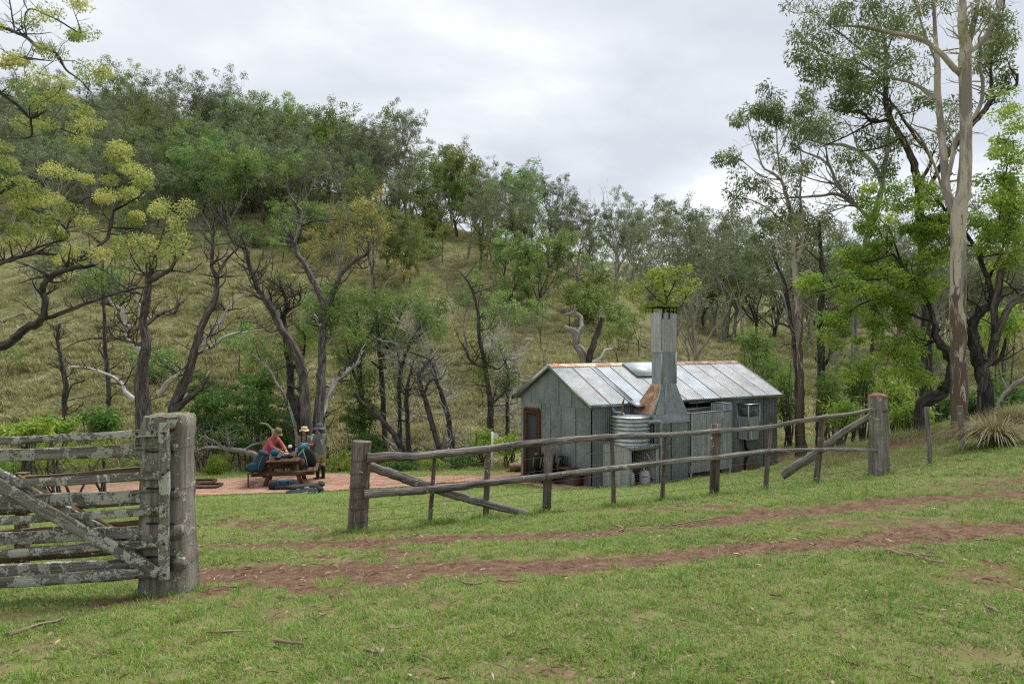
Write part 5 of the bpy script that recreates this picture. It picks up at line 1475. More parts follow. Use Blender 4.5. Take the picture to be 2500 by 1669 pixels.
# --- tall pale gum on the right
TR1 = [[(2348, 1075, 60), (2346, 1057, 50), (2343, 1000, 44), (2340, 844, 41), (2339, 691, 41), (2342, 519, 40), (2350, 478, 38), (2358, 383, 32), (2358, 268, 31), (2356, 153, 33), (2358, 110, 32), (2350, 60, 24), (2350, 0, 19), (2346, -90, 14), (2340, -180, 8)],
       [(2338, 540, 26), (2322, 500, 24), (2310, 460, 22), (2304, 383, 20), (2297, 306, 18), (2289, 230, 17), (2288, 153, 15), (2284, 100, 12), (2280, 20, 9), (2275, -80, 6)],
       [(2350, 185, 18), (2325, 162, 16), (2297, 130, 15), (2255, 99, 13), (2197, 84, 12), (2140, 73, 10), (2102, 65, 8), (2056, 63, 6), (2018, 57, 4)],
       ([(2290, 245, 12), (2255, 218, 10), (2216, 199, 9), (2178, 191, 7), (2132, 165, 4)], M_BK_PALE), [(2312, 440, 14), (2322, 400, 13), (2333, 344, 13), (2358, 306, 12), (2389, 268, 12), (2400, 214, 10), (2392, 153, 8), (2398, 90, 5)],
       [(2362, 130, 18), (2400, 100, 17), (2427, 50, 16), (2442, 8, 14), (2460, -60, 10)], [(2362, 120, 16), (2375, 69, 15), (2388, 0, 12), (2395, -80, 8)],
       [(2304, 470, 7), (2280, 400, 7), (2250, 340, 6), (2215, 300, 4)], [(2289, 160, 7), (2250, 60, 6), (2240, 0, 4)], [(2018, 57, 4), (1990, 30, 3), (1940, 32, 3), (1900, 10, 2)]]
BR1 = [(2006, 38, 55, 32, .7), (2083, 23, 60, 28, .7), (2140, 34, 50, 40, .7), (2216, 38, 50, 36, .7), (2290, 20, 50, 30, .6), (2006, 96, 40, 34, .7), (2121, 115, 50, 40, .6), (2236, 153, 40, 35, .5), (2400, 30, 50, 40, .6), (2460, 60, 40, 40, .5), (2380, 150, 30, 30, .4), (2170, 150, 40, 30, .5), (1960, 10, 40, 15, .5)]
hero('tall_gum_tree', 'tall pale gum tree with shedding bark at the right edge', 'tree', 15.2, TR1, BR1, M_BK_GUM, M_LF_GUM, 35, lp=dict(ll=.115, lw=.026, droop=.75), base=on_ground(2346, 15.2), clump_r=.24, per=90, dens=3.2, sides=14, tw=(40, .9))
# --- charred twisted tree with the bright green crown
TR2 = [[(2252, 1070, 36), (2251, 1051, 34), (2250, 997, 36), (2262, 978, 36), (2297, 959, 34), (2320, 928, 33), (2328, 890, 30), (2312, 860, 25), (2289, 829, 20), (2278, 783, 15), (2266, 740, 11), (2230, 680, 9), (2180, 620, 6)],
       [(2410, 1035, 40), (2408, 1009, 37), (2405, 940, 40), (2389, 883, 36), (2377, 825, 30), (2377, 780, 26), (2412, 749, 20), (2423, 726, 18), (2412, 684, 15), (2400, 653, 13), (2380, 600, 11), (2330, 540, 9), (2290, 490, 6)],
       ([(2400, 905, 26), (2415, 880, 24), (2427, 837, 22), (2450, 775, 20), (2465, 749, 18), (2500, 718, 16), (2540, 690, 12)], M_BK_BROWN), [(2418, 890, 11), (2442, 875, 11), (2456, 825, 7)],
       ([(2428, 830, 20), (2435, 730, 20), (2450, 653, 18), (2500, 603, 16), (2540, 560, 10)], M_BK_BROWN), [(2420, 720, 9), (2455, 700, 9), (2500, 708, 6)],
       [(2278, 783, 9), (2230, 770, 8), (2180, 745, 7), (2120, 735, 5), (2060, 770, 3)], [(2230, 680, 7), (2160, 680, 6), (2080, 690, 5), (1990, 715, 3)], [(2180, 620, 6), (2120, 640, 5), (2090, 640, 3)], [(2200, 640, 6), (2170, 560, 5), (2140, 530, 3)],
       [(2330, 540, 8), (2290, 540, 6), (2240, 520, 4)], [(2289, 829, 9), (2240, 850, 7), (2190, 870, 5), (2130, 850, 3)], [(2412, 684, 8), (2450, 600, 7), (2440, 540, 5), (2460, 400, 4)], [(2060, 770, 4), (2030, 800, 3)]]
BR2 = [(2140, 546, 48, 56), (2236, 530, 78, 50), (2086, 648, 45, 40), (2145, 634, 58, 48), (2067, 682, 48, 28), (1985, 707, 28, 38), (2113, 730, 58, 42), (2197, 700, 68, 50), (2030, 808, 32, 44), (2067, 764, 48, 24), (2178, 768, 58, 42), (2209, 837, 58, 46, .8), (2121, 844, 38, 36, .6), (2266, 672, 42, 60), (2178, 880, 60, 34, .8), (2090, 900, 50, 34, .6), (2240, 920, 50, 30, .6), (2159, 480, 55, 32), (2274, 459, 45, 38), (2427, 536, 66, 56), (2465, 383, 38, 76, .7), (2465, 268, 38, 60, .5), (2427, 440, 50, 50, .8), (2446, 590, 56, 46), (2290, 600, 40, 50, .8), (2270, 560, 50, 40), (2440, 660, 50, 30, .5), (2480, 480, 40, 60, .8)]
hero('charred_tree', 'dark charred leaning tree with a bright green leafy crown beside the gum', 'tree', 17.5, TR2, BR2, M_BK_CHAR, M_LF_BRI, 36, lp=dict(ll=.078, lw=.036, droop=.3, flat=.6), base=on_ground(2330, 17.5), clump_r=.25, per=175, dens=2.4, tw=(60, 1.0), twig_r=.008)
# --- dark-limbed tree behind, and the pale spreading gum
TR3 = [[(2268, 1030, 34), (2266, 960, 32), (2262, 860, 30), (2258, 740, 28), (2250, 600, 26), (2245, 480, 24), (2236, 425, 22), (2224, 383, 20), (2201, 337, 19), (2178, 298, 17), (2163, 249, 15), (2163, 191, 13), (2163, 126, 11), (2150, 70, 8), (2120, 10, 5)],
       [(2170, 290, 11), (2132, 298, 10), (2102, 275, 9), (2056, 272, 7), (2020, 262, 4)], [(2240, 450, 12), (2274, 390, 11), (2236, 337, 9), (2205, 290, 8), (2178, 252, 6), (2140, 220, 4)], [(2132, 298, 7), (2090, 320, 6), (2040, 345, 5), (2000, 360, 3)],
       [(2163, 150, 7), (2100, 120, 6), (2050, 80, 5), (2020, 60, 3)], [(2258, 480, 12), (2300, 400, 12), (2370, 310, 15), (2400, 275, 15), (2423, 241, 14), (2450, 222, 11), (2480, 210, 9), (2484, 180, 6)], [(2423, 241, 10), (2419, 191, 9), (2423, 115, 8), (2446, 38, 6), (2455, -20, 4)],
       [(2163, 200, 7), (2110, 160, 6), (2040, 140, 5), (1985, 115, 3)], [(2201, 337, 8), (2150, 360, 6), (2100, 370, 4)], [(2163, 130, 6), (2190, 60, 5), (2200, 10, 3)]]
BR3 = [(2044, 164, 56, 36, .7), (2113, 191, 55, 36, .7), (2083, 230, 56, 38, .8), (1968, 161, 36, 30, .6), (1968, 249, 32, 28, .7), (2006, 314, 56, 28, .8), (2102, 249, 45, 28, .7), (2140, 325, 46, 28, .6), (2064, 383, 48, 28, .6), (2236, 230, 36, 36, .5), (2197, 344, 28, 28, .5), (1960, 115, 30, 40, .6), (2178, 402, 38, 26, .6), (2140, 80, 50, 40, .6), (2220, 100, 40, 40, .5), (2330, 260, 40, 40, .4), (2430, 180, 40, 60, .6), (2440, 80, 40, 50, .6), (2290, 330, 40, 50, .4), (2190, 280, 30, 30, .5), (1990, 200, 30, 30, .5)]
hero('dark_limbed_tree', 'tall dark-limbed tree with airy green leaf behind the gum at upper right', 'tree', 21.5, TR3, BR3, M_BK_DARK, M_LF_GUM, 37, lp=dict(ll=.13, lw=.042, droop=.5), base=on_ground(2268, 21.5), clump_r=.30, per=110, dens=3.4, tw=(70, 1.4))
TR4 = [[(2094, 1040, 26), (2090, 985, 24), (2086, 880, 21), (2083, 768, 19), (2095, 690, 18), (2112, 610, 18), (2130, 540, 18), (2150, 470, 18), (2155, 425, 16), (2165, 370, 13), (2170, 300, 9), (2160, 220, 5)],
       [(2153, 440, 14), (2121, 386, 13), (2067, 356, 11), (2018, 352, 8), (1970, 340, 4)], [(2125, 550, 13), (2113, 524, 12), (2083, 497, 11), (2044, 474, 10), (2006, 478, 8), (1945, 482, 6), (1876, 486, 3)],
       [(2110, 520, 10), (2070, 480, 10), (2044, 451, 9), (2025, 406, 8), (1995, 383, 7), (1964, 371, 4), (1930, 350, 3)], [(2025, 406, 5), (2010, 340, 4), (1990, 300, 3)], [(2044, 451, 5), (1990, 440, 4), (1940, 420, 3)], [(2083, 497, 5), (2020, 520, 4), (1960, 540, 3)], [(2100, 380, 5), (2080, 320, 4), (2060, 290, 3)]]
BR4 = [(2006, 300, 56, 28, .5), (1965, 330, 40, 25, .6), (2040, 330, 40, 25, .5), (1950, 290, 30, 30, .6), (2102, 440, 46, 28, .5), (1990, 400, 36, 24, .4), (2050, 420, 30, 25, .4), (1930, 420, 26, 26, .4), (1975, 545, 40, 25, .8), (2020, 560, 45, 25, .8), (1945, 580, 40, 30, .8)]
hero('spreading_gum_tree', 'pale-barked gum with wide bare arching limbs right of the slender gum', 'tree', 24.5, TR4, BR4, M_BK_GREY, M_LF_GUM, 38, lp=dict(ll=.15, lw=.04, droop=.6), base=on_ground(2092, 24.5), clump_r=.30, per=110, dens=2.2, tw=(60, 1.6))
# --- slender gum right of the hut with drooping tops
TR5 = [[(1960, 1095, 20), (1958, 1074, 18), (1954, 997, 16), (1956, 921, 14), (1951, 844, 14), (1952, 768, 15), (1943, 691, 15), (1941, 642, 13), (1937, 596, 10), (1930, 516, 8), (1907, 440, 7), (1868, 413, 5), (1853, 383, 4), (1849, 344, 3)],
       [(1945, 640, 10), (1953, 612, 9), (1960, 588, 8), (1956, 520, 6), (1954, 459, 5), (1956, 383, 4), (1940, 320, 3)], [(1935, 560, 6), (1900, 530, 5), (1860, 500, 4), (1810, 480, 3)], [(1930, 516, 5), (1915, 470, 5), (1900, 380, 4), (1895, 300, 3), (1890, 240, 2)], [(1907, 440, 4), (1860, 430, 3), (1800, 385, 3), (1762, 383, 2)], [(1940, 625, 6), (1900, 600, 5), (1870, 575, 3)], [(1853, 383, 3), (1830, 320, 3), (1826, 290, 2)], [(1900, 380, 3), (1925, 320, 3), (1930, 270, 2)]]
BR5 = [(1826, 291, 42, 32), (1861, 268, 42, 28), (1891, 240, 42, 32), (1891, 298, 42, 32), (1922, 268, 32, 32, .8), (1761, 383, 11, 13, 1.4), (1788, 383, 13, 14, 1.2), (1807, 432, 24, 24, .9), (1792, 471, 16, 18, .8), (1838, 436, 28, 18, .8), (1899, 379, 28, 22, .7), (1937, 337, 28, 28, .7), (1865, 569, 38, 38), (1834, 615, 24, 20), (1914, 550, 28, 28, .7), (1880, 610, 30, 20, .8), (1850, 330, 28, 24, .7), (1940, 400, 26, 26, .6), (1930, 480, 26, 24, .4), (1870, 480, 20, 20, .4)]
hero('slender_gum_tree', 'slender gum with drooping grey-green leaf just right of the hut', 'tree', 22.5, TR5, BR5, M_BK_GUM, M_LF_GUM, 39, lp=dict(ll=.15, lw=.036, droop=.8), base=on_ground(1959, 22.5), clump_r=.28, per=150, tw=(30, 1.0))
TR5b = [[(1948, 1060, 20), (1946, 960, 19), (1945, 902, 18), (1937, 825, 18), (1926, 749, 15), (1914, 684, 12), (1891, 634, 9), (1887, 600, 5)], [(1930, 800, 9), (1905, 790, 7), (1882, 804, 4)], ([(1924, 740, 8), (1908, 715, 7), (1890, 708, 4)], WH), [(1928, 770, 6), (1915, 720, 5), (1912, 700, 3)], [(1936, 840, 6), (1915, 842, 4), (1905, 850, 2)]]
hero('dead_tree', 'dark dead trunk with snapped side limbs leaning beside the slender gum', 'tree', 23.5, TR5b, [], M_BK_DARK, None, 40, base=on_ground(1947, 23.5), tw=(8, .7))
TR6 = [[(2003, 1060, 20), (2002, 1009, 18), (2004, 883, 18), (2004, 768, 16), (2006, 691, 13), (2004, 600, 9), (2000, 540, 5)], [(2006, 900, 8), (2020, 880, 7), (2028, 850, 4)], [(2005, 700, 6), (2060, 660, 5), (2080, 620, 3)], [(2005, 640, 6), (1970, 610, 4)]]
BR6 = [(2004, 560, 40, 35, .9), (2040, 600, 40, 40), (1985, 630, 38, 34), (2050, 660, 36, 34, .9), (1990, 780, 34, 45, .6), (2010, 720, 36, 40, .8), (2030, 860, 36, 26, .5), (1975, 850, 25, 36, .5)]
hero('she_oak_tree', 'dark straight-trunked she-oak with fine foliage between the slender gum and green tree', 'tree', 23.0, TR6, BR6, M_BK_CHAR, M_LF_GUM, 41, lp=dict(ll=.18, lw=.020, droop=.5), base=on_ground(2003, 23.0), clump_r=.34, per=110, tw=(24, 1.2))

# --- she-oaks and thin burnt stems along the creek, between the table and the hut
def creek(seed, label, D, stems, blobs, bark=M_BK_DARK, leaf=M_LF_SHE, tw=(14, .9), name='she_oak_tree', per=190, cr=.42, tm=None, group='thin trees along the creek'):
    hero(name, label, 'tree', D, stems, blobs, bark, leaf, seed, lp=dict(ll=.20, lw=.034, droop=.25), dens=1.5, base=on_ground(stems[0][0][0] if not isinstance(stems[0], tuple) else stems[0][0][0][0], D), clump_r=cr, per=per, tw=tw, tw_mat=tm, sides=8, group=group)
creek(51, 'she-oak with soft green crown right behind the dead twin-stemmed tree', 28.5, [[(889, 1120, 15), (888, 1075, 14), (884, 977, 14), (878, 900, 13), (880, 840, 10), (870, 760, 6)], [(884, 960, 9), (860, 900, 7), (845, 830, 4)], [(880, 850, 6), (910, 800, 5), (920, 770, 3)], [(880, 840, 6), (830, 760, 5), (790, 730, 3)]], [(783, 728, 48, 38), (859, 732, 58, 38), (842, 805, 56, 46), (859, 864, 56, 36), (800, 780, 40, 34), (869, 948, 52, 34, .8), (825, 700, 40, 26, .7)])
creek(52, 'she-oak with a dense green crown above two dark stems near the creek', 29.5, [[(941, 1130, 14), (941, 1101, 13), (936, 1000, 12), (931, 915, 12), (925, 840, 9), (920, 760, 5)], [(930, 880, 7), (960, 820, 6), (985, 750, 4)], [(928, 900, 6), (905, 880, 4)], [(926, 840, 6), (935, 800, 3)]], [(921, 762, 56, 42), (990, 742, 52, 42), (928, 808, 48, 38), (904, 898, 36, 36, .8), (965, 800, 40, 35), (935, 855, 34, 40, .8)])
creek(53, 'she-oak with a drooping crown thinning to grey twigs left of the hut', 29.0, [[(976, 1130, 13), (976, 1101, 12), (976, 1000, 10), (974, 940, 10), (985, 880, 8), (1010, 820, 6), (1040, 780, 3)], [(980, 900, 6), (970, 860, 4)], [(1000, 840, 5), (1060, 790, 3)]], [(1048, 785, 46, 42), (1020, 750, 44, 34), (972, 926, 32, 42, .8), (1000, 820, 40, 32, .7), (1075, 760, 25, 30, .6)], tw=(110, 1.7), tm=WH)
creek(54, 'thin dark burnt stem standing straight left of the white waymark post', 28.5, [[(1000, 1130, 14), (998, 1101, 13), (994, 1010, 12), (993, 960, 10), (1000, 920, 7), (1010, 880, 4)]], [], tw=(20, 1.0))
creek(55, 'thin burnt stem leaning right and curving down to the lawn', 27.0, [[(1026, 1158, 11), (1015, 1140, 11), (990, 1105, 12), (960, 1060, 12), (928, 1019, 12), (886, 984, 10), (866, 960, 6)]], [], tw=(8, .7))
creek(56, 'burnt stem leaning left with a tangle of grey twigs on top', 28.0, [[(1082, 1140, 15), (1079, 1122, 14), (1066, 1070, 14), (1048, 1010, 13), (1032, 955, 12), (1022, 920, 9), (1040, 890, 6), (1060, 870, 3)], [(1035, 960, 7), (1050, 930, 6), (1080, 925, 4)]], [], tw=(50, 1.5), tm=M_BK_GREY)
creek(57, 'second burnt leaning stem with fine twigs nearer the hut', 28.5, [[(1110, 1125, 15), (1107, 1108, 14), (1095, 1030, 13), (1078, 960, 12), (1065, 930, 9), (1050, 880, 6), (1000, 860, 3)]], [], tw=(55, 1.6), tm=WH)
creek(58, 'dark gnarled tree with sparse tufts standing just left of the hut gable', 30.0, [[(1200, 1080, 22), (1197, 1053, 19), (1196, 984, 14), (1185, 900, 11), (1170, 820, 10), (1168, 770, 8), (1150, 700, 6), (1120, 660, 3)], [(1185, 900, 7), (1150, 880, 5), (1130, 840, 3)], [(1196, 990, 7), (1230, 960, 5), (1250, 950, 3)], [(1188, 890, 6), (1220, 900, 4), (1240, 870, 3)]], [(1215, 860, 34, 30, .5), (1175, 905, 26, 28, .5), (1230, 940, 25, 25, .4), (1150, 690, 26, 20, .4)], tw=(40, 1.6))
creek(59, 'fine-twigged bare grey tree in front of the hill left of the hut', 31.0, [[(1240, 1060, 10), (1238, 1000, 9), (1240, 930, 8), (1232, 880, 6), (1215, 830, 3)]], [(1235, 905, 24, 24, .3)], tw=(110, 1.7), tm=WH)
creek(60, 'low twisted black tree tangled in front of the grassy slope behind the dead stems', 31.5, [[(715, 1090, 26), (712, 1000, 22), (708, 900, 18), (700, 830, 18), (690, 780, 16), (700, 745, 12), (690, 710, 8), (670, 690, 5)], [(700, 760, 9), (730, 740, 7), (735, 700, 4)], [(692, 790, 9), (665, 760, 8), (660, 720, 5), (650, 700, 3)], [(712, 900, 8), (740, 870, 6), (745, 820, 4)]], [(738, 832, 52, 46, .8), (690, 884, 46, 36, .8), (640, 850, 52, 36, .8)], tw=(60, 1.5), bark=M_BK_CHAR)
creek(61, 'thin dark pole tree with sparse twigs left of the gate post', 30.0, [[(163, 1060, 14), (158, 1000, 13), (160, 940, 12), (150, 880, 10), (140, 830, 8), (145, 790, 4)], [(160, 980, 6), (175, 940, 4), (205, 930, 3)]], [], tw=(34, 1.3))
creek(62, 'thin dark pole tree standing between the two left hand twisted trees', 31.0, [[(268, 1050, 13), (265, 950, 11), (258, 860, 10), (255, 780, 8), (250, 700, 6), (252, 640, 3)], [(258, 880, 5), (240, 850, 3)]], [(255, 690, 20, 20, .4)], tw=(26, 1.2))

# --- shrubs and ferny undergrowth
def shrub(name, label, u, D, ru, rv, v, seed, leaf, per=60, cr=.22, ll=.12, lw=.05, flat=.7, stems=5, group=None, dens=1.0, droop=.3):
    rng = RS(seed); b = on_ground(u, D); root = empty(name, b, label=label, cat='shrub', group=group)
    cz_ = CZ - (v - CV) / F * D; rx = ru * D / F; rz_ = rv * D / F
    n = max(14, int(rx * rz_ / cr ** 2 * 4.4 * dens)); per = int(per * 1.3)
    d = rng.normal(size=(n, 3)); d /= np.linalg.norm(d, axis=1, keepdims=True); q = rng.uniform(0, 1, n) ** .45
    lump = 1 + .22 * np.sin(d[:, 0] * 5 + seed) * np.cos(d[:, 2] * 4 + seed * 2)
    C = np.array([b[0], b[1], cz_]) + d * (q * lump)[:, None] * np.array([rx, rx * .8, rz_])
    C[:, 2] = np.maximum(C[:, 2], ground(C[:, 0], C[:, 1]) + .08)
    lm = MB(); leaves(lm, rng, C, per, cr * rng.uniform(.7, 1.3, n), ll, lw, droop, flat); lm.build('foliage', leaf, root)
    sm = MB()
    for k in range(stems):
        a = rng.uniform(0, 6.28); t = C[rng.randint(n)]
        s0 = b + np.array([math.cos(a) * .12, math.sin(a) * .12, -.05])
        p_, r_ = smooth_path([s0, (s0 + t) / 2 + rng.normal(0, .1, 3), t], [.035, .025, .01], 3); tube(sm, p_, r_, 5, caps=False)
        twiglets(sm, rng, [p_[3], p_[4]], rng.normal(size=(2, 3)) + [0, 0, .6], [.5, .6], [.012, .012], 1)
    sm.build('stems', M_BK_BROWN, root)
    return root
G1 = 'dark ferny shrubs behind the table'
for k, (u, v, ru, rv, D, lb) in enumerate([(520, 1010, 60, 55, 26.5, 'dark green ferny shrub behind the gate post'), (590, 985, 60, 45, 27.5, 'dark green ferny shrub left of the pink-shirted person'), (650, 1010, 55, 55, 27, 'dark green ferny shrub right behind the pink-shirted person'), (560, 1065, 75, 35, 26, 'low dark green shrub behind the fallen dead branch'), (700, 1060, 45, 45, 27, 'dark leafy shrub behind the hat-wearing middle person'), (500, 950, 46, 36, 29, 'paler green ferny shrub above the gate post shoulder'), (640, 930, 60, 36, 29.5, 'mid green ferny shrub below the tangle of dead limbs')]):
    shrub('ferny_shrub', lb, u, D, ru, rv, v, 100 + k, M_LF_SHR, per=105, cr=.28, ll=.11, lw=.042, flat=.5, group=G1)
shrub('lime_shrub', 'fine bright lime-green bush left of the picnic table', 528, 23.6, 40, 26, 1142, 110, M_LF_LIME, per=70, cr=.14, ll=.11, lw=.014, droop=-.4)
shrub('lime_shrub', 'lime-green leafy bush right of the standing person in grey', 835, 24.2, 45, 30, 1130, 111, M_LF_LIME, per=40, cr=.18, ll=.12, lw=.03, droop=-.2, dens=.7)
shrub('ferny_shrub', 'yellow-tipped ferny bush behind the top of the open gate', 60, 15.0, 60, 24, 1040, 112, M_LF_BRI, per=60, cr=.2, ll=.12, lw=.035, flat=.5)
shrub('ferny_shrub', 'fresh green ferny bush behind the gate rail', 140, 16.0, 42, 26, 1042, 113, M_LF_BRI, per=60, cr=.2, ll=.12, lw=.035, flat=.5)
shrub('ferny_shrub', 'mid green ferny bush left of the gate post top', 245, 18.0, 55, 36, 1020, 114, M_LF_SHR, per=60, cr=.2, ll=.13, lw=.04, flat=.5)
shrub('grassy_shrub', 'green and straw undergrowth seen through the gate rails', 180, 17.0, 200, 26, 1115, 115, M_LF_BRI, per=40, cr=.2, ll=.2, lw=.02, droop=-.7, dens=.7)
for k, (u, v, ru, rv, D, lb, lf_) in enumerate([(1185, 1075, 42, 32, 25.6, 'ferny green bush behind the white waymark post', M_LF_BRI), (1240, 1090, 46, 34, 25.2, 'ferny green bush against the hut corner', M_LF_BRI), (1130, 1120, 45, 18, 25.4, 'low green bush left of the white waymark post', M_LF_SHR), (985, 1140, 42, 20, 25.0, 'low green bush behind the near end of the top rail', M_LF_SHR), (1060, 1130, 40, 18, 25.6, 'low leafy bush under the leaning burnt stems', M_LF_BRI), (880, 1010, 46, 50, 28, 'loose she-oak bush behind the grey-shirted person', M_LF_SHE), (900, 1090, 50, 36, 27, 'dark green undergrowth right of the grey-shirted person', M_LF_SHR)]):
    shrub('ferny_shrub', lb, u, D, ru, rv, v, 120 + k, lf_, per=56, cr=.2, ll=.11, lw=.035, flat=.5)
for k, (u, v, ru, rv, D, lb, lf_) in enumerate([(1925, 960, 40, 90, 25.5, 'tall willowy green sapling thicket at the hut right corner', M_LF_SHE), (2030, 960, 50, 70, 22, 'willowy green thicket behind the end of the rail fence', M_LF_SHE), (2110, 930, 50, 80, 23, 'hanging green thicket left of the capped fence post', M_LF_SHE), (2190, 960, 50, 60, 22, 'bright leafy thicket behind the capped fence post', M_LF_BRI), (2225, 1010, 40, 36, 19, 'leafy green bush behind the first grey split post', M_LF_BRI), (2300, 1000, 40, 50, 20.5, 'shady green bush between the charred stems', M_LF_SHR), (2390, 990, 30, 40, 19, 'green bush right of the gum trunk', M_LF_SHR), (2470, 960, 60, 60, 19.5, 'tall green bush behind the dry tussock at right edge', M_LF_SHR), (1880, 900, 40, 60, 28, 'soft grey-green sapling thicket above the hut roof end', M_LF_SHE), (1840, 840, 45, 60, 30, 'feathery she-oak thicket behind the hut roof', M_LF_SHE), (2060, 1010, 60, 30, 20, 'low green bushes behind the fence brace', M_LF_BRI), (2450, 800, 60, 70, 24, 'leafy thicket behind the charred tree forks', M_LF_BRI), (2250, 880, 70, 60, 26, 'shaded thicket behind the leaning charred trunk', M_LF_SHE)]):
    shrub('sapling_thicket', lb, u, D, ru, rv, v, 140 + k, lf_, per=50, cr=.3, ll=.2, lw=.04, flat=1.0, dens=.75, droop=.7, stems=8)

G2 = 'low undergrowth along the creek edge'
for k, (u, ru, rv, D, lb, lf_) in enumerate([(460, 40, 22, 25.6, 'tangled low bush right beside the gate post', M_LF_SHR), (610, 50, 24, 25.8, 'low leafy bush behind the left bench', M_LF_SHR), (690, 44, 26, 25.8, 'low leafy bush behind the table top', M_LF_SHR), (905, 46, 20, 25.6, 'low leafy bush left of the near fence post top', M_LF_SHE), (950, 40, 17, 25.7, 'small grassy bush right of the near fence post', M_LF_BRI), (1020, 44, 17, 25.8, 'small loose bush under the straight burnt stem', M_LF_SHE), (1095, 40, 17, 25.7, 'small leafy bush under the second burnt stem', M_LF_SHR), (1160, 38, 20, 25.9, 'rounded leafy bush just left of the waymark board', M_LF_BRI), (340, 60, 24, 24.5, 'low leafy bush behind the gate post side', M_LF_SHR), (20, 70, 30, 22.0, 'low ferny bush behind the left end of the gate', M_LF_SHR)]):
    shrub('low_bush', lb, u, D, ru, rv, CV + (CZ - gz((u - CU) / F * D, D) - rv * D / F * .8) * F / D, 170 + k, lf_, per=50, cr=.2, ll=.11, lw=.034, flat=.6, group=G2, dens=.9)

hero('lime_tree', 'rounded bright yellow-green tree just behind the chimney', 'tree', 35.0,
     [[(1646, 900, 9), (1643, 840, 8), (1636, 780, 8), (1628, 730, 7), (1620, 690, 5), (1618, 660, 3)], [(1636, 780, 5), (1665, 745, 4), (1680, 715, 3)], [(1632, 750, 5), (1600, 725, 4), (1575, 700, 3)], [(1628, 730, 4), (1648, 690, 3), (1655, 665, 2)]],
     [(1590, 690, 36, 28), (1640, 668, 42, 26), (1672, 705, 32, 28), (1615, 728, 40, 22), (1562, 715, 22, 20, .8), (1655, 745, 34, 18, .7), (1608, 660, 24, 16), (1585, 748, 24, 14, .7)], M_BK_DARK, M_LF_LIME, 81, lp=dict(ll=.15, lw=.07, droop=.2, flat=.6), base=on_ground(1646, 35.0), clump_r=.42, per=120, dens=1.5, tw=(12, .8), sides=7)
# ------------------------------------------------------------------ hillside woodland: prototypes copied tree by tree
def grow(seed, H=11.0, trunk_r=.16, fork=.42, spread=.55, n_main=4, levels=3, lean=.08, clump=.55, per=36, leaf=None, bark=None, ll=.3, lw=.12, droop=.4, flat=.7, low=False, up=.25, dens=1.0, twig=True, fuller=False):
    rng = RS(seed)
    wood_mb, leaf_mb = MB(), MB(); tips = []
    def br(p, d, L, r, lev):
        k = 5; pts = [p]; dd = unit(d)
        for _ in range(k):
            dd = unit(dd + rng.normal(0, .16, 3) + np.array([0, 0, up * .35])); pts.append(pts[-1] + dd * L / k)
        tube(wood_mb, pts, np.linspace(r, r * .55, k + 1), 6 if lev > 1 else 4, caps=False)
        if lev == 0:
            tips.append(pts[-1]); tips.append(pts[-2] + rng.normal(0, .15, 3)); return
        if lev == 1 and leaf is not None: tips.append(pts[3] + rng.normal(0, .2, 3))
        if lev == 2 and fuller and leaf is not None: tips.append(pts[4] + rng.normal(0, .3, 3)); tips.append(pts[2] + rng.normal(0, .3, 3))
        nb = rng.randint(2, 4)
        for q in range(nb):
            a = rng.uniform(0, 6.28); ax = unit(np.cross(dd, [math.cos(a), math.sin(a), .3]))
            st = pts[-1] if q == 0 else pts[rng.randint(2, k + 1)]
            br(st, dd * .75 + ax * spread * rng.uniform(.7, 1.3), L * rng.uniform(.55, .8), r * .55, lev - 1)
    base = np.array([0, 0, -.25]); d = unit([rng.normal(0, lean), rng.normal(0, lean), 1])
    pts = [base]; k = 6
    for _ in range(k):
        d = unit(d + rng.normal(0, .05, 3)); pts.append(pts[-1] + d * H * fork / k)
    tube(wood_mb, pts, np.linspace(trunk_r * 1.25, trunk_r * .75, k + 1), 8, rng, .08)
    for q in range(n_main):
        a = 6.28 * q / n_main + rng.uniform(-.5, .5)
        st = pts[-1] if q < 2 else pts[rng.randint(3 if not low else 1, k + 1)]
        br(st, [math.cos(a) * spread, math.sin(a) * spread, 1.0], H * (1 - fork) * rng.uniform(.42, .62), trunk_r * .5, levels - 1)
    tips = np.array(tips)
    if leaf is not None and len(tips):
        nk = rng.uniform(0, 1, len(tips)) < dens; tips = tips[nk]
        leaves(leaf_mb, rng, tips, per, clump * rng.uniform(.6, 1.35, len(tips)), ll, lw, droop, flat)
    return wood_mb.mesh('trunk', bark, True), (leaf_mb.mesh('crown', leaf) if leaf_mb.nv else None)
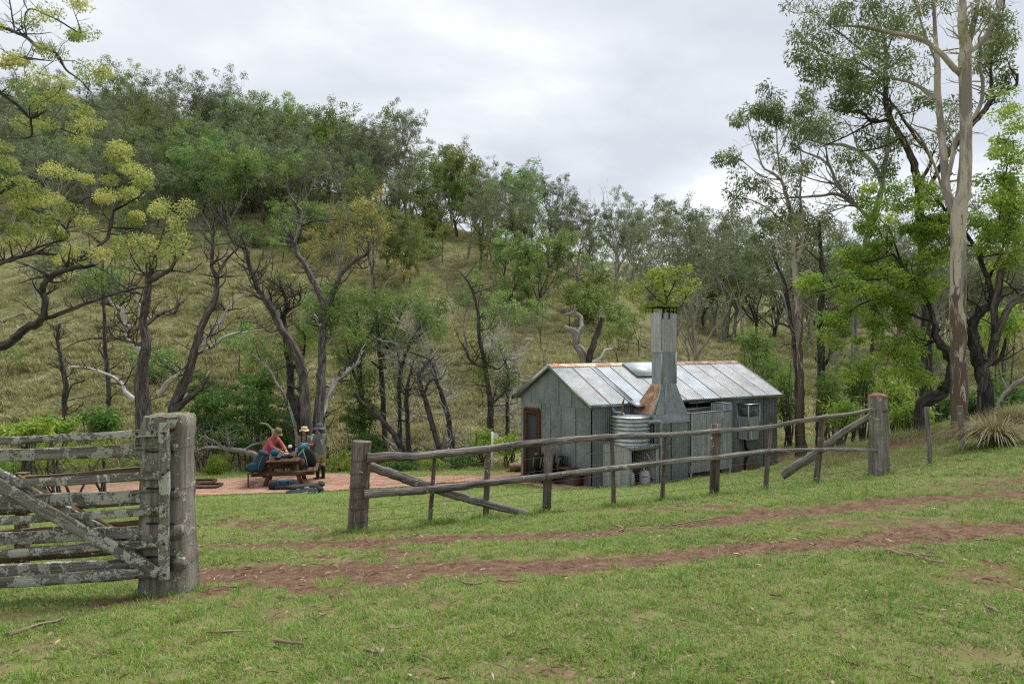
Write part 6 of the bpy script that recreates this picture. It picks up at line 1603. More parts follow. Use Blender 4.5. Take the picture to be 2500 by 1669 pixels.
PROTO = {
    'gum': [grow(201 + k, 12, .17, .34, .48, 6, 4, clump=.44, per=36, leaf=M_LF_FAR, bark=M_BK_PALE if k != 1 else M_BK_GREY, ll=.24, lw=.085, dens=.82) for k in range(4)],
    'tall': [grow(211 + k, 14, .16, .46, .36, 6, 4, clump=.42, per=34, leaf=M_LF_FAR, bark=M_BK_PALE if k else M_BK_BROWN, ll=.23, lw=.08, dens=.8) for k in range(3)],
    'round': [grow(221 + k, 9, .15, .24, .70, 6, 4, clump=.52, per=46, leaf=M_LF_FARG, bark=M_BK_DARK, ll=.26, lw=.1, droop=.2, up=.12) for k in range(3)],
    'sap': [grow(231 + k, 5, .06, .45, .6, 3, 3, clump=.42, per=34, leaf=M_LF_FARG, bark=M_BK_DARK, ll=.2, lw=.075, droop=.3) for k in range(3)],
    'yel': [grow(241 + k, 10, .09, .35, .5, 5, 3, clump=.55, per=34, leaf=M_LF_FARY, bark=M_BK_PALE, ll=.26, lw=.1, low=True) for k in range(2)],
    'dead': [grow(251 + k, 10, .11, .38, .6, 4, 4, leaf=None, bark=M_BK_GREY) for k in range(2)],
    'forest': [grow(261 + k, 11, .16, .20, .50, 7, 4, clump=.50, per=30, low=True, fuller=True, leaf=M_LF_FAR if k != 1 else M_LF_FARG, bark=M_BK_GREY if k != 2 else M_BK_DARK, ll=.24, lw=.10, droop=.4, up=.25) for k in range(3)],
    'bush': [grow(271 + k, 2.2, .05, .2, 1.0, 5, 3, clump=.35, per=34, leaf=M_LF_FARG if k else M_LF_FAR, bark=M_BK_DARK, ll=.17, lw=.07, droop=.1, low=True) for k in range(2)],
}
NAME = {'gum': 'gum_tree', 'tall': 'gum_tree', 'round': 'wattle_tree', 'sap': 'sapling', 'yel': 'gum_tree', 'dead': 'dead_tree', 'forest': 'gum_tree', 'bush': 'bush'}
LOOK = {'gum': 'open-crowned grey-green gum', 'tall': 'tall thin-trunked gum', 'round': 'round-crowned green tree', 'sap': 'slim green sapling', 'yel': 'multi-stemmed yellow-green gum', 'dead': 'bare grey dead tree', 'forest': 'dense-crowned forest gum', 'bush': 'small rounded bush'}
HT = {'gum': 12, 'tall': 14, 'round': 9, 'sap': 5, 'yel': 10, 'dead': 10, 'forest': 11, 'bush': 2.2}
rt = RS(77); _cnt = [0]
def landmark(x, y):
    u = CU + F * x / y
    for a, t in ((300, 'above the open gate'), (470, 'above the gate post'), (640, 'above the fallen branch'), (860, 'above the picnic table'), (1060, 'above the near fence post'), (1260, 'left of the hut'), (1420, 'above the hut gable'), (1560, 'above the hut roof'), (1700, 'behind the chimney'), (1930, 'right of the hut'), (2200, 'beyond the fence end')):
        if u < a: return t
    return 'behind the tall gum'
def plant(kind, x, y, h, where, sink=.15):
    lst = PROTO[kind]; tr, cr_ = lst[rt.randint(len(lst))]
    s = h / HT[kind]
    e_ = empty(NAME[kind], (x, y, gz(x, y) - sink), rt.uniform(0, 6.28), label=LOOK[kind] + ' ' + where + ' ' + landmark(x, y), cat='bush' if kind == 'bush' else 'tree', group=LOOK[kind] + 's ' + where)
    e_.scale = (s * rt.uniform(.9, 1.12), s * rt.uniform(.9, 1.12), s)
    for nm, me in (('trunk', tr), ('crown', cr_)):
        if me is None: continue
        o = bpy.data.objects.new(nm, me); COL.objects.link(o); o.parent = e_
    _cnt[0] += 1
    return e_
def plant_px(kind, u, vb, vt, where):
    """trunk foot at pixel (u, vb) on the slope, top reaching vt"""
    p = pix_ground(u, vb, 28.0)
    if p is None: return
    plant(kind, p[0], p[1], max(1.2, (vb - vt) / F * p[1]), where)
W1 = 'on the grassy slope'
for k_, u, vb, vt in [('gum', 1260, 700, 500), ('gum', 1200, 640, 480), ('tall', 1330, 705, 500), ('tall', 1290, 650, 450), ('round', 1310, 770, 560), ('round', 1250, 760, 580), ('tall', 1170, 660, 470), ('gum', 1142, 630, 440), ('round', 1230, 680, 520), ('gum', 1410, 720, 480), ('tall', 1500, 720, 490), ('gum', 1560, 700, 500), ('gum', 1640, 700, 490), ('gum', 1700, 720, 540),
                       ('sap', 1045, 745, 665), ('sap', 1000, 700, 590), ('sap', 640, 640, 560), ('sap', 665, 660, 575), ('yel', 830, 720, 500), ('yel', 790, 700, 520), ('yel', 905, 760, 480), ('tall', 920, 740, 470), ('dead', 960, 690, 520), ('round', 950, 660, 500), ('round', 985, 690, 560), ('sap', 1080, 640, 545), ('round', 1060, 580, 420), ('sap', 880, 640, 540), ('dead', 1145, 870, 650), ('sap', 1180, 900, 740), ('sap', 1320, 850, 730), ('dead', 1120, 760, 640), ('round', 720, 620, 480), ('sap', 505, 640, 560), ('yel', 300, 720, 560), ('dead', 90, 740, 560), ('dead', 230, 730, 590), ('sap', 1530, 860, 800), ('gum', 1745, 820, 560), ('gum', 1790, 830, 560), ('round', 1840, 830, 600), ('round', 1720, 800, 620), ('sap', 1460, 790, 690), ('sap', 1390, 800, 690), ('dead', 1330, 900, 760), ('bush', 1450, 700, 660), ('bush', 1130, 740, 700), ('bush', 520, 760, 730), ('sap', 1560, 870, 760), ('sap', 1000, 640, 560), ('tall', 1585, 740, 560), ('dead', 1255, 930, 700)]:
    plant_px(k_, u, vb, vt, W1)
# ridge and forest: rejection-sampled so trees keep their distance
placed = []
def try_place(kind, u, D, h, where, mind):
    x = (u - CU) / F * D
    for a, b in placed:
        if (a - x) ** 2 + (b - D) ** 2 < mind * mind: return False
    placed.append((x, D)); plant(kind, x, D, h, where); return True
W2, W3, W4 = 'in the hillside forest', 'on the spur skyline', 'on the far slope'
def treeline(u): return np.interp(u, [-700, 0, 600, 800, 1000, 1100, 1250], [64, 63, 64, 68, 74, 76, 78])
for _ in range(1100):
    u = rt.uniform(-250, 1010); dr_ = np.interp(u, H_U, H_D); D = rt.uniform(treeline(u), dr_ + 5)
    k_ = ('forest', 'forest', 'gum', 'round', 'forest', 'tall')[rt.randint(6)] if rt.uniform() < .95 else 'dead'
    try_place(k_, u, D, (rt.uniform(5.5, 9.0) if D < dr_ - 14 else rt.uniform(7.5, 11.5)), (('in the lower forest', 'in the middle forest', 'in the upper forest')[0 if D < treeline(u) + 9 else (1 if D < dr_ - 10 else 2)]), 2.9)
for _ in range(260):
    u = rt.uniform(900, 1600); dr_ = np.interp(u, H_U, H_D); D = rt.uniform(dr_ - 7, dr_ + 9)
    try_place(('gum', 'tall', 'gum', 'round', 'tall', 'dead')[rt.randint(6)] if rt.uniform() < .9 else 'dead', u, D, rt.uniform(7.5, 11.5) if u < 1150 else rt.uniform(5.8, 9.5), W3, 3.4)
for _ in range(170):
    u = rt.uniform(1420, 2700); dr_ = np.interp(u, H_U, H_D); D = rt.uniform(dr_ + 5, dr_ + 95)
    try_place(('gum', 'forest', 'tall', 'forest')[rt.randint(4)], u, D, rt.uniform(7, 11), W4, 5.5)
for _ in range(420):
    u = rt.uniform(-200, 1080); D = rt.uniform(treeline(u) - 2, treeline(u) + 22)
    if sum(1 for a, b in placed[-400:] if (a - (u - CU) / F * D) ** 2 + (b - D) ** 2 < 2.2 ** 2): continue
    if rt.uniform() < .35: try_place('bush', u, D, rt.uniform(2.2, 3.6), 'under the hillside forest', 1.8)
W5 = 'on the wooded flat'
for _ in range(120):
    u = rt.uniform(1580, 2650); D = rt.uniform(42, 80)
    try_place(('gum', 'tall', 'gum', 'forest', 'gum', 'dead')[rt.randint(6)], u, D, rt.uniform(7.5, 12) if u > 1700 else rt.uniform(5.5, 8), W5, 4.0)
for _ in range(70):
    u = rt.uniform(-300, 1150); D = rt.uniform(36, treeline(u))
    try_place(('sap', 'bush', 'bush', 'dead', 'sap')[rt.randint(5)], u, D, rt.uniform(1.5, 4.0), W1, 4.0)
for _ in range(40):
    u = rt.uniform(1150, 1700); D = rt.uniform(34, 75)
    try_place(('sap', 'bush', 'sap')[rt.randint(3)], u, D, rt.uniform(1.5, 4.2), W1, 4.0)
print('trees', _cnt[0])

# where several still share a description, say which one counting from the left
ORD = ['first', 'second', 'third', 'fourth', 'fifth', 'sixth', 'seventh', 'eighth', 'ninth', 'tenth', 'eleventh', 'twelfth', 'thirteenth', 'fourteenth', 'fifteenth', 'sixteenth', 'seventeenth', 'eighteenth', 'nineteenth', 'twentieth', 'twenty-first', 'twenty-second', 'twenty-third', 'twenty-fourth', 'twenty-fifth', 'twenty-sixth', 'twenty-seventh', 'twenty-eighth', 'twenty-ninth', 'thirtieth']
_by = {}
for o in COL.objects:
    if o.parent is None and o.type == 'EMPTY' and o.name.split('.')[0] in set(NAME.values()) and 'group' in o.keys():
        u_ = CU + F * o.location.x / o.location.y
        _by.setdefault(o['label'], []).append((u_, o))
for lb, lst in _by.items():
    if len(lst) > 1:
        for k, (u_, o) in enumerate(sorted(lst, key=lambda t: t[0])):
            if k < len(ORD): o['label'] = lb + ', ' + ORD[k] + ' from left'

# rocks and fallen timber on the open slope
M_ROCK = plain('hill_rock', (.27, .255, .235), .9, var=.35, vs=3, bumps=.5)
def rock_mesh(seed):
    rng = RS(seed); bm = bmesh.new(); bmesh.ops.create_icosphere(bm, subdivisions=2, radius=1)
    ph = rng.uniform(0, 6, 6)
    for v in bm.verts:
        c = v.co; k = 1 + .22 * math.sin(c.x * 3 + ph[0]) * math.cos(c.y * 4 + ph[1]) + .12 * math.sin(c.z * 6 + c.x * 5 + ph[2]) + rng.uniform(-.05, .05)
        v.co = Vector((c.x * k, c.y * k * .8, c.z * k * .6))
    me = bpy.data.meshes.new('rock'); bm.to_mesh(me); bm.free(); me.materials.append(M_ROCK); return me
RK = [rock_mesh(k) for k in range(4)]
rlist = []
for k in range(46):
    u = rt.uniform(-60, 1750); D = rt.uniform(36, 78); x = (u - CU) / F * D
    if D > np.interp(u, H_U, H_D) - 4: continue
    o = bpy.data.objects.new('hillside_rock', RK[k % 4]); COL.objects.link(o); s = rt.uniform(.12, .42)
    o.location = (x, D, gz(x, D) + s * .15); o.scale = (s, s, s); o.rotation_euler = (0, 0, rt.uniform(0, 6))
    tag(o, 'grey rock lying %s %s' % ('low on the grassy slope' if D < 50 else 'high on the grassy slope', landmark(x, D)), 'rock', 'rocks on the grassy slope'); rlist.append((u, o))
_by = {}
for u, o in rlist: _by.setdefault(o['label'], []).append((u, o))
for lb, lst in _by.items():
    if len(lst) > 1:
        for k, (u, o) in enumerate(sorted(lst, key=lambda t: t[0])): o['label'] = lb + ', ' + ORD[k] + ' from left'
for k, (u, v, L, a, lb) in enumerate([(1300, 640, 4.5, .5, 'pale fallen log on the spur above the hut'), (1560, 845, 3.2, -.4, 'grey fallen log right of the chimney'), (620, 700, 3.0, .2, 'grey fallen log on the slope above the dead trees'), (60, 770, 2.6, .9, 'pale fallen log on the slope at the left edge'), (1180, 720, 2.8, -.7, 'thin fallen log on the slope above the waymark post'), (1080, 760, 2.2, .3, 'short fallen log in the grass left of the hut')]):
    c = pix_ground(u, v, 30)
    if c is None: continue
    t = np.linspace(-.5, .5, 6); X = c[0] + np.cos(a) * L * t; Y = c[1] + np.sin(a) * L * t
    root = empty('fallen_log', c, label=lb, cat='log', group='fallen logs on the slope'); m_ = MB(); rr9 = RS(k)
    tube(m_, np.stack([X, Y, ground(X, Y) + .12 + rr9.uniform(0, .06, 6)], -1), np.linspace(.13, .07, 6), 7, rr9, .12); m_.build('stem', M_BK_GREY, root)
    m_ = MB(); q = np.array([X[3], Y[3], ground(X[3:4], Y[3:4])[0] + .15]); twiglets(m_, rr9, [q, q], rr9.normal(size=(2, 3)) + [0, 0, .8], [.9, .7], [.035, .03], 1); m_.build('branch', M_BK_GREY, root)
# ------------------------------------------------------------------ picnic table
M_TABLE = wood('stained_table_timber', (0.05, 0.028, 0.017), (0.105, 0.064, 0.042), (0.165, 0.105, 0.072), 36, .05, .25)
T0 = P(690, 1192, 20.05); T0[2] = gz(T0[0], T0[1])
TEX, TEY = np.array([.974, .225, 0]), np.array([-.225, .974, 0])
def T(x, y, z): return T0 + x * TEX + y * TEY + np.array([0, 0, z])
table = empty('picnic_table', T(0, .85, 0), label='brown timber picnic table with attached benches on the brick path', cat='table')
for k in range(6):
    m_ = MB(); box(m_, T(-.385 + k * .154, .85, .755), .145, 1.8, .04, TEX, TEY, Z3); m_.build('top_plank', M_TABLE, table)
for sx in (-1, 1):
    for k in (0, 1):
        m_ = MB(); box(m_, T(sx * (.72 + .155 * k), .85, .455), .145, 1.8, .04, TEX, TEY, Z3); m_.build('bench_plank', M_TABLE, table)
for y in (.22, 1.48):
    for sx in (-1, 1):
        m_ = MB(); beam(m_, T(sx * .52, y, -.08), T(sx * .30, y, .735), .045, .12, up=TEX); m_.build('leg', M_TABLE, table)
    m_ = MB(); beam(m_, T(-.86, y - .046, .385), T(.86, y - .046, .385), .045, .13); m_.build('bench_bearer', M_TABLE, table)
    m_ = MB(); beam(m_, T(-.42, y - .046, .70), T(.42, y - .046, .70), .045, .07); m_.build('top_bearer', M_TABLE, table)
m_ = MB(); beam(m_, T(0, .24, .39), T(0, .85, .72), .05, .09); m_.build('stay', M_TABLE, table)
m_ = MB(); beam(m_, T(0, 1.46, .39), T(0, .85, .72), .05, .09); m_.build('stay', M_TABLE, table)
for sx in (-1, 1):
    for x_, z_ in ((.43, .385), (.40, .36)):
        m_ = MB(); lathe(m_, [(.012, 0), (.012, .006), (.001, .008)], T(sx * x_, .15, z_), 8, axis=-TEY); m_.build('bolt', M_TANK, table)
m_ = MB(); beam(m_, T(-.92, .02, -.06), T(-.92, .02, .44), .035, .035, up=TEX); m_.build('bench_prop', M_TABLE, table)

# ------------------------------------------------------------------ people
def voxel(name, mbx, mat, parent, vox=.014, smooth_it=4):
    o = mbx.build(name, mat, parent, smooth=True)
    md = o.modifiers.new('r', 'REMESH'); md.mode = 'VOXEL'; md.voxel_size = vox; md.use_smooth_shade = True
    ms = o.modifiers.new('s', 'SMOOTH'); ms.factor = .5; ms.iterations = smooth_it
    dg = bpy.context.evaluated_depsgraph_get()
    me = bpy.data.meshes.new_from_object(o.evaluated_get(dg))
    o.modifiers.clear(); old = o.data; o.data = me; bpy.data.meshes.remove(old)
    if not me.materials: me.materials.append(mat)
    return o
def ell(mbx, c, r, ax=None, n=14):
    """ellipsoid with semi-axes r along the columns of ax"""
    ax = np.eye(3) if ax is None else ax
    th = np.linspace(0, np.pi, n // 2 + 2)[1:-1]; ph = np.linspace(0, 2 * np.pi, n, endpoint=False)
    V = [[0, 0, 1]]
    for t in th:
        for p in ph: V.append([math.sin(t) * math.cos(p), math.sin(t) * math.sin(p), math.cos(t)])
    V.append([0, 0, -1]); V = np.array(V) * np.asarray(r)
    V = np.asarray(c) + V @ np.asarray(ax).T
    m = len(th); q = []
    tri = [[0, 1 + k, 1 + (k + 1) % n] for k in range(n)] + [[len(V) - 1, 1 + (m - 1) * n + (k + 1) % n, 1 + (m - 1) * n + k] for k in range(n)]
    for a in range(m - 1):
        for k in range(n): q.append([1 + a * n + k, 1 + (a + 1) * n + k, 1 + (a + 1) * n + (k + 1) % n, 1 + a * n + (k + 1) % n])
    base = mbx.nv; mbx.add(V, tri)
    mbx.idx.append((np.array(q, np.int32) + base).ravel()); mbx.sz.append(np.full(len(q), 4, np.int32))
    return mbx
def limb(mbx, pts, rad, n=12, sub=4):
    p, r = smooth_path(pts, rad, sub); tube(mbx, p, r, n); ell(mbx, pts[0], [rad[0]] * 3); ell(mbx, pts[-1], [rad[-1]] * 3); return mbx
def torso(mbx, rings, X, Yv):
    """stack of ellipses: (centre, half-width, half-depth)"""
    n = 20; th = np.linspace(0, 2 * np.pi, n, endpoint=False); V = []
    for c, a, b in rings: V.append(np.asarray(c) + a * np.cos(th)[:, None] * X + b * np.sin(th)[:, None] * Yv)
    V = np.array(V); m = len(V); i = np.arange(m - 1)[:, None] * n; j = np.arange(n)[None, :]; j2 = (j + 1) % n
    mbx.add(V.reshape(-1, 3), np.stack([i + j, i + j2, i + n + j2, i + n + j], -1).reshape(-1, 4))
    for k in (0, m - 1):
        f = np.stack([np.arange(n), (np.arange(n) + 1) % n, np.full(n, n)], -1)
        mbx.add(np.vstack([V[k], V[k].mean(0)[None]]), f if k else f[:, ::-1])
    return mbx
M_SKIN = plain('skin', (.50, .30, .22), .55, var=.08, vs=9); M_SKIN2 = plain('tanned_skin', (.36, .20, .13), .55, var=.08, vs=9)
M_HAIR = plain('dark_hair', (.018, .012, .010), .5, var=.3); M_HAIR2 = plain('brown_hair', (.10, .06, .035), .5, var=.3)
def cloth(name, col): return plain(name, col, .9, var=.18, vs=22, bumps=.25)
M_PINK = cloth('pink_fleece', (.46, .115, .125)); M_OLIVE = cloth('olive_hat', (.15, .125, .05)); M_GREY = cloth('grey_shirt', (.145, .145, .142)); M_SAGE = cloth('sage_shirt', (.185, .20, .165))
M_TAN = cloth('cream_hat', (.52, .42, .25)); M_SLATE = cloth('slate_hat', (.085, .092, .108)); M_KHAKI = cloth('khaki_shorts', (.25, .24, .12)); M_NAVY = cloth('navy_trousers', (.025, .032, .055)); M_BOOT = plain('black_boot', (.014, .014, .015), .4, var=.2); M_PRINT = plain('shirt_print', (.27, .33, .31), .8)
def hand(mbx, wrist, d, up, side):
    """palm, four curled fingers of unequal length and a thumb off the side"""
    d = unit(d); up = unit(np.asarray(up) - d * np.dot(up, d)); s = np.cross(d, up) * side
    ell(mbx, wrist + d * .045, [.045, .036, .016], np.stack([d, s, up], 1))
    for k, (o, L) in enumerate(((-.027, .062), (-.009, .074), (.009, .070), (.026, .054))):
        b = wrist + d * .082 + s * o; m = b + d * L * .5 - up * .006; t = b + d * L * .8 - up * L * .45
        limb(mbx, [b, m, t], [.0092, .0085, .0075], 7, 2)
    b = wrist + d * .03 - s * .032; limb(mbx, [b, b + d * .03 - s * .022, b + d * .055 - s * .024 - up * .012], [.011, .010, .0085], 7, 2)
def hat(parent, c, up, fwd, mat, crown_r=.105, crown_h=.10, brim=.075, droop=.035, name='hat'):
    up = unit(up); fwd = unit(np.asarray(fwd) - up * np.dot(fwd, up)); s = np.cross(fwd, up)
    n = 28; th = np.linspace(0, 2 * np.pi, n, endpoint=False); m_ = MB(); V = []
    prof = [(crown_r + brim, -droop), (crown_r + brim * .5, -droop * .35), (crown_r + .004, 0), (crown_r, .012), (crown_r * .97, crown_h * .55), (crown_r * .86, crown_h * .92), (crown_r * .5, crown_h * 1.06), (.004, crown_h * 1.08)]
    for q, (r, h) in enumerate(prof):
        wv = (.012 * np.sin(th * 3 + 1) + .008 * np.sin(th * 5)) * (1 if q < 2 else .15)
        V.append(np.asarray(c) + (r * 1.08 * np.cos(th))[:, None] * fwd + (r * np.sin(th))[:, None] * s + (h + wv)[:, None] * up)
    V = np.array(V); m = len(V); i = np.arange(m - 1)[:, None] * n; j = np.arange(n)[None, :]; j2 = (j + 1) % n
    m_.add(V.reshape(-1, 3), np.stack([i + j, i + j2, i + n + j2, i + n + j], -1).reshape(-1, 4))
    return m_.build(name, mat, parent, smooth=True)
def head(mbx, c, up, fwd):
    """skull, jaw, nose, ears, lips, brow as one surface; returns axes"""
    up = unit(up); fwd = unit(np.asarray(fwd) - up * np.dot(fwd, up)); s = np.cross(fwd, up); A = np.stack([fwd, s, up], 1)
    ell(mbx, c + up * .02, [.095, .076, .105], A); ell(mbx, c + fwd * .03 - up * .055, [.062, .056, .062], A)
    ell(mbx, c + fwd * .098 - up * .022, [.018, .013, .024], A); ell(mbx, c + fwd * .086 - up * .062, [.012, .024, .010], A)
    ell(mbx, c + fwd * .082 + up * .018, [.016, .05, .012], A)
    for k in (-1, 1): ell(mbx, c + s * .078 * k - up * .01, [.02, .011, .03], A)
    return up, fwd, s
def eyes(parent, c, up, fwd, s):
    for k in (-1, 1):
        m_ = MB(); ell(m_, c + fwd * .088 + s * .03 * k + up * .002, [.008, .011, .006], np.stack([fwd, s, up], 1), 10); m_.build('eye', M_HAIR, parent, smooth=True)
def person(name_label, base, fa):
    f = np.array([math.cos(fa), math.sin(fa), 0]); r = np.array([math.sin(fa), -math.cos(fa), 0])
    root = empty('person', base, label=name_label, cat='person')
    return root, (lambda x, y, z: np.asarray(base) + r * x + f * y + np.array([0, 0, z])), r, f

# --- standing figure in the grey shirt, seen from behind
b_ = on_ground(781, 21.7)
pc, Q, r_, f_ = person('person in grey shirt, khaki shorts and black boots standing right of the table', b_, math.radians(140))
sk = MB()
for k in (-1, 1):
    limb(sk, [Q(.10 * k, -.01, .84), Q(.105 * k, .015, .50), Q(.10 * k, -.03, .28), Q(.10 * k, -.03, .08)], [.085, .058, .056, .04])
torso(sk, [(Q(0, 0, .82), .15, .10), (Q(0, 0, .95), .155, .10), (Q(0, 0, 1.15), .145, .095), (Q(0, -.01, 1.32), .165, .095), (Q(0, -.02, 1.39), .12, .07), (Q(0, -.01, 1.42), .06, .055)], r_, f_)
limb(sk, [Q(0, -.01, 1.36), Q(0, .01, 1.49)], [.055, .052])
hc = Q(0, .03, 1.555); hu, hf, hs = head(sk, hc, [0, 0, 1], f_ * .9 - r_ * .3 + np.array([0, 0, -.15]))
for k, (eb, wr) in ((-1, (Q(-.24, .05, 1.10), Q(-.10, .26, 1.24))), (1, (Q(.245, .02, 1.10), Q(.10, .27, 1.20)))):
    limb(sk, [Q(.185 * k, -.01, 1.34), eb, wr], [.05, .040, .027]); hand(sk, wr, Q(.0, .34, 1.27) - wr, [0, 0, 1], k)
voxel('body', sk, M_SKIN, pc, .011)
ts = MB(); torso(ts, [(Q(0, 0, .80), .185, .135), (Q(0, 0, .95), .18, .13), (Q(0, 0, 1.15), .17, .12), (Q(0, -.01, 1.30), .19, .115), (Q(0, -.02, 1.385), .145, .09), (Q(0, -.015, 1.425), .075, .07)], r_, f_)
for k, eb in ((-1, Q(-.24, .05, 1.10)), (1, Q(.245, .02, 1.10))): limb(ts, [Q(.175 * k, -.01, 1.345), Q(.175 * k, -.01, 1.345) * .3 + eb * .7], [.068, .064])
shirt = voxel('shirt', ts, M_GREY, pc, .012)
pm = MB(); pts = [Q(-.09, -.134, 1.27), Q(.075, -.134, 1.28), Q(-.02, -.134, 1.04)]; pm.add(pts, [[0, 1, 2]]); pm.build('shirt_print', M_PRINT, shirt)
sh = MB(); torso(sh, [(Q(0, 0, .70), .17, .12), (Q(0, 0, .86), .165, .12), (Q(0, 0, .93), .16, .115)], r_, f_)
for k in (-1, 1): limb(sh, [Q(.09 * k, -.005, .80), Q(.10 * k, .01, .60)], [.105, .092])
voxel('shorts', sh, M_KHAKI, pc, .013)
for k in (-1, 1):
    bo = MB(); limb(bo, [Q(.10 * k, -.025, .40), Q(.10 * k, -.03, .24), Q(.10 * k, -.03, .07)], [.068, .06, .052]); limb(bo, [Q(.10 * k, -.05, .045), Q(.11 * k, .06, .05), Q(.115 * k, .15, .04)], [.05, .05, .042]); voxel('boot', bo, M_BOOT, pc, .012)
hr = MB(); ell(hr, hc + hu * .0 - hf * .035, [.085, .082, .10], np.stack([hf, hs, hu], 1)); ell(hr, hc - hu * .09 - hf * .06, [.04, .06, .05], np.stack([hf, hs, hu], 1)); hr.build('hair', M_HAIR2, pc, smooth=True)
hat(pc, hc + hu * .065, hu, hf, M_SLATE, .108, .105, .085, .05)
eyes(pc, hc, hu, hf, hs)
pk = empty('snack_packet', Q(0, .36, 1.28), label='green and white food packet held by the person in grey', cat='packet')
m_ = MB(); box(m_, Q(-.01, .36, 1.27), .10, .025, .09, r_, f_, Z3); m_.build('lower_panel', plain('packet_white', (.6, .62, .6), .4), pk)
m_ = MB(); box(m_, Q(-.01, .36, 1.345), .10, .025, .055, r_, f_, Z3); m_.build('upper_panel', plain('packet_green', (.35, .5, .12), .4), pk)

# --- figure facing us with braids and a cream hat
b_ = on_ground(743, 22.7)
pb, Q, r_, f_ = person('person in sage shirt and cream bucket hat facing us behind the table', b_, math.radians(-80))
sk = MB()
for k in (-1, 1): limb(sk, [Q(.09 * k, 0, .78), Q(.095 * k, .02, .44), Q(.09 * k, -.02, .07), Q(.10 * k, .10, .04)], [.09, .065, .045, .04])
torso(sk, [(Q(0, 0, .74), .15, .105), (Q(0, 0, .9), .14, .095), (Q(0, 0, 1.08), .14, .095), (Q(0, 0, 1.21), .16, .095), (Q(0, 0, 1.27), .11, .07), (Q(0, 0, 1.30), .055, .05)], r_, f_)
limb(sk, [Q(0, 0, 1.25), Q(0, .015, 1.36)], [.05, .048])
hc = Q(.0, .03, 1.425); hu, hf, hs = head(sk, hc, [0, 0, 1], f_ + np.array([0, 0, -.25]))
for k, eb, wr in ((-1, Q(-.245, .04, .99), Q(-.085, .23, 1.07)), (1, Q(.25, .03, .99), Q(.08, .24, 1.08))):
    limb(sk, [Q(.17 * k, 0, 1.225), eb, wr], [.048, .038, .026]); hand(sk, wr, Q(0, .31, 1.07) - wr, [0, 0, 1], k)
voxel('body', sk, M_SKIN2, pb, .011)
ts = MB(); torso(ts, [(Q(0, 0, .70), .18, .13), (Q(0, 0, .9), .165, .12), (Q(0, 0, 1.08), .16, .115), (Q(0, 0, 1.20), .18, .11), (Q(0, 0, 1.265), .13, .085), (Q(0, 0, 1.305), .068, .065)], r_, f_)
for k, eb in ((-1, Q(-.245, .04, .99)), (1, Q(.25, .03, .99))): limb(ts, [Q(.16 * k, 0, 1.225), Q(.16 * k, 0, 1.225) * .3 + eb * .7], [.064, .06])
voxel('shirt', ts, M_SAGE, pb, .012)
tr = MB(); torso(tr, [(Q(0, 0, .68), .165, .12), (Q(0, 0, .82), .16, .115)], r_, f_)
for k in (-1, 1): limb(tr, [Q(.085 * k, 0, .74), Q(.095 * k, .02, .44), Q(.09 * k, -.02, .10)], [.105, .08, .06])
voxel('trousers', tr, M_NAVY, pb, .013)
hr = MB(); ell(hr, hc - hf * .03 + hu * .01, [.09, .088, .105], np.stack([hf, hs, hu], 1)); hr.build('hair', M_HAIR, pb, smooth=True)
for k in (-1, 1):
    m_ = MB(); limb(m_, [hc + hs * .08 * k - hu * .02, Q(.085 * k, .07, 1.30), Q(.075 * k, .125, 1.18), Q(.07 * k, .135, 1.08)], [.026, .022, .018, .010], 8); m_.build('braid', M_HAIR, pb, smooth=True)
hat(pb, hc + hu * .06, hu, hf, M_TAN, .105, .095, .05, .03); eyes(pb, hc, hu, hf, hs)

# --- figure in pink bending over the table
b_ = on_ground(652, 22.0); b_[2] = gz(b_[0], b_[1])
pa_, Q, r_, f_ = person('person in pink fleece and olive hat bending over the picnic table', b_, math.radians(-22))
sk = MB()
for k in (-1, 1): limb(sk, [Q(.09 * k, -.02, .82), Q(.10 * k, .05, .46), Q(.10 * k, -.02, .07), Q(.10 * k, .10, .04)], [.09, .065, .045, .04])
SHc = Q(0, .27, 1.28)
up_t = unit(SHc - Q(0, 0, .88)); fw_t = unit(np.cross(r_, up_t)) * -1
fw_t = fw_t if np.dot(fw_t, f_) > 0 else -fw_t
def Ax(t): return Q(0, 0, .86) + (SHc - Q(0, 0, .86)) * t
torso(sk, [(Q(0, 0, .80), .155, .11), (Ax(.1), .155, .105), (Ax(.45), .145, .10), (Ax(.85), .165, .10), (Ax(1.0), .12, .075), (Ax(1.07), .06, .055)], r_, fw_t)
hc = SHc + unit(np.array([0, 0, .8]) + f_ * .55) * .19; limb(sk, [SHc, hc - np.array([0, 0, .05])], [.056, .052])
hu, hf, hs = head(sk, hc, np.array([0, 0, .8]) + f_ * .55, f_ * .8 + np.array([0, 0, -.9]))
ARM = []
for k in (-1, 1):
    shd = SHc + r_ * .175 * k - up_t * .05; eb = Q(.235 * k, .42, 1.03) if k > 0 else Q(.20 * k, .44, 1.02); wr = Q(.11 * k, .64, .90)
    ARM.append((shd, eb, wr)); limb(sk, [shd, eb, wr], [.05, .04, .027]); hand(sk, wr, unit(f_ * .9 - r_ * .35 * k + np.array([0, 0, -.35])), [0, 0, 1], k)
voxel('body', sk, M_SKIN, pa_, .011)
ts = MB(); torso(ts, [(Q(0, 0, .80), .19, .14), (Ax(.1), .185, .135), (Ax(.45), .175, .125), (Ax(.82), .19, .12), (Ax(.98), .14, .095), (Ax(1.10), .075, .07)], r_, fw_t)
for shd, eb, wr in ARM: limb(ts, [shd, eb, eb * .25 + wr * .75], [.07, .058, .046])
ell(ts, SHc + up_t * .06, [.08, .08, .05])
voxel('fleece', ts, M_PINK, pa_, .012)
tr = MB(); torso(tr, [(Q(0, 0, .74), .17, .125), (Q(0, 0, .88), .165, .12)], r_, f_)
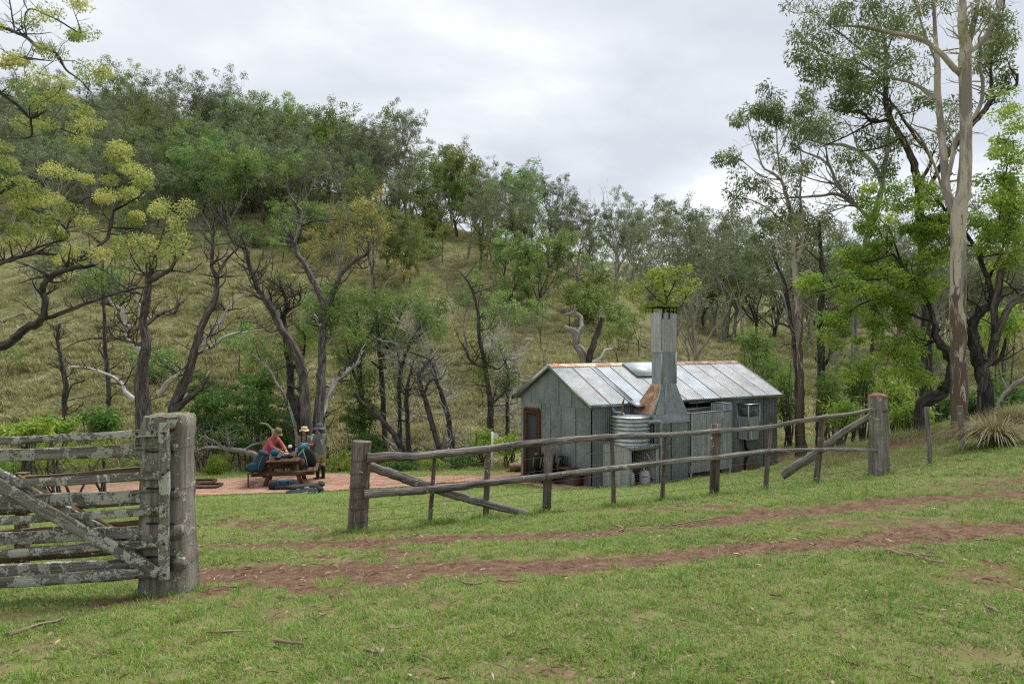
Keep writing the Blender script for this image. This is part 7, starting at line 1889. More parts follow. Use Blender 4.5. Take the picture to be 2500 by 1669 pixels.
for k in (-1, 1): limb(tr, [Q(.085 * k, -.02, .80), Q(.10 * k, .05, .46), Q(.10 * k, -.02, .10)], [.11, .082, .062])
voxel('trousers', tr, M_NAVY, pa_, .013)
hr = MB(); ell(hr, hc - hf * .03, [.088, .082, .10], np.stack([hf, hs, hu], 1)); hr.build('hair', M_HAIR2, pa_, smooth=True)
hat(pa_, hc + hu * .06, hu, hf, M_OLIVE, .108, .10, .07, .035); eyes(pa_, hc, hu, hf, hs)

# ------------------------------------------------------------------ packs and gear
M_PGREY = cloth('pack_grey', (.045, .05, .062)); M_PBLUE = cloth('pack_blue', (.012, .115, .19)); M_PTEAL = cloth('pack_teal', (.02, .075, .11)); M_PBLK = cloth('pack_black', (.018, .019, .021)); M_YELL = plain('yellow_strap', (.55, .55, .06), .6); M_TEALS = plain('teal_strap', (.02, .25, .36), .5)
def pack(label, base, up, fwd, H, Wd, Dp, m1, m2, strap, name='backpack'):
    up = unit(up); fwd = unit(np.asarray(fwd) - up * np.dot(fwd, up)); s = np.cross(fwd, up); A = np.stack([s, fwd, up], 1)
    root = empty(name, base, label=label, cat='backpack')
    L_ = lambda x, y, z: np.asarray(base) + s * x + fwd * y + up * z
    b = MB(); torso(b, [(L_(0, 0, 0.0), Wd * .40, Dp * .38), (L_(0, 0, .06), Wd * .5, Dp * .5), (L_(0, .0, H * .4), Wd * .52, Dp * .52), (L_(0, 0, H * .72), Wd * .47, Dp * .47), (L_(0, 0, H * .8), Wd * .36, Dp * .36)], s, fwd); voxel('main_bag', b, m1, root, .016)
    b = MB(); ell(b, L_(0, .02, H * .86), [Wd * .46, Dp * .52, H * .14], A); ell(b, L_(0, -.02, H * .80), [Wd * .40, Dp * .46, H * .12], A); voxel('lid', b, m2, root, .016)
    b = MB(); ell(b, L_(0, Dp * .45, H * .33), [Wd * .36, Dp * .20, H * .24], A); b.build('front_pocket', m2, root, smooth=True)
    for k in (-1, 1):
        b = MB(); ell(b, L_(k * Wd * .5, 0, H * .22), [.045, Dp * .3, H * .16], A); b.build('side_pocket', M_PBLK, root, smooth=True)
        b = MB(); tube(b, *smooth_path([L_(k * Wd * .3, -Dp * .4, H * .75), L_(k * Wd * .32, -Dp * .75, H * .5), L_(k * Wd * .36, -Dp * .5, H * .12)], [.022] * 3, 4), 6); b.build('shoulder_strap', M_PBLK, root, smooth=True)
        b = MB(); tube(b, *smooth_path([L_(k * Wd * .28, Dp * .56, H * .8), L_(k * Wd * .30, Dp * .66, H * .4), L_(k * Wd * .30, Dp * .5, H * .06)], [.010] * 3, 4), 5); b.build('compression_strap', strap, root)
    return root
p1_ = pack('grey and teal hiking pack leaning on the left bench of the table', T(-.70, .18, .48), TEX * .35 + Z3, -TEY * .8 - TEX * .5, .62, .34, .26, M_PGREY, M_PGREY, M_TEALS)
m_ = MB(); ell(m_, T(-.80, .02, .62), [.15, .07, .13], np.stack([TEX, TEY, Z3], 1)); m_.build('teal_pocket', M_PTEAL, p1_, smooth=True)
p2_ = pack('blue and dark grey hiking pack standing on the right bench of the table', T(.66, .75, .48), TEX * -.32 + Z3, -TEY * .75 + TEX * .55, .66, .36, .28, M_PBLUE, M_PBLUE, M_YELL)
m_ = MB(); ell(m_, T(.72, .66, .72), [.16, .12, .30], np.stack([unit(TEX + Z3 * .3), TEY, unit(Z3 - TEX * .3)], 1)); m_.build('dark_panel', M_PBLK, p2_, smooth=True)
m_ = MB(); tube(m_, [T(.38, .55, .82), T(.55, .52, 1.02)], .013, 6); m_.build('yellow_loop', M_YELL, p2_)
m_ = MB(); ell(m_, T(.52, .80, .98), [.17, .15, .13], np.stack([TEX, TEY, Z3], 1)); m_.build('blue_top', M_PBLUE, p2_, smooth=True)
def soft(name, label, cat, c, r, mat, ax=None, strap=None):
    rt_ = empty(name, np.asarray(c) - np.array([0, 0, r[2]]), label=label, cat=cat)
    m_ = MB(); ell(m_, c, r, ax); ell(m_, np.asarray(c) + np.array([r[0] * .35, 0, r[2] * .25]), [q * .62 for q in r], ax); ell(m_, np.asarray(c) - np.array([r[0] * .4, 0, -r[2] * .12]), [q * .6 for q in r], ax); voxel('sack', m_, mat, rt_, .012)
    m_ = MB(); tube(m_, *smooth_path([np.asarray(c) + [r[0] * .5, 0, r[2] * .8], np.asarray(c) + [0, -.02, r[2] * 1.15], np.asarray(c) + [-r[0] * .5, 0, r[2] * .8]], [.008] * 3, 4), 5); m_.build('drawcord', strap or M_PBLK, rt_)
    return rt_
soft('stuff_sack', 'navy stuff sack at the outer end of the left bench', 'bag', T(-.93, .25, .56), [.12, .13, .09], M_NAVY)
soft('stuff_sack', 'blue stuff sack on the table beside the pink sleeve', 'bag', T(-.30, .95, .87), [.13, .11, .10], M_PBLUE)
soft('food_bag', 'brown zip bag hanging beside the blue pack on the table corner', 'bag', T(.50, .30, .66), [.09, .08, .12], cloth('brown_bag', (.12, .07, .035)))
# duffel on the bricks in front of the table
dz = on_ground(693, 19.55); duf = empty('duffel_bag', dz, label='black duffel bag lying on the bricks in front of the table', cat='bag')
dA = np.stack([TEX, TEY, Z3], 1)
m_ = MB(); 
for x_ in (-.22, 0, .22): ell(m_, dz + TEX * x_ + Z3 * .15, [.2, .19, .15], dA)
voxel('bag', m_, M_PBLK, duf, .014)
m_ = MB(); box(m_, dz + TEX * .0 - TEY * .18 + Z3 * .12, .42, .03, .11, TEX, TEY, Z3); m_.build('side_pocket', M_PGREY, duf)
m_ = MB(); ell(m_, dz + TEX * .05 + Z3 * .27, [.26, .12, .035], dA); m_.build('top_flap', M_PTEAL, duf, smooth=True)
for x_ in (-.16, .16):
    m_ = MB(); tube(m_, *smooth_path([dz + TEX * x_ - TEY * .19 + Z3 * .03, dz + TEX * x_ - TEY * .205 + Z3 * .16, dz + TEX * x_ - TEY * .10 + Z3 * .30, dz + TEX * x_ + TEY * .1 + Z3 * .30], [.012] * 4, 4), 6); m_.build('webbing', M_PGREY, duf)
m_ = MB(); tube(m_, *smooth_path([dz + TEX * .05 - TEY * .19 + Z3 * .2, dz - TEY * .3 + Z3 * .03, dz - TEX * .3 - TEY * .25 + Z3 * .02, dz - TEX * .42 - TEY * .1 + Z3 * .03], [.016] * 4, 4), 6); m_.build('shoulder_strap', M_PBLK, duf)

# camera with an upright flash, a second lens, walking poles, jar and bottle on the table
M_LENS = plain('camera_black', (.012, .012, .013), .35, spec=.5, var=.15); M_DOME = plain('white_diffuser', (.75, .76, .76), .4, var=.05)
TT = .776
cm = empty('camera', T(.18, .42, TT), label='black camera with an upright flash and white dome on the table', cat='camera')
m_ = MB(); box(m_, T(.18, .42, TT + .05), .15, .08, .10, TEX, TEY, Z3); m_.build('body', M_LENS, cm)
m_ = MB(); lathe(m_, [(.04, 0), (.042, .05), (.038, .10), (.045, .22), (.001, .22)], T(.10, .40, TT + .05), 16, axis=-TEX); m_.build('lens', M_LENS, cm, smooth=True)
m_ = MB(); box(m_, T(.18, .42, TT + .125), .06, .05, .05, TEX, TEY, Z3); m_.build('hot_shoe', M_TANK, cm)
m_ = MB(); torso(m_, [(T(.18, .42, TT + .15), .035, .028), (T(.18, .42, TT + .24), .038, .03), (T(.17, .42, TT + .30), .045, .034)], TEX, TEY); m_.build('flash', M_LENS, cm, smooth=True)
m_ = MB(); torso(m_, [(T(.17, .42, TT + .30), .046, .036), (T(.17, .42, TT + .33), .058, .044), (T(.17, .42, TT + .36), .052, .04), (T(.17, .42, TT + .375), .03, .022)], TEX, TEY); m_.build('diffuser_dome', M_DOME, cm, smooth=True)
ln = empty('camera_lens', T(-.18, .18, TT), label='black camera lens lying near the front edge of the table', cat='lens')
m_ = MB(); lathe(m_, [(.001, 0), (.042, 0), (.044, .05), (.05, .06), (.05, .12), (.001, .12)], T(-.23, .18, TT + .05), 18, axis=TEX); m_.build('barrel', M_LENS, ln, smooth=True)
m_ = MB(); lathe(m_, [(.052, 0), (.055, .04), (.05, .04), (.048, 0)], T(-.11, .18, TT + .05), 18, axis=TEX); m_.build('hood', M_LENS, ln, smooth=True)
m_ = MB(); box(m_, T(-.18, .24, TT + .06), .10, .06, .07, TEX, TEY, Z3); m_.build('mount', M_LENS, ln)
wp = empty('walking_pole', T(-.3, .3, TT), label='thin dark walking pole laid across the front of the table', cat='pole')
m_ = MB(); tube(m_, [T(-.62, .12, TT + .02), T(.05, .62, TT + .03)], .011, 8); m_.build('shaft', M_PGREY, wp)
m_ = MB(); tube(m_, *smooth_path([T(.05, .62, TT + .03), T(.12, .68, TT + .04), T(.19, .72, TT + .035)], [.016, .019, .014], 3), 8); m_.build('grip', M_BLACKP, wp)
jr = empty('food_tub', T(.02, .95, TT), label='clear food tub with pink contents beside the hands in pink sleeves', cat='tub')
m_ = MB(); lathe(m_, [(.001, 0), (.06, 0), (.066, .055), (.001, .055)], T(.02, .95, TT), 18); m_.build('tub', plain('pinkish_food', (.45, .24, .22), .3), jr, smooth=True)
m_ = MB(); lathe(m_, [(.068, .055), (.068, .068), (.001, .068)], T(.02, .95, TT), 18); m_.build('lid', plain('frosted_lid', (.5, .5, .48), .25), jr)
bt = empty('water_bottle', T(.30, 1.10, TT), label='pale green water bottle standing on the table by the blue pack', cat='bottle')
m_ = MB(); lathe(m_, [(.001, 0), (.037, 0), (.038, .02), (.038, .17), (.028, .20), (.022, .21), (.001, .21)], T(.30, 1.10, TT), 18); m_.build('flask', plain('pale_green_plastic', (.30, .42, .36), .3), bt, smooth=True)
m_ = MB(); lathe(m_, [(.026, .205), (.026, .24), (.001, .24)], T(.30, 1.10, TT), 14); m_.build('cap', M_BLACKP, bt)

# ------------------------------------------------------------------ folded camp chairs
M_FRAME = plain('black_tube', (.016, .016, .018), .4, metal=.3, var=.2); M_CANV = cloth('charcoal_canvas', (.035, .038, .042)); M_OLV = cloth('olive_armrest', (.13, .14, .055)); M_NAVC = cloth('navy_canvas', (.02, .022, .045)); M_OLVD = cloth('dark_olive_canvas', (.03, .036, .022))
def folded_upright(label, o, ex, ey, tilt, canv):
    """a folding arm chair closed flat and stood on its feet"""
    root = empty('camp_chair', o, label=label, cat='chair', group='folded camp chairs by the hut door')
    ex = unit(ex); ey = unit(ey); up = unit(Z3 + ey * tilt)
    L_ = lambda x, y, z: np.asarray(o) + ex * x + ey * y + up * z
    def tb(nm, pts, r=.011, m=M_FRAME): 
        m_ = MB(); p_, r2 = smooth_path(pts, [r] * len(pts), 3); tube(m_, p_, r2, 7); m_.build(nm, m, root, smooth=True)
    for k in (-1, 1):
        tb('leg', [L_(.27 * k, -.03, .01), L_(.26 * k, .03, .45), L_(.25 * k, .05, .86)]); tb('leg', [L_(.25 * k, .08, .01), L_(.25 * k, .02, .40), L_(.26 * k, -.02, .62)])
        m_ = MB(); box(m_, L_(.28 * k, -.04, .64), .05, .035, .30, ex, ey, up); m_.build('armrest', M_OLV, root)
        m_ = MB(); ell(m_, L_(.27 * k, -.03, .02), [.03, .03, .02]); m_.build('foot_cap', M_BLACKP, root)
    tb('crossbar', [L_(-.27, -.03, .03), L_(.27, -.03, .03)]); tb('crossbar', [L_(-.25, .05, .84), L_(0, .055, .87), L_(.25, .05, .84)])
    tb('brace', [L_(-.26, .0, .12), L_(.26, .01, .42)], .008); tb('brace', [L_(.26, .0, .12), L_(-.26, .01, .42)], .008)
    m_ = MB(); box(m_, L_(0, .055, .64), .48, .02, .38, ex, ey, up); m_.build('back_panel', canv, root)
    m_ = MB(); box(m_, L_(0, -.015, .38), .46, .03, .30, ex, ey, up); m_.build('seat_panel', canv, root)
    m_ = MB(); ell(m_, L_(-.12, -.03, .86), [.07, .04, .05]); m_.build('headrest', M_OLV if 'front' in label else canv, root, smooth=True)
    return root
cb = W(-.42, -1.35, 0)
for k, (s_, p_, lb) in enumerate(((-.72, -1.72, 'folded black camp chair with olive armrests at the front of the leaning stack'), (-.60, -1.55, 'folded black camp chair second in the stack by the hut door'), (-.50, -1.38, 'folded black camp chair third in the stack by the hut door'), (-.36, -1.20, 'folded black camp chair at the back of the stack against the bench'))):
    c = W(s_, p_, 0); c[2] = gz(c[0], c[1]) + .03
    folded_upright(lb, c, L3 * .75 - N3 * .55 if k < 2 else L3 * .6 - N3 * .7, -(L3 * -.55 - N3 * .75), .10 + .03 * k, M_CANV)
def folded_flat(label, o, ex, ey, canv, dz):
    root = empty('camp_chair', o, label=label, cat='chair', group='folded camp chairs on the lawn')
    ex = unit(ex); ey = unit(ey); L_ = lambda x, y, z: np.asarray(o) + ex * x + ey * y + Z3 * (z + dz)
    for y in (-.2, -.07, .07, .2):
        m_ = MB(); p_, r2 = smooth_path([L_(-.42, y, .05), L_(0, y, .06 + .02 * (abs(y) < .1)), L_(.36, y * .9, .06)], [.016] * 3, 4); tube(m_, p_, r2, 8); m_.build('tube', M_FRAME if canv is M_OLVD else plain('grey_tube', (.12, .12, .14), .35, metal=.4), root, smooth=True)
    for x in (-.40, -.12, .2):
        m_ = MB(); tube(m_, [L_(x, -.22, .05), L_(x, .22, .05)], .014, 7); m_.build('crossbar', M_FRAME, root, smooth=True)
    m_ = MB(); 
    for x in (-.25, 0, .25): ell(m_, L_(x, 0, .075), [.2, .2, .05], np.stack([ex, ey, Z3], 1))
    voxel('canvas', m_, canv, root, .012)
    m_ = MB(); ell(m_, L_(.42, .02, .09), [.10, .20, .075], np.stack([ex, ey, Z3], 1)); m_.build('rolled_end', canv, root, smooth=True)
    m_ = MB(); box(m_, L_(.02, -.22, .06), .12, .006, .05, ex, ey, Z3); m_.build('tag', plain('tag_grey', (.4, .42, .42), .5), root)
fx, fy = np.array([.93, .36, 0]), np.array([-.36, .93, 0])
c1 = on_ground(741, 18.75); folded_flat('folded navy camp chair lying on the lawn before the table', c1, fx, fy, M_NAVC, 0)
c2 = on_ground(745, 19.0); folded_flat('folded dark olive camp chair lying on top of the navy one', c2, fx, fy, M_OLVD, .12)

# ------------------------------------------------------------------ bench by the hut, drum, waymark, fire trays
bn = empty('timber_bench', W(-.3, -.9, gz(*W(-.3, -.9, 0)[:2])), label='brown plank bench standing against the hut gable wall', cat='bench')
zb = gz(*W(-.3, -.5, 0)[:2]) + .50
for k in range(2):
    m_ = MB(); box(m_, W(-.20 - .19 * k, -.85, zb), .18, 1.75, .045, L3, N3, Z3); m_.build('seat_plank', M_BROWN, bn)
for p in (-.22, -1.5):
    m_ = MB(); box(m_, W(-.29, p, zb - .30), .30, .06, .56, L3, N3, Z3); m_.build('leg', M_BROWN, bn)
m_ = MB(); beam(m_, W(-.29, -.25, zb - .14), W(-.29, -1.47, zb - .14), .04, .1); m_.build('stretcher', M_BROWN, bn)
dg_ = on_ground(1257, 24.0); dr_o = empty('rusty_drum', dg_, label='rusty cut-down drum lying left of the hut door', cat='drum')
m_ = MB(); lathe(m_, [(.001, -.2), (.14, -.2), (.145, -.19), (.14, -.18), (.14, -.02), (.148, 0), (.14, .02), (.14, .2), (.125, .2), (.12, -.15), (.001, -.15)], dg_ + [0, 0, .14], 20, axis=(1, .2, 0)); m_.build('shell', M_RUST, dr_o, smooth=True)
m_ = MB(); lathe(m_, [(.14, 0), (.152, .008), (.152, .016), (.14, .024)], dg_ + [.19, .04, .14], 20, axis=(1, .2, 0)); m_.build('rim', M_RUST, dr_o, smooth=True)
wy = on_ground(1202, 24.2); M_WHITE = plain('white_paint', (.68, .68, .60), .6, var=.1)
sg = empty('waymark_post', wy, label='slim white waymark post with an arrow-shaped board left of the hut', cat='signpost')
zt = CZ - (1054 - CV) / F * 24.2
m_ = MB(); box(m_, [wy[0], wy[1], (wy[2] - .1 + zt) / 2], .075, .05, zt - wy[2] + .1); m_.build('post', M_WHITE, sg)
m_ = MB(); pts = [(0.0, -.095), (.125, -.095), (.175, 0), (.125, .095), (0, .095)]
V = [[wy[0] + .04 + a, wy[1] + d, zt - .14 + b] for d in (-.012, .012) for a, b in pts]
for f in ([[0, 1, 2, 3, 4]], [[9, 8, 7, 6, 5]]): m_.add(V, f)
m_.add(V, [[k, 5 + k, 5 + (k + 1) % 5, (k + 1) % 5] for k in range(5)]); m_.build('arrow_board', M_WHITE, sg)
def tray(label, c, ex, w_, d_, z):
    rt_ = empty('fire_tray', c, label=label, cat='tray', group='steel fire trays on the path'); ex = unit(ex); ey = np.array([-ex[1], ex[0], 0])
    m_ = MB(); box(m_, np.asarray(c) + [0, 0, z], w_, d_, .012, ex, ey, Z3); m_.build('plate', M_TRAY, rt_)
    for k in (-1, 1):
        m_ = MB(); box(m_, np.asarray(c) + ey * d_ / 2 * k + [0, 0, z + .03], w_ + .02, .014, .07, ex, ey, Z3); m_.build('rim', M_TRAY, rt_)
        m_ = MB(); box(m_, np.asarray(c) + ex * w_ / 2 * k + [0, 0, z + .03], .014, d_ - .02, .072, ex, ey, Z3); m_.build('rim', M_TRAY, rt_)
    return rt_
M_TRAY = plain('rusty_plate', (.075, .042, .03), .8, var=.4, vs=12)
c = on_ground(490, 20.9); tray('rusty steel fire tray at the path edge behind the gate post', c, [1, .05, 0], .75, .5, .06)
c = on_ground(492, 20.1); tray('darker steel fire tray lying nearer on the path', c, [1, .05, 0], 1.0, .55, .06)

# fallen dead branch beside the table, and one by the right edge
hero('fallen_branch', 'fallen bleached dead branch lying left of the picnic table', 'branch', 24.0,
     [[(640, 1122, 16), (627, 1112, 15), (610, 1106, 14), (591, 1099, 12), (557, 1096, 10), (539, 1092, 9), (522, 1092, 8), (497, 1094, 6), (475, 1104, 4)], [(539, 1092, 7), (535, 1084, 6), (509, 1071, 5), (484, 1062, 3)], [(599, 1100, 6), (615, 1086, 5), (649, 1081, 3)], [(557, 1096, 5), (559, 1084, 5), (554, 1060, 4), (552, 1041, 3)], [(640, 1110, 8), (666, 1060, 6), (653, 1037, 5), (634, 1032, 3)], [(522, 1092, 5), (495, 1110, 4), (480, 1125, 2)], [(509, 1071, 4), (500, 1055, 3), (520, 1050, 2)]],
     [], M_BK_GREY, None, 71, tw=(40, .7), parts=('limb', 'crown'), base=on_ground(600, 24.0), chain='lying')
hero('fallen_branch', 'pale crooked dead branch propped at the right edge below the trees', 'branch', 15.5, [[(2530, 905, 11), (2500, 925, 12), (2459, 953, 11), (2439, 980, 8), (2432, 1000, 5)], [(2459, 953, 6), (2450, 930, 5), (2447, 922, 3)], [(2441, 978, 5), (2455, 982, 4), (2465, 980, 2)]], [], M_BK_GREY, None, 72, tw=(3, .4), parts=('limb', 'crown'), base=on_ground(2460, 15.5), chain='lying')

# sticks and bark on the lawn
M_STK = wood('fallen_stick', (.07, .045, .03), (.19, .135, .095), (.36, .29, .22), 60, .05, .5)
SK_ = [((2164, 1351), (2302, 1384), .013, 'long forked fallen stick on the grass at right, below the ruts'), ((16, 1562), (154, 1517), .015, 'dark curved fallen branch lying at the lower left corner'), ((670, 1578), (738, 1590), .011, 'short curled bark strip on the lawn below the ruts'), ((500, 1555), (622, 1566), .006, 'thin pale twig pair on the lawn at lower left'), ((530, 1438), (605, 1440), .006, 'dark twig right of the gate post foot'), ((1215, 1424), (1275, 1430), .008, 'flat bark sliver at the edge of the near rut'), ((1128, 1432), (1176, 1436), .009, 'thin dark twig below the near rut'), ((948, 1548), (1020, 1536), .006, 'slim pale stick on the lawn at centre'), ((770, 1525), (796, 1512), .007, 'small bent bark piece on the lawn'), ((888, 1602), (925, 1606), .010, 'tiny twig low on the lawn at centre'), ((1625, 1286), (1773, 1264), .008, 'long dark twig beside the far rut'), ((1512, 1300), (1538, 1277), .009, 'bark scrap standing by the far rut'), ((2380, 1318), (2436, 1322), .008, 'dark bark piece in the near rut at right'), ((1785, 1360), (1826, 1352), .007, 'black twig at the near rut edge'), ((1880, 1460), (1912, 1464), .008, 'brown curled bark piece on the right lawn'), ((2405, 1485), (2442, 1510), .011, 'pale bent stick at the lower right'), ((555, 1248 - 30), (600, 1214), .009, 'thin stick on the lawn left of the folded chairs'), ((1440, 1290), (1470, 1284), .010, 'short stick under the fence by the square post')]
rk = RS(8)
for k, (a, b, r, lb) in enumerate(SK_):
    pa3, pb3 = pix_ground(*a), pix_ground(*b); n = 7; t = np.linspace(0, 1, n)[:, None]; pts = pa3 + (pb3 - pa3) * t
    L = np.linalg.norm(pb3 - pa3); pts[:, :2] += rk.normal(0, .03 * L, (n, 2)) * np.sin(np.pi * t); pts[:, 2] = ground_fine(pts[:, 0], pts[:, 1]) + r + .012 + rk.uniform(0, .015, n)
    root = empty('fallen_stick', pts[3], label=lb, cat='stick', group='fallen sticks on the lawn')
    m_ = MB(); tube(m_, pts, np.linspace(r, r * .55, n), 7, rk, .2); m_.build('stem', M_STK, root)
    if k in (0, 3, 11, 12, 13):
        q = pts[3]; d = unit(pb3 - pa3); s = np.array([-d[1], d[0], 0]); e_ = q + d * L * .28 + s * L * .22; e_[2] = ground_fine(np.array([e_[0]]), np.array([e_[1]]))[0] + r + .02
        m_ = MB(); tube(m_, [q - d * L * .15 - s * L * .06 + [0, 0, .01], q + [0, 0, .01], e_], [r * .8, r * .7, r * .4], 6, rk, .15); m_.build('fork', M_STK, root)

# dry grass tussocks on the bank
def tussock(label, u, D, R_t, Ht, n, seed):
    rng = RS(seed); b = on_ground(u, D); m_ = MB()
    a = rng.uniform(0, 6.283, n); lean = np.abs(rng.normal(.75, .35, n)); L = Ht * rng.uniform(.7, 1.35, n); r0 = rng.uniform(0, .16, n)
    K = 6; t = np.linspace(0, 1, K)
    V = np.zeros((n, K, 2, 3)); w = .0065 * rng.uniform(.6, 1.2, n)
    for k in range(K):
        rad = r0 + L * lean * .9 * t[k] ** 1.15; z = L * (t[k] * 1.05 - (t[k] ** 2.3) * (.25 + .62 * np.clip(lean, 0, 1.4) * .8))
        cx_, cy_ = b[0] + np.cos(a) * rad, b[1] + np.sin(a) * rad; ww = w * (1 - .8 * t[k])
        V[:, k, 0] = np.stack([cx_ - np.sin(a) * ww, cy_ + np.cos(a) * ww, b[2] + z], -1); V[:, k, 1] = np.stack([cx_ + np.sin(a) * ww, cy_ - np.cos(a) * ww, b[2] + z], -1)
    base_i = (np.arange(n) * K * 2)[:, None]; f = np.concatenate([base_i + np.array([[2 * k, 2 * k + 1, 2 * k + 3, 2 * k + 2]]) for k in range(K - 1)])
    m_.add(V.reshape(-1, 3), f, rnd=np.repeat(rng.uniform(0, 1, n), K * 2))
    o = m_.build('grass_tussock', M_TUSS); tag(o, label, 'tussock', 'dry grass tussocks on the bank'); return o
M_TUSS = leaf_mat('tussock_blade', [(.14, .15, .05), (.26, .23, .10), (.38, .32, .17), (.50, .43, .27)], .25)
tussock('big dry straw-coloured grass tussock on the bank at right edge', 2428, 12.6, .6, .72, 1500, 1)
tussock('smaller green-brown tussock behind the big dry one', 2470, 15.0, .4, .55, 500, 2)
tussock('thin dry tussock beside the foot of the gum trunk', 2395, 14.4, .4, .45, 300, 3)
# ------------------------------------------------------------------ lawn, litter, dry hillside grass
def allowed(x, y):
    ok = np.ones(x.shape, bool)
    for poly in (PATH_POLY, PAV2, PAV3, PAV4): ok &= ~pts_in_poly(x, y, poly)
    hp = [W(-.02, .02, 0)[:2], W(WL, .02, 0)[:2], W(WL, -WD, 0)[:2], W(-.02, -WD, 0)[:2]]
    fp = [W(FA, FP, 0)[:2], W(FB, FP, 0)[:2], W(FB, 0, 0)[:2], W(FA, 0, 0)[:2]]
    wp = [W(SS0 - .1, SP1 + .1, 0)[:2], W(SS1 + .1, SP1 + .1, 0)[:2], W(SS1 + .1, 0, 0)[:2], W(SS0 - .1, 0, 0)[:2]]
    for poly in (hp, fp, wp): ok &= ~pts_in_poly(x, y, poly)
    return ok
rg = RS(12)
Xs, Ys, Ks, Ss = [], [], [], []
for dens, d0, d1, sc0, spn in ((300, 1.0, 2.6, 1.1, 2.6), (620, 2.6, 5.5, 1.0, 1.35), (430, 5.5, 9, 1.15, 1.15), (210, 9, 14, 1.5, .98), (75, 14, 26, 2.1, .92)):
    x, y = scatter_pts(rg, dens, d0, d1, spn)
    ok = allowed(x, y); x, y = x[ok], y[ok]
    b_ = bare(x, y); w_ = wob(x * .6 + 3, y * .6)
    keep = rg.uniform(0, 1, len(x)) > np.clip(b_ * 1.7 - .15, 0, .99)
    keep &= rg.uniform(0, 1, len(x)) < np.clip(.80 + .3 * w_, .35, 1)
    x, y, b_, w_ = x[keep], y[keep], b_[keep], w_[keep]
    w2 = wob(x * 1.9 + 20, y * 1.9 - 4)
    lng = rg.uniform(0, 1, len(x)) < np.clip(.03 + .5 * np.clip(w2 - .45, 0, 1), 0, .5)
    for (pu, pD) in ((873, 9.45), (2147, 11.55), (412, 5.4), (1335, 10.15), (1743, 10.8), (1050, 9.75), (1186, 10), (1499, 10.4), (1617, 10.6), (1870, 11), (1992, 11.3)):
        lng |= (np.hypot(x - (pu - CU) / F * pD, y - pD) < .3) & (rg.uniform(0, 1, len(x)) < .55)
    Ks.append(np.where(lng, rg.randint(4, 6, len(x)), rg.randint(0, 4, len(x))))
    Xs.append(x); Ys.append(y); Ss.append(sc0 * rg.uniform(.65, 1.25, len(x)) * (1 - .35 * b_))
x = np.concatenate(Xs); y = np.concatenate(Ys); k = np.concatenate(Ks); s = np.concatenate(Ss)
z = ground_fine(x, y)
print('lawn tufts', len(x))
rot = np.stack([rg.normal(0, .12, len(x)), rg.normal(0, .12, len(x)), rg.uniform(0, 6.28, len(x))], -1)
zs = np.where(y > 9, .75, 1.0)
scatter('grass', lawn_kinds, np.stack([x, y, z], -1), rot, np.stack([s, s, s * zs * rg.uniform(.7, 1.2, len(x))], -1), k, 'short green lawn grass covering the ground before the fence and hut', 'grass')

# longer straw and green grass on the bank at right and along the creek edge
M_STRAW = grass_mat('straw_blades', ((.22, .25, .085), (.30, .29, .125), (.15, .22, .05)), (.44, .38, .22), pat=.5)
straw_kinds = [tuft('straw_tuft', rg, 26, .12, .08, .24, .006, .6, M_STRAW) for _ in range(3)]
xs_, ys_ = [], []
for (u0, u1, d0, d1, n) in ((2000, 2700, 12.2, 22, 650), (1930, 2110, 14, 24, 260), (-100, 470, 14.5, 25, 420), (440, 1265, 24.0, 26.5, 420), (1700, 1960, 24.5, 28, 120)):
    uu = rg.uniform(u0, u1, n); dd = rg.uniform(d0, d1, n); xs_.append((uu - CU) / F * dd); ys_.append(dd)
x = np.concatenate(xs_); y = np.concatenate(ys_); ok = allowed(x, y); x, y = x[ok], y[ok]
s = rg.uniform(.5, 1.25, len(x))
scatter('straw_grass', straw_kinds, np.stack([x, y, ground(x, y)], -1), np.stack([rg.normal(0, .1, len(x)), rg.normal(0, .1, len(x)), rg.uniform(0, 6.28, len(x))], -1), np.stack([s, s, s], -1), rg.randint(0, 3, len(x)), 'straw-coloured rough grass on the bank behind the fence', 'grass')

M_HILLG = grass_mat('hill_blades', ((.335, .32, .145), (.26, .285, .11), (.39, .365, .19)), (.50, .455, .27), pat=.09, trans=.25)
hill_kinds = [tuft('hill_tuft', rg, 60, .45, .08, .32, .03, .85, M_HILLG) for _ in range(4)]
n = 31000
d = 26 * (95 / 26) ** rg.uniform(0, 1, n); uu = rg.uniform(-350, 2850, n); x = (uu - CU) / F * d
w_ = wob(x * .12, d * .12); keep = (rg.uniform(0, 1, n) < .75 + .3 * w_) & ((d > 31) | (uu < 1230)) & (d < np.interp(uu, H_U, H_D) + 4)
x, d = x[keep], d[keep]; s = rg.uniform(.6, 1.5, len(x))
scatter('hill_grass', hill_kinds, np.stack([x, d, ground(x, d)], -1), np.stack([rg.normal(0, .1, len(x)), rg.normal(0, .1, len(x)), rg.uniform(0, 6.28, len(x))], -1), np.stack([s, s, s * rg.uniform(.7, 1.2, len(x))], -1), rg.randint(0, 4, len(x)), 'dry tussock grass covering the open hillside', 'grass')

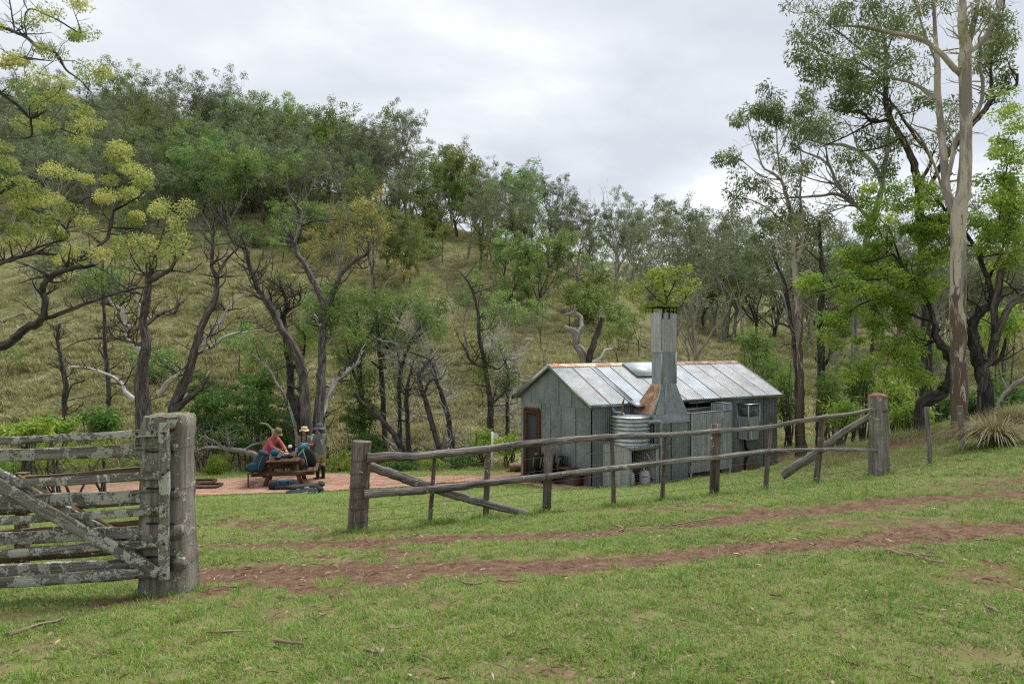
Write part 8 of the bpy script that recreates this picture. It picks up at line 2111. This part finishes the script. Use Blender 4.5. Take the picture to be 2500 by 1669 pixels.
# fallen leaves and bark flakes
M_LITTER = leaf_mat('fallen_leaf', [(.11, .06, .035), (.20, .125, .075), (.31, .21, .14), (.43, .33, .24)], .05)
def flake(name, L, Wd, curl, r):
    m_ = MB(); t = np.linspace(0, 1, 5); w_ = Wd * np.sin(np.pi * np.clip(t * .94 + .05, 0, 1)) * .5
    V = np.concatenate([np.stack([(t - .5) * L, w_, .006 + curl * np.sin(np.pi * t) * .5], -1), np.stack([(t - .5) * L, -w_, .012 + curl * np.sin(np.pi * t)], -1)])
    m_.add(V, [[a, a + 1, 6 + a, 5 + a] for a in range(4)], rnd=np.full(10, r)); return bpy.data.objects.new(name, m_.mesh(name, M_LITTER))
fl = [flake('leaf_flake', .07, .011, .006, .3), flake('leaf_flake', .06, .012, .007, .5), flake('leaf_flake', .05, .012, .006, .75), flake('leaf_flake', .06, .006, .004, .4), flake('leaf_flake', .06, .010, .006, .9), flake('leaf_flake', .08, .004, .003, .6)]
xs_, ys_ = [], []
for dens, d0, d1 in ((230, 2.6, 6), (140, 6, 11), (40, 11, 20)):
    x, y = scatter_pts(rg, dens, d0, d1); b_ = bare(x, y)
    keep = (rg.uniform(0, 1, len(x)) < (.36 + .6 * b_) * np.clip(.6 + 1.3 * wob(x * .9 + 40, y * .9), .08, 1.6)) & allowed(x, y); xs_.append(x[keep]); ys_.append(y[keep])
uu = rg.uniform(1960, 2650, 1800); dd = rg.uniform(11.5, 19, 1800); xs_.append((uu - CU) / F * dd); ys_.append(dd)
x = np.concatenate(xs_); y = np.concatenate(ys_); s = rg.uniform(.35, 1.1, len(x))
scatter('fallen_leaves', fl, np.stack([x, y, ground_fine(x, y) + .012], -1), np.stack([rg.normal(0, .3, len(x)), rg.normal(0, .3, len(x)), rg.uniform(0, 6.28, len(x))], -1), np.stack([s, s, s], -1), rg.randint(0, 6, len(x)), 'dry fallen leaves and bark flakes strewn over the grass', 'leaves')

print('TRIS', sum(sum(len(q.vertices) - 2 for q in me.polygons) if len(me.polygons) < 1 else (len(me.loops) - 2 * len(me.polygons)) for me in bpy.data.meshes if me.users))
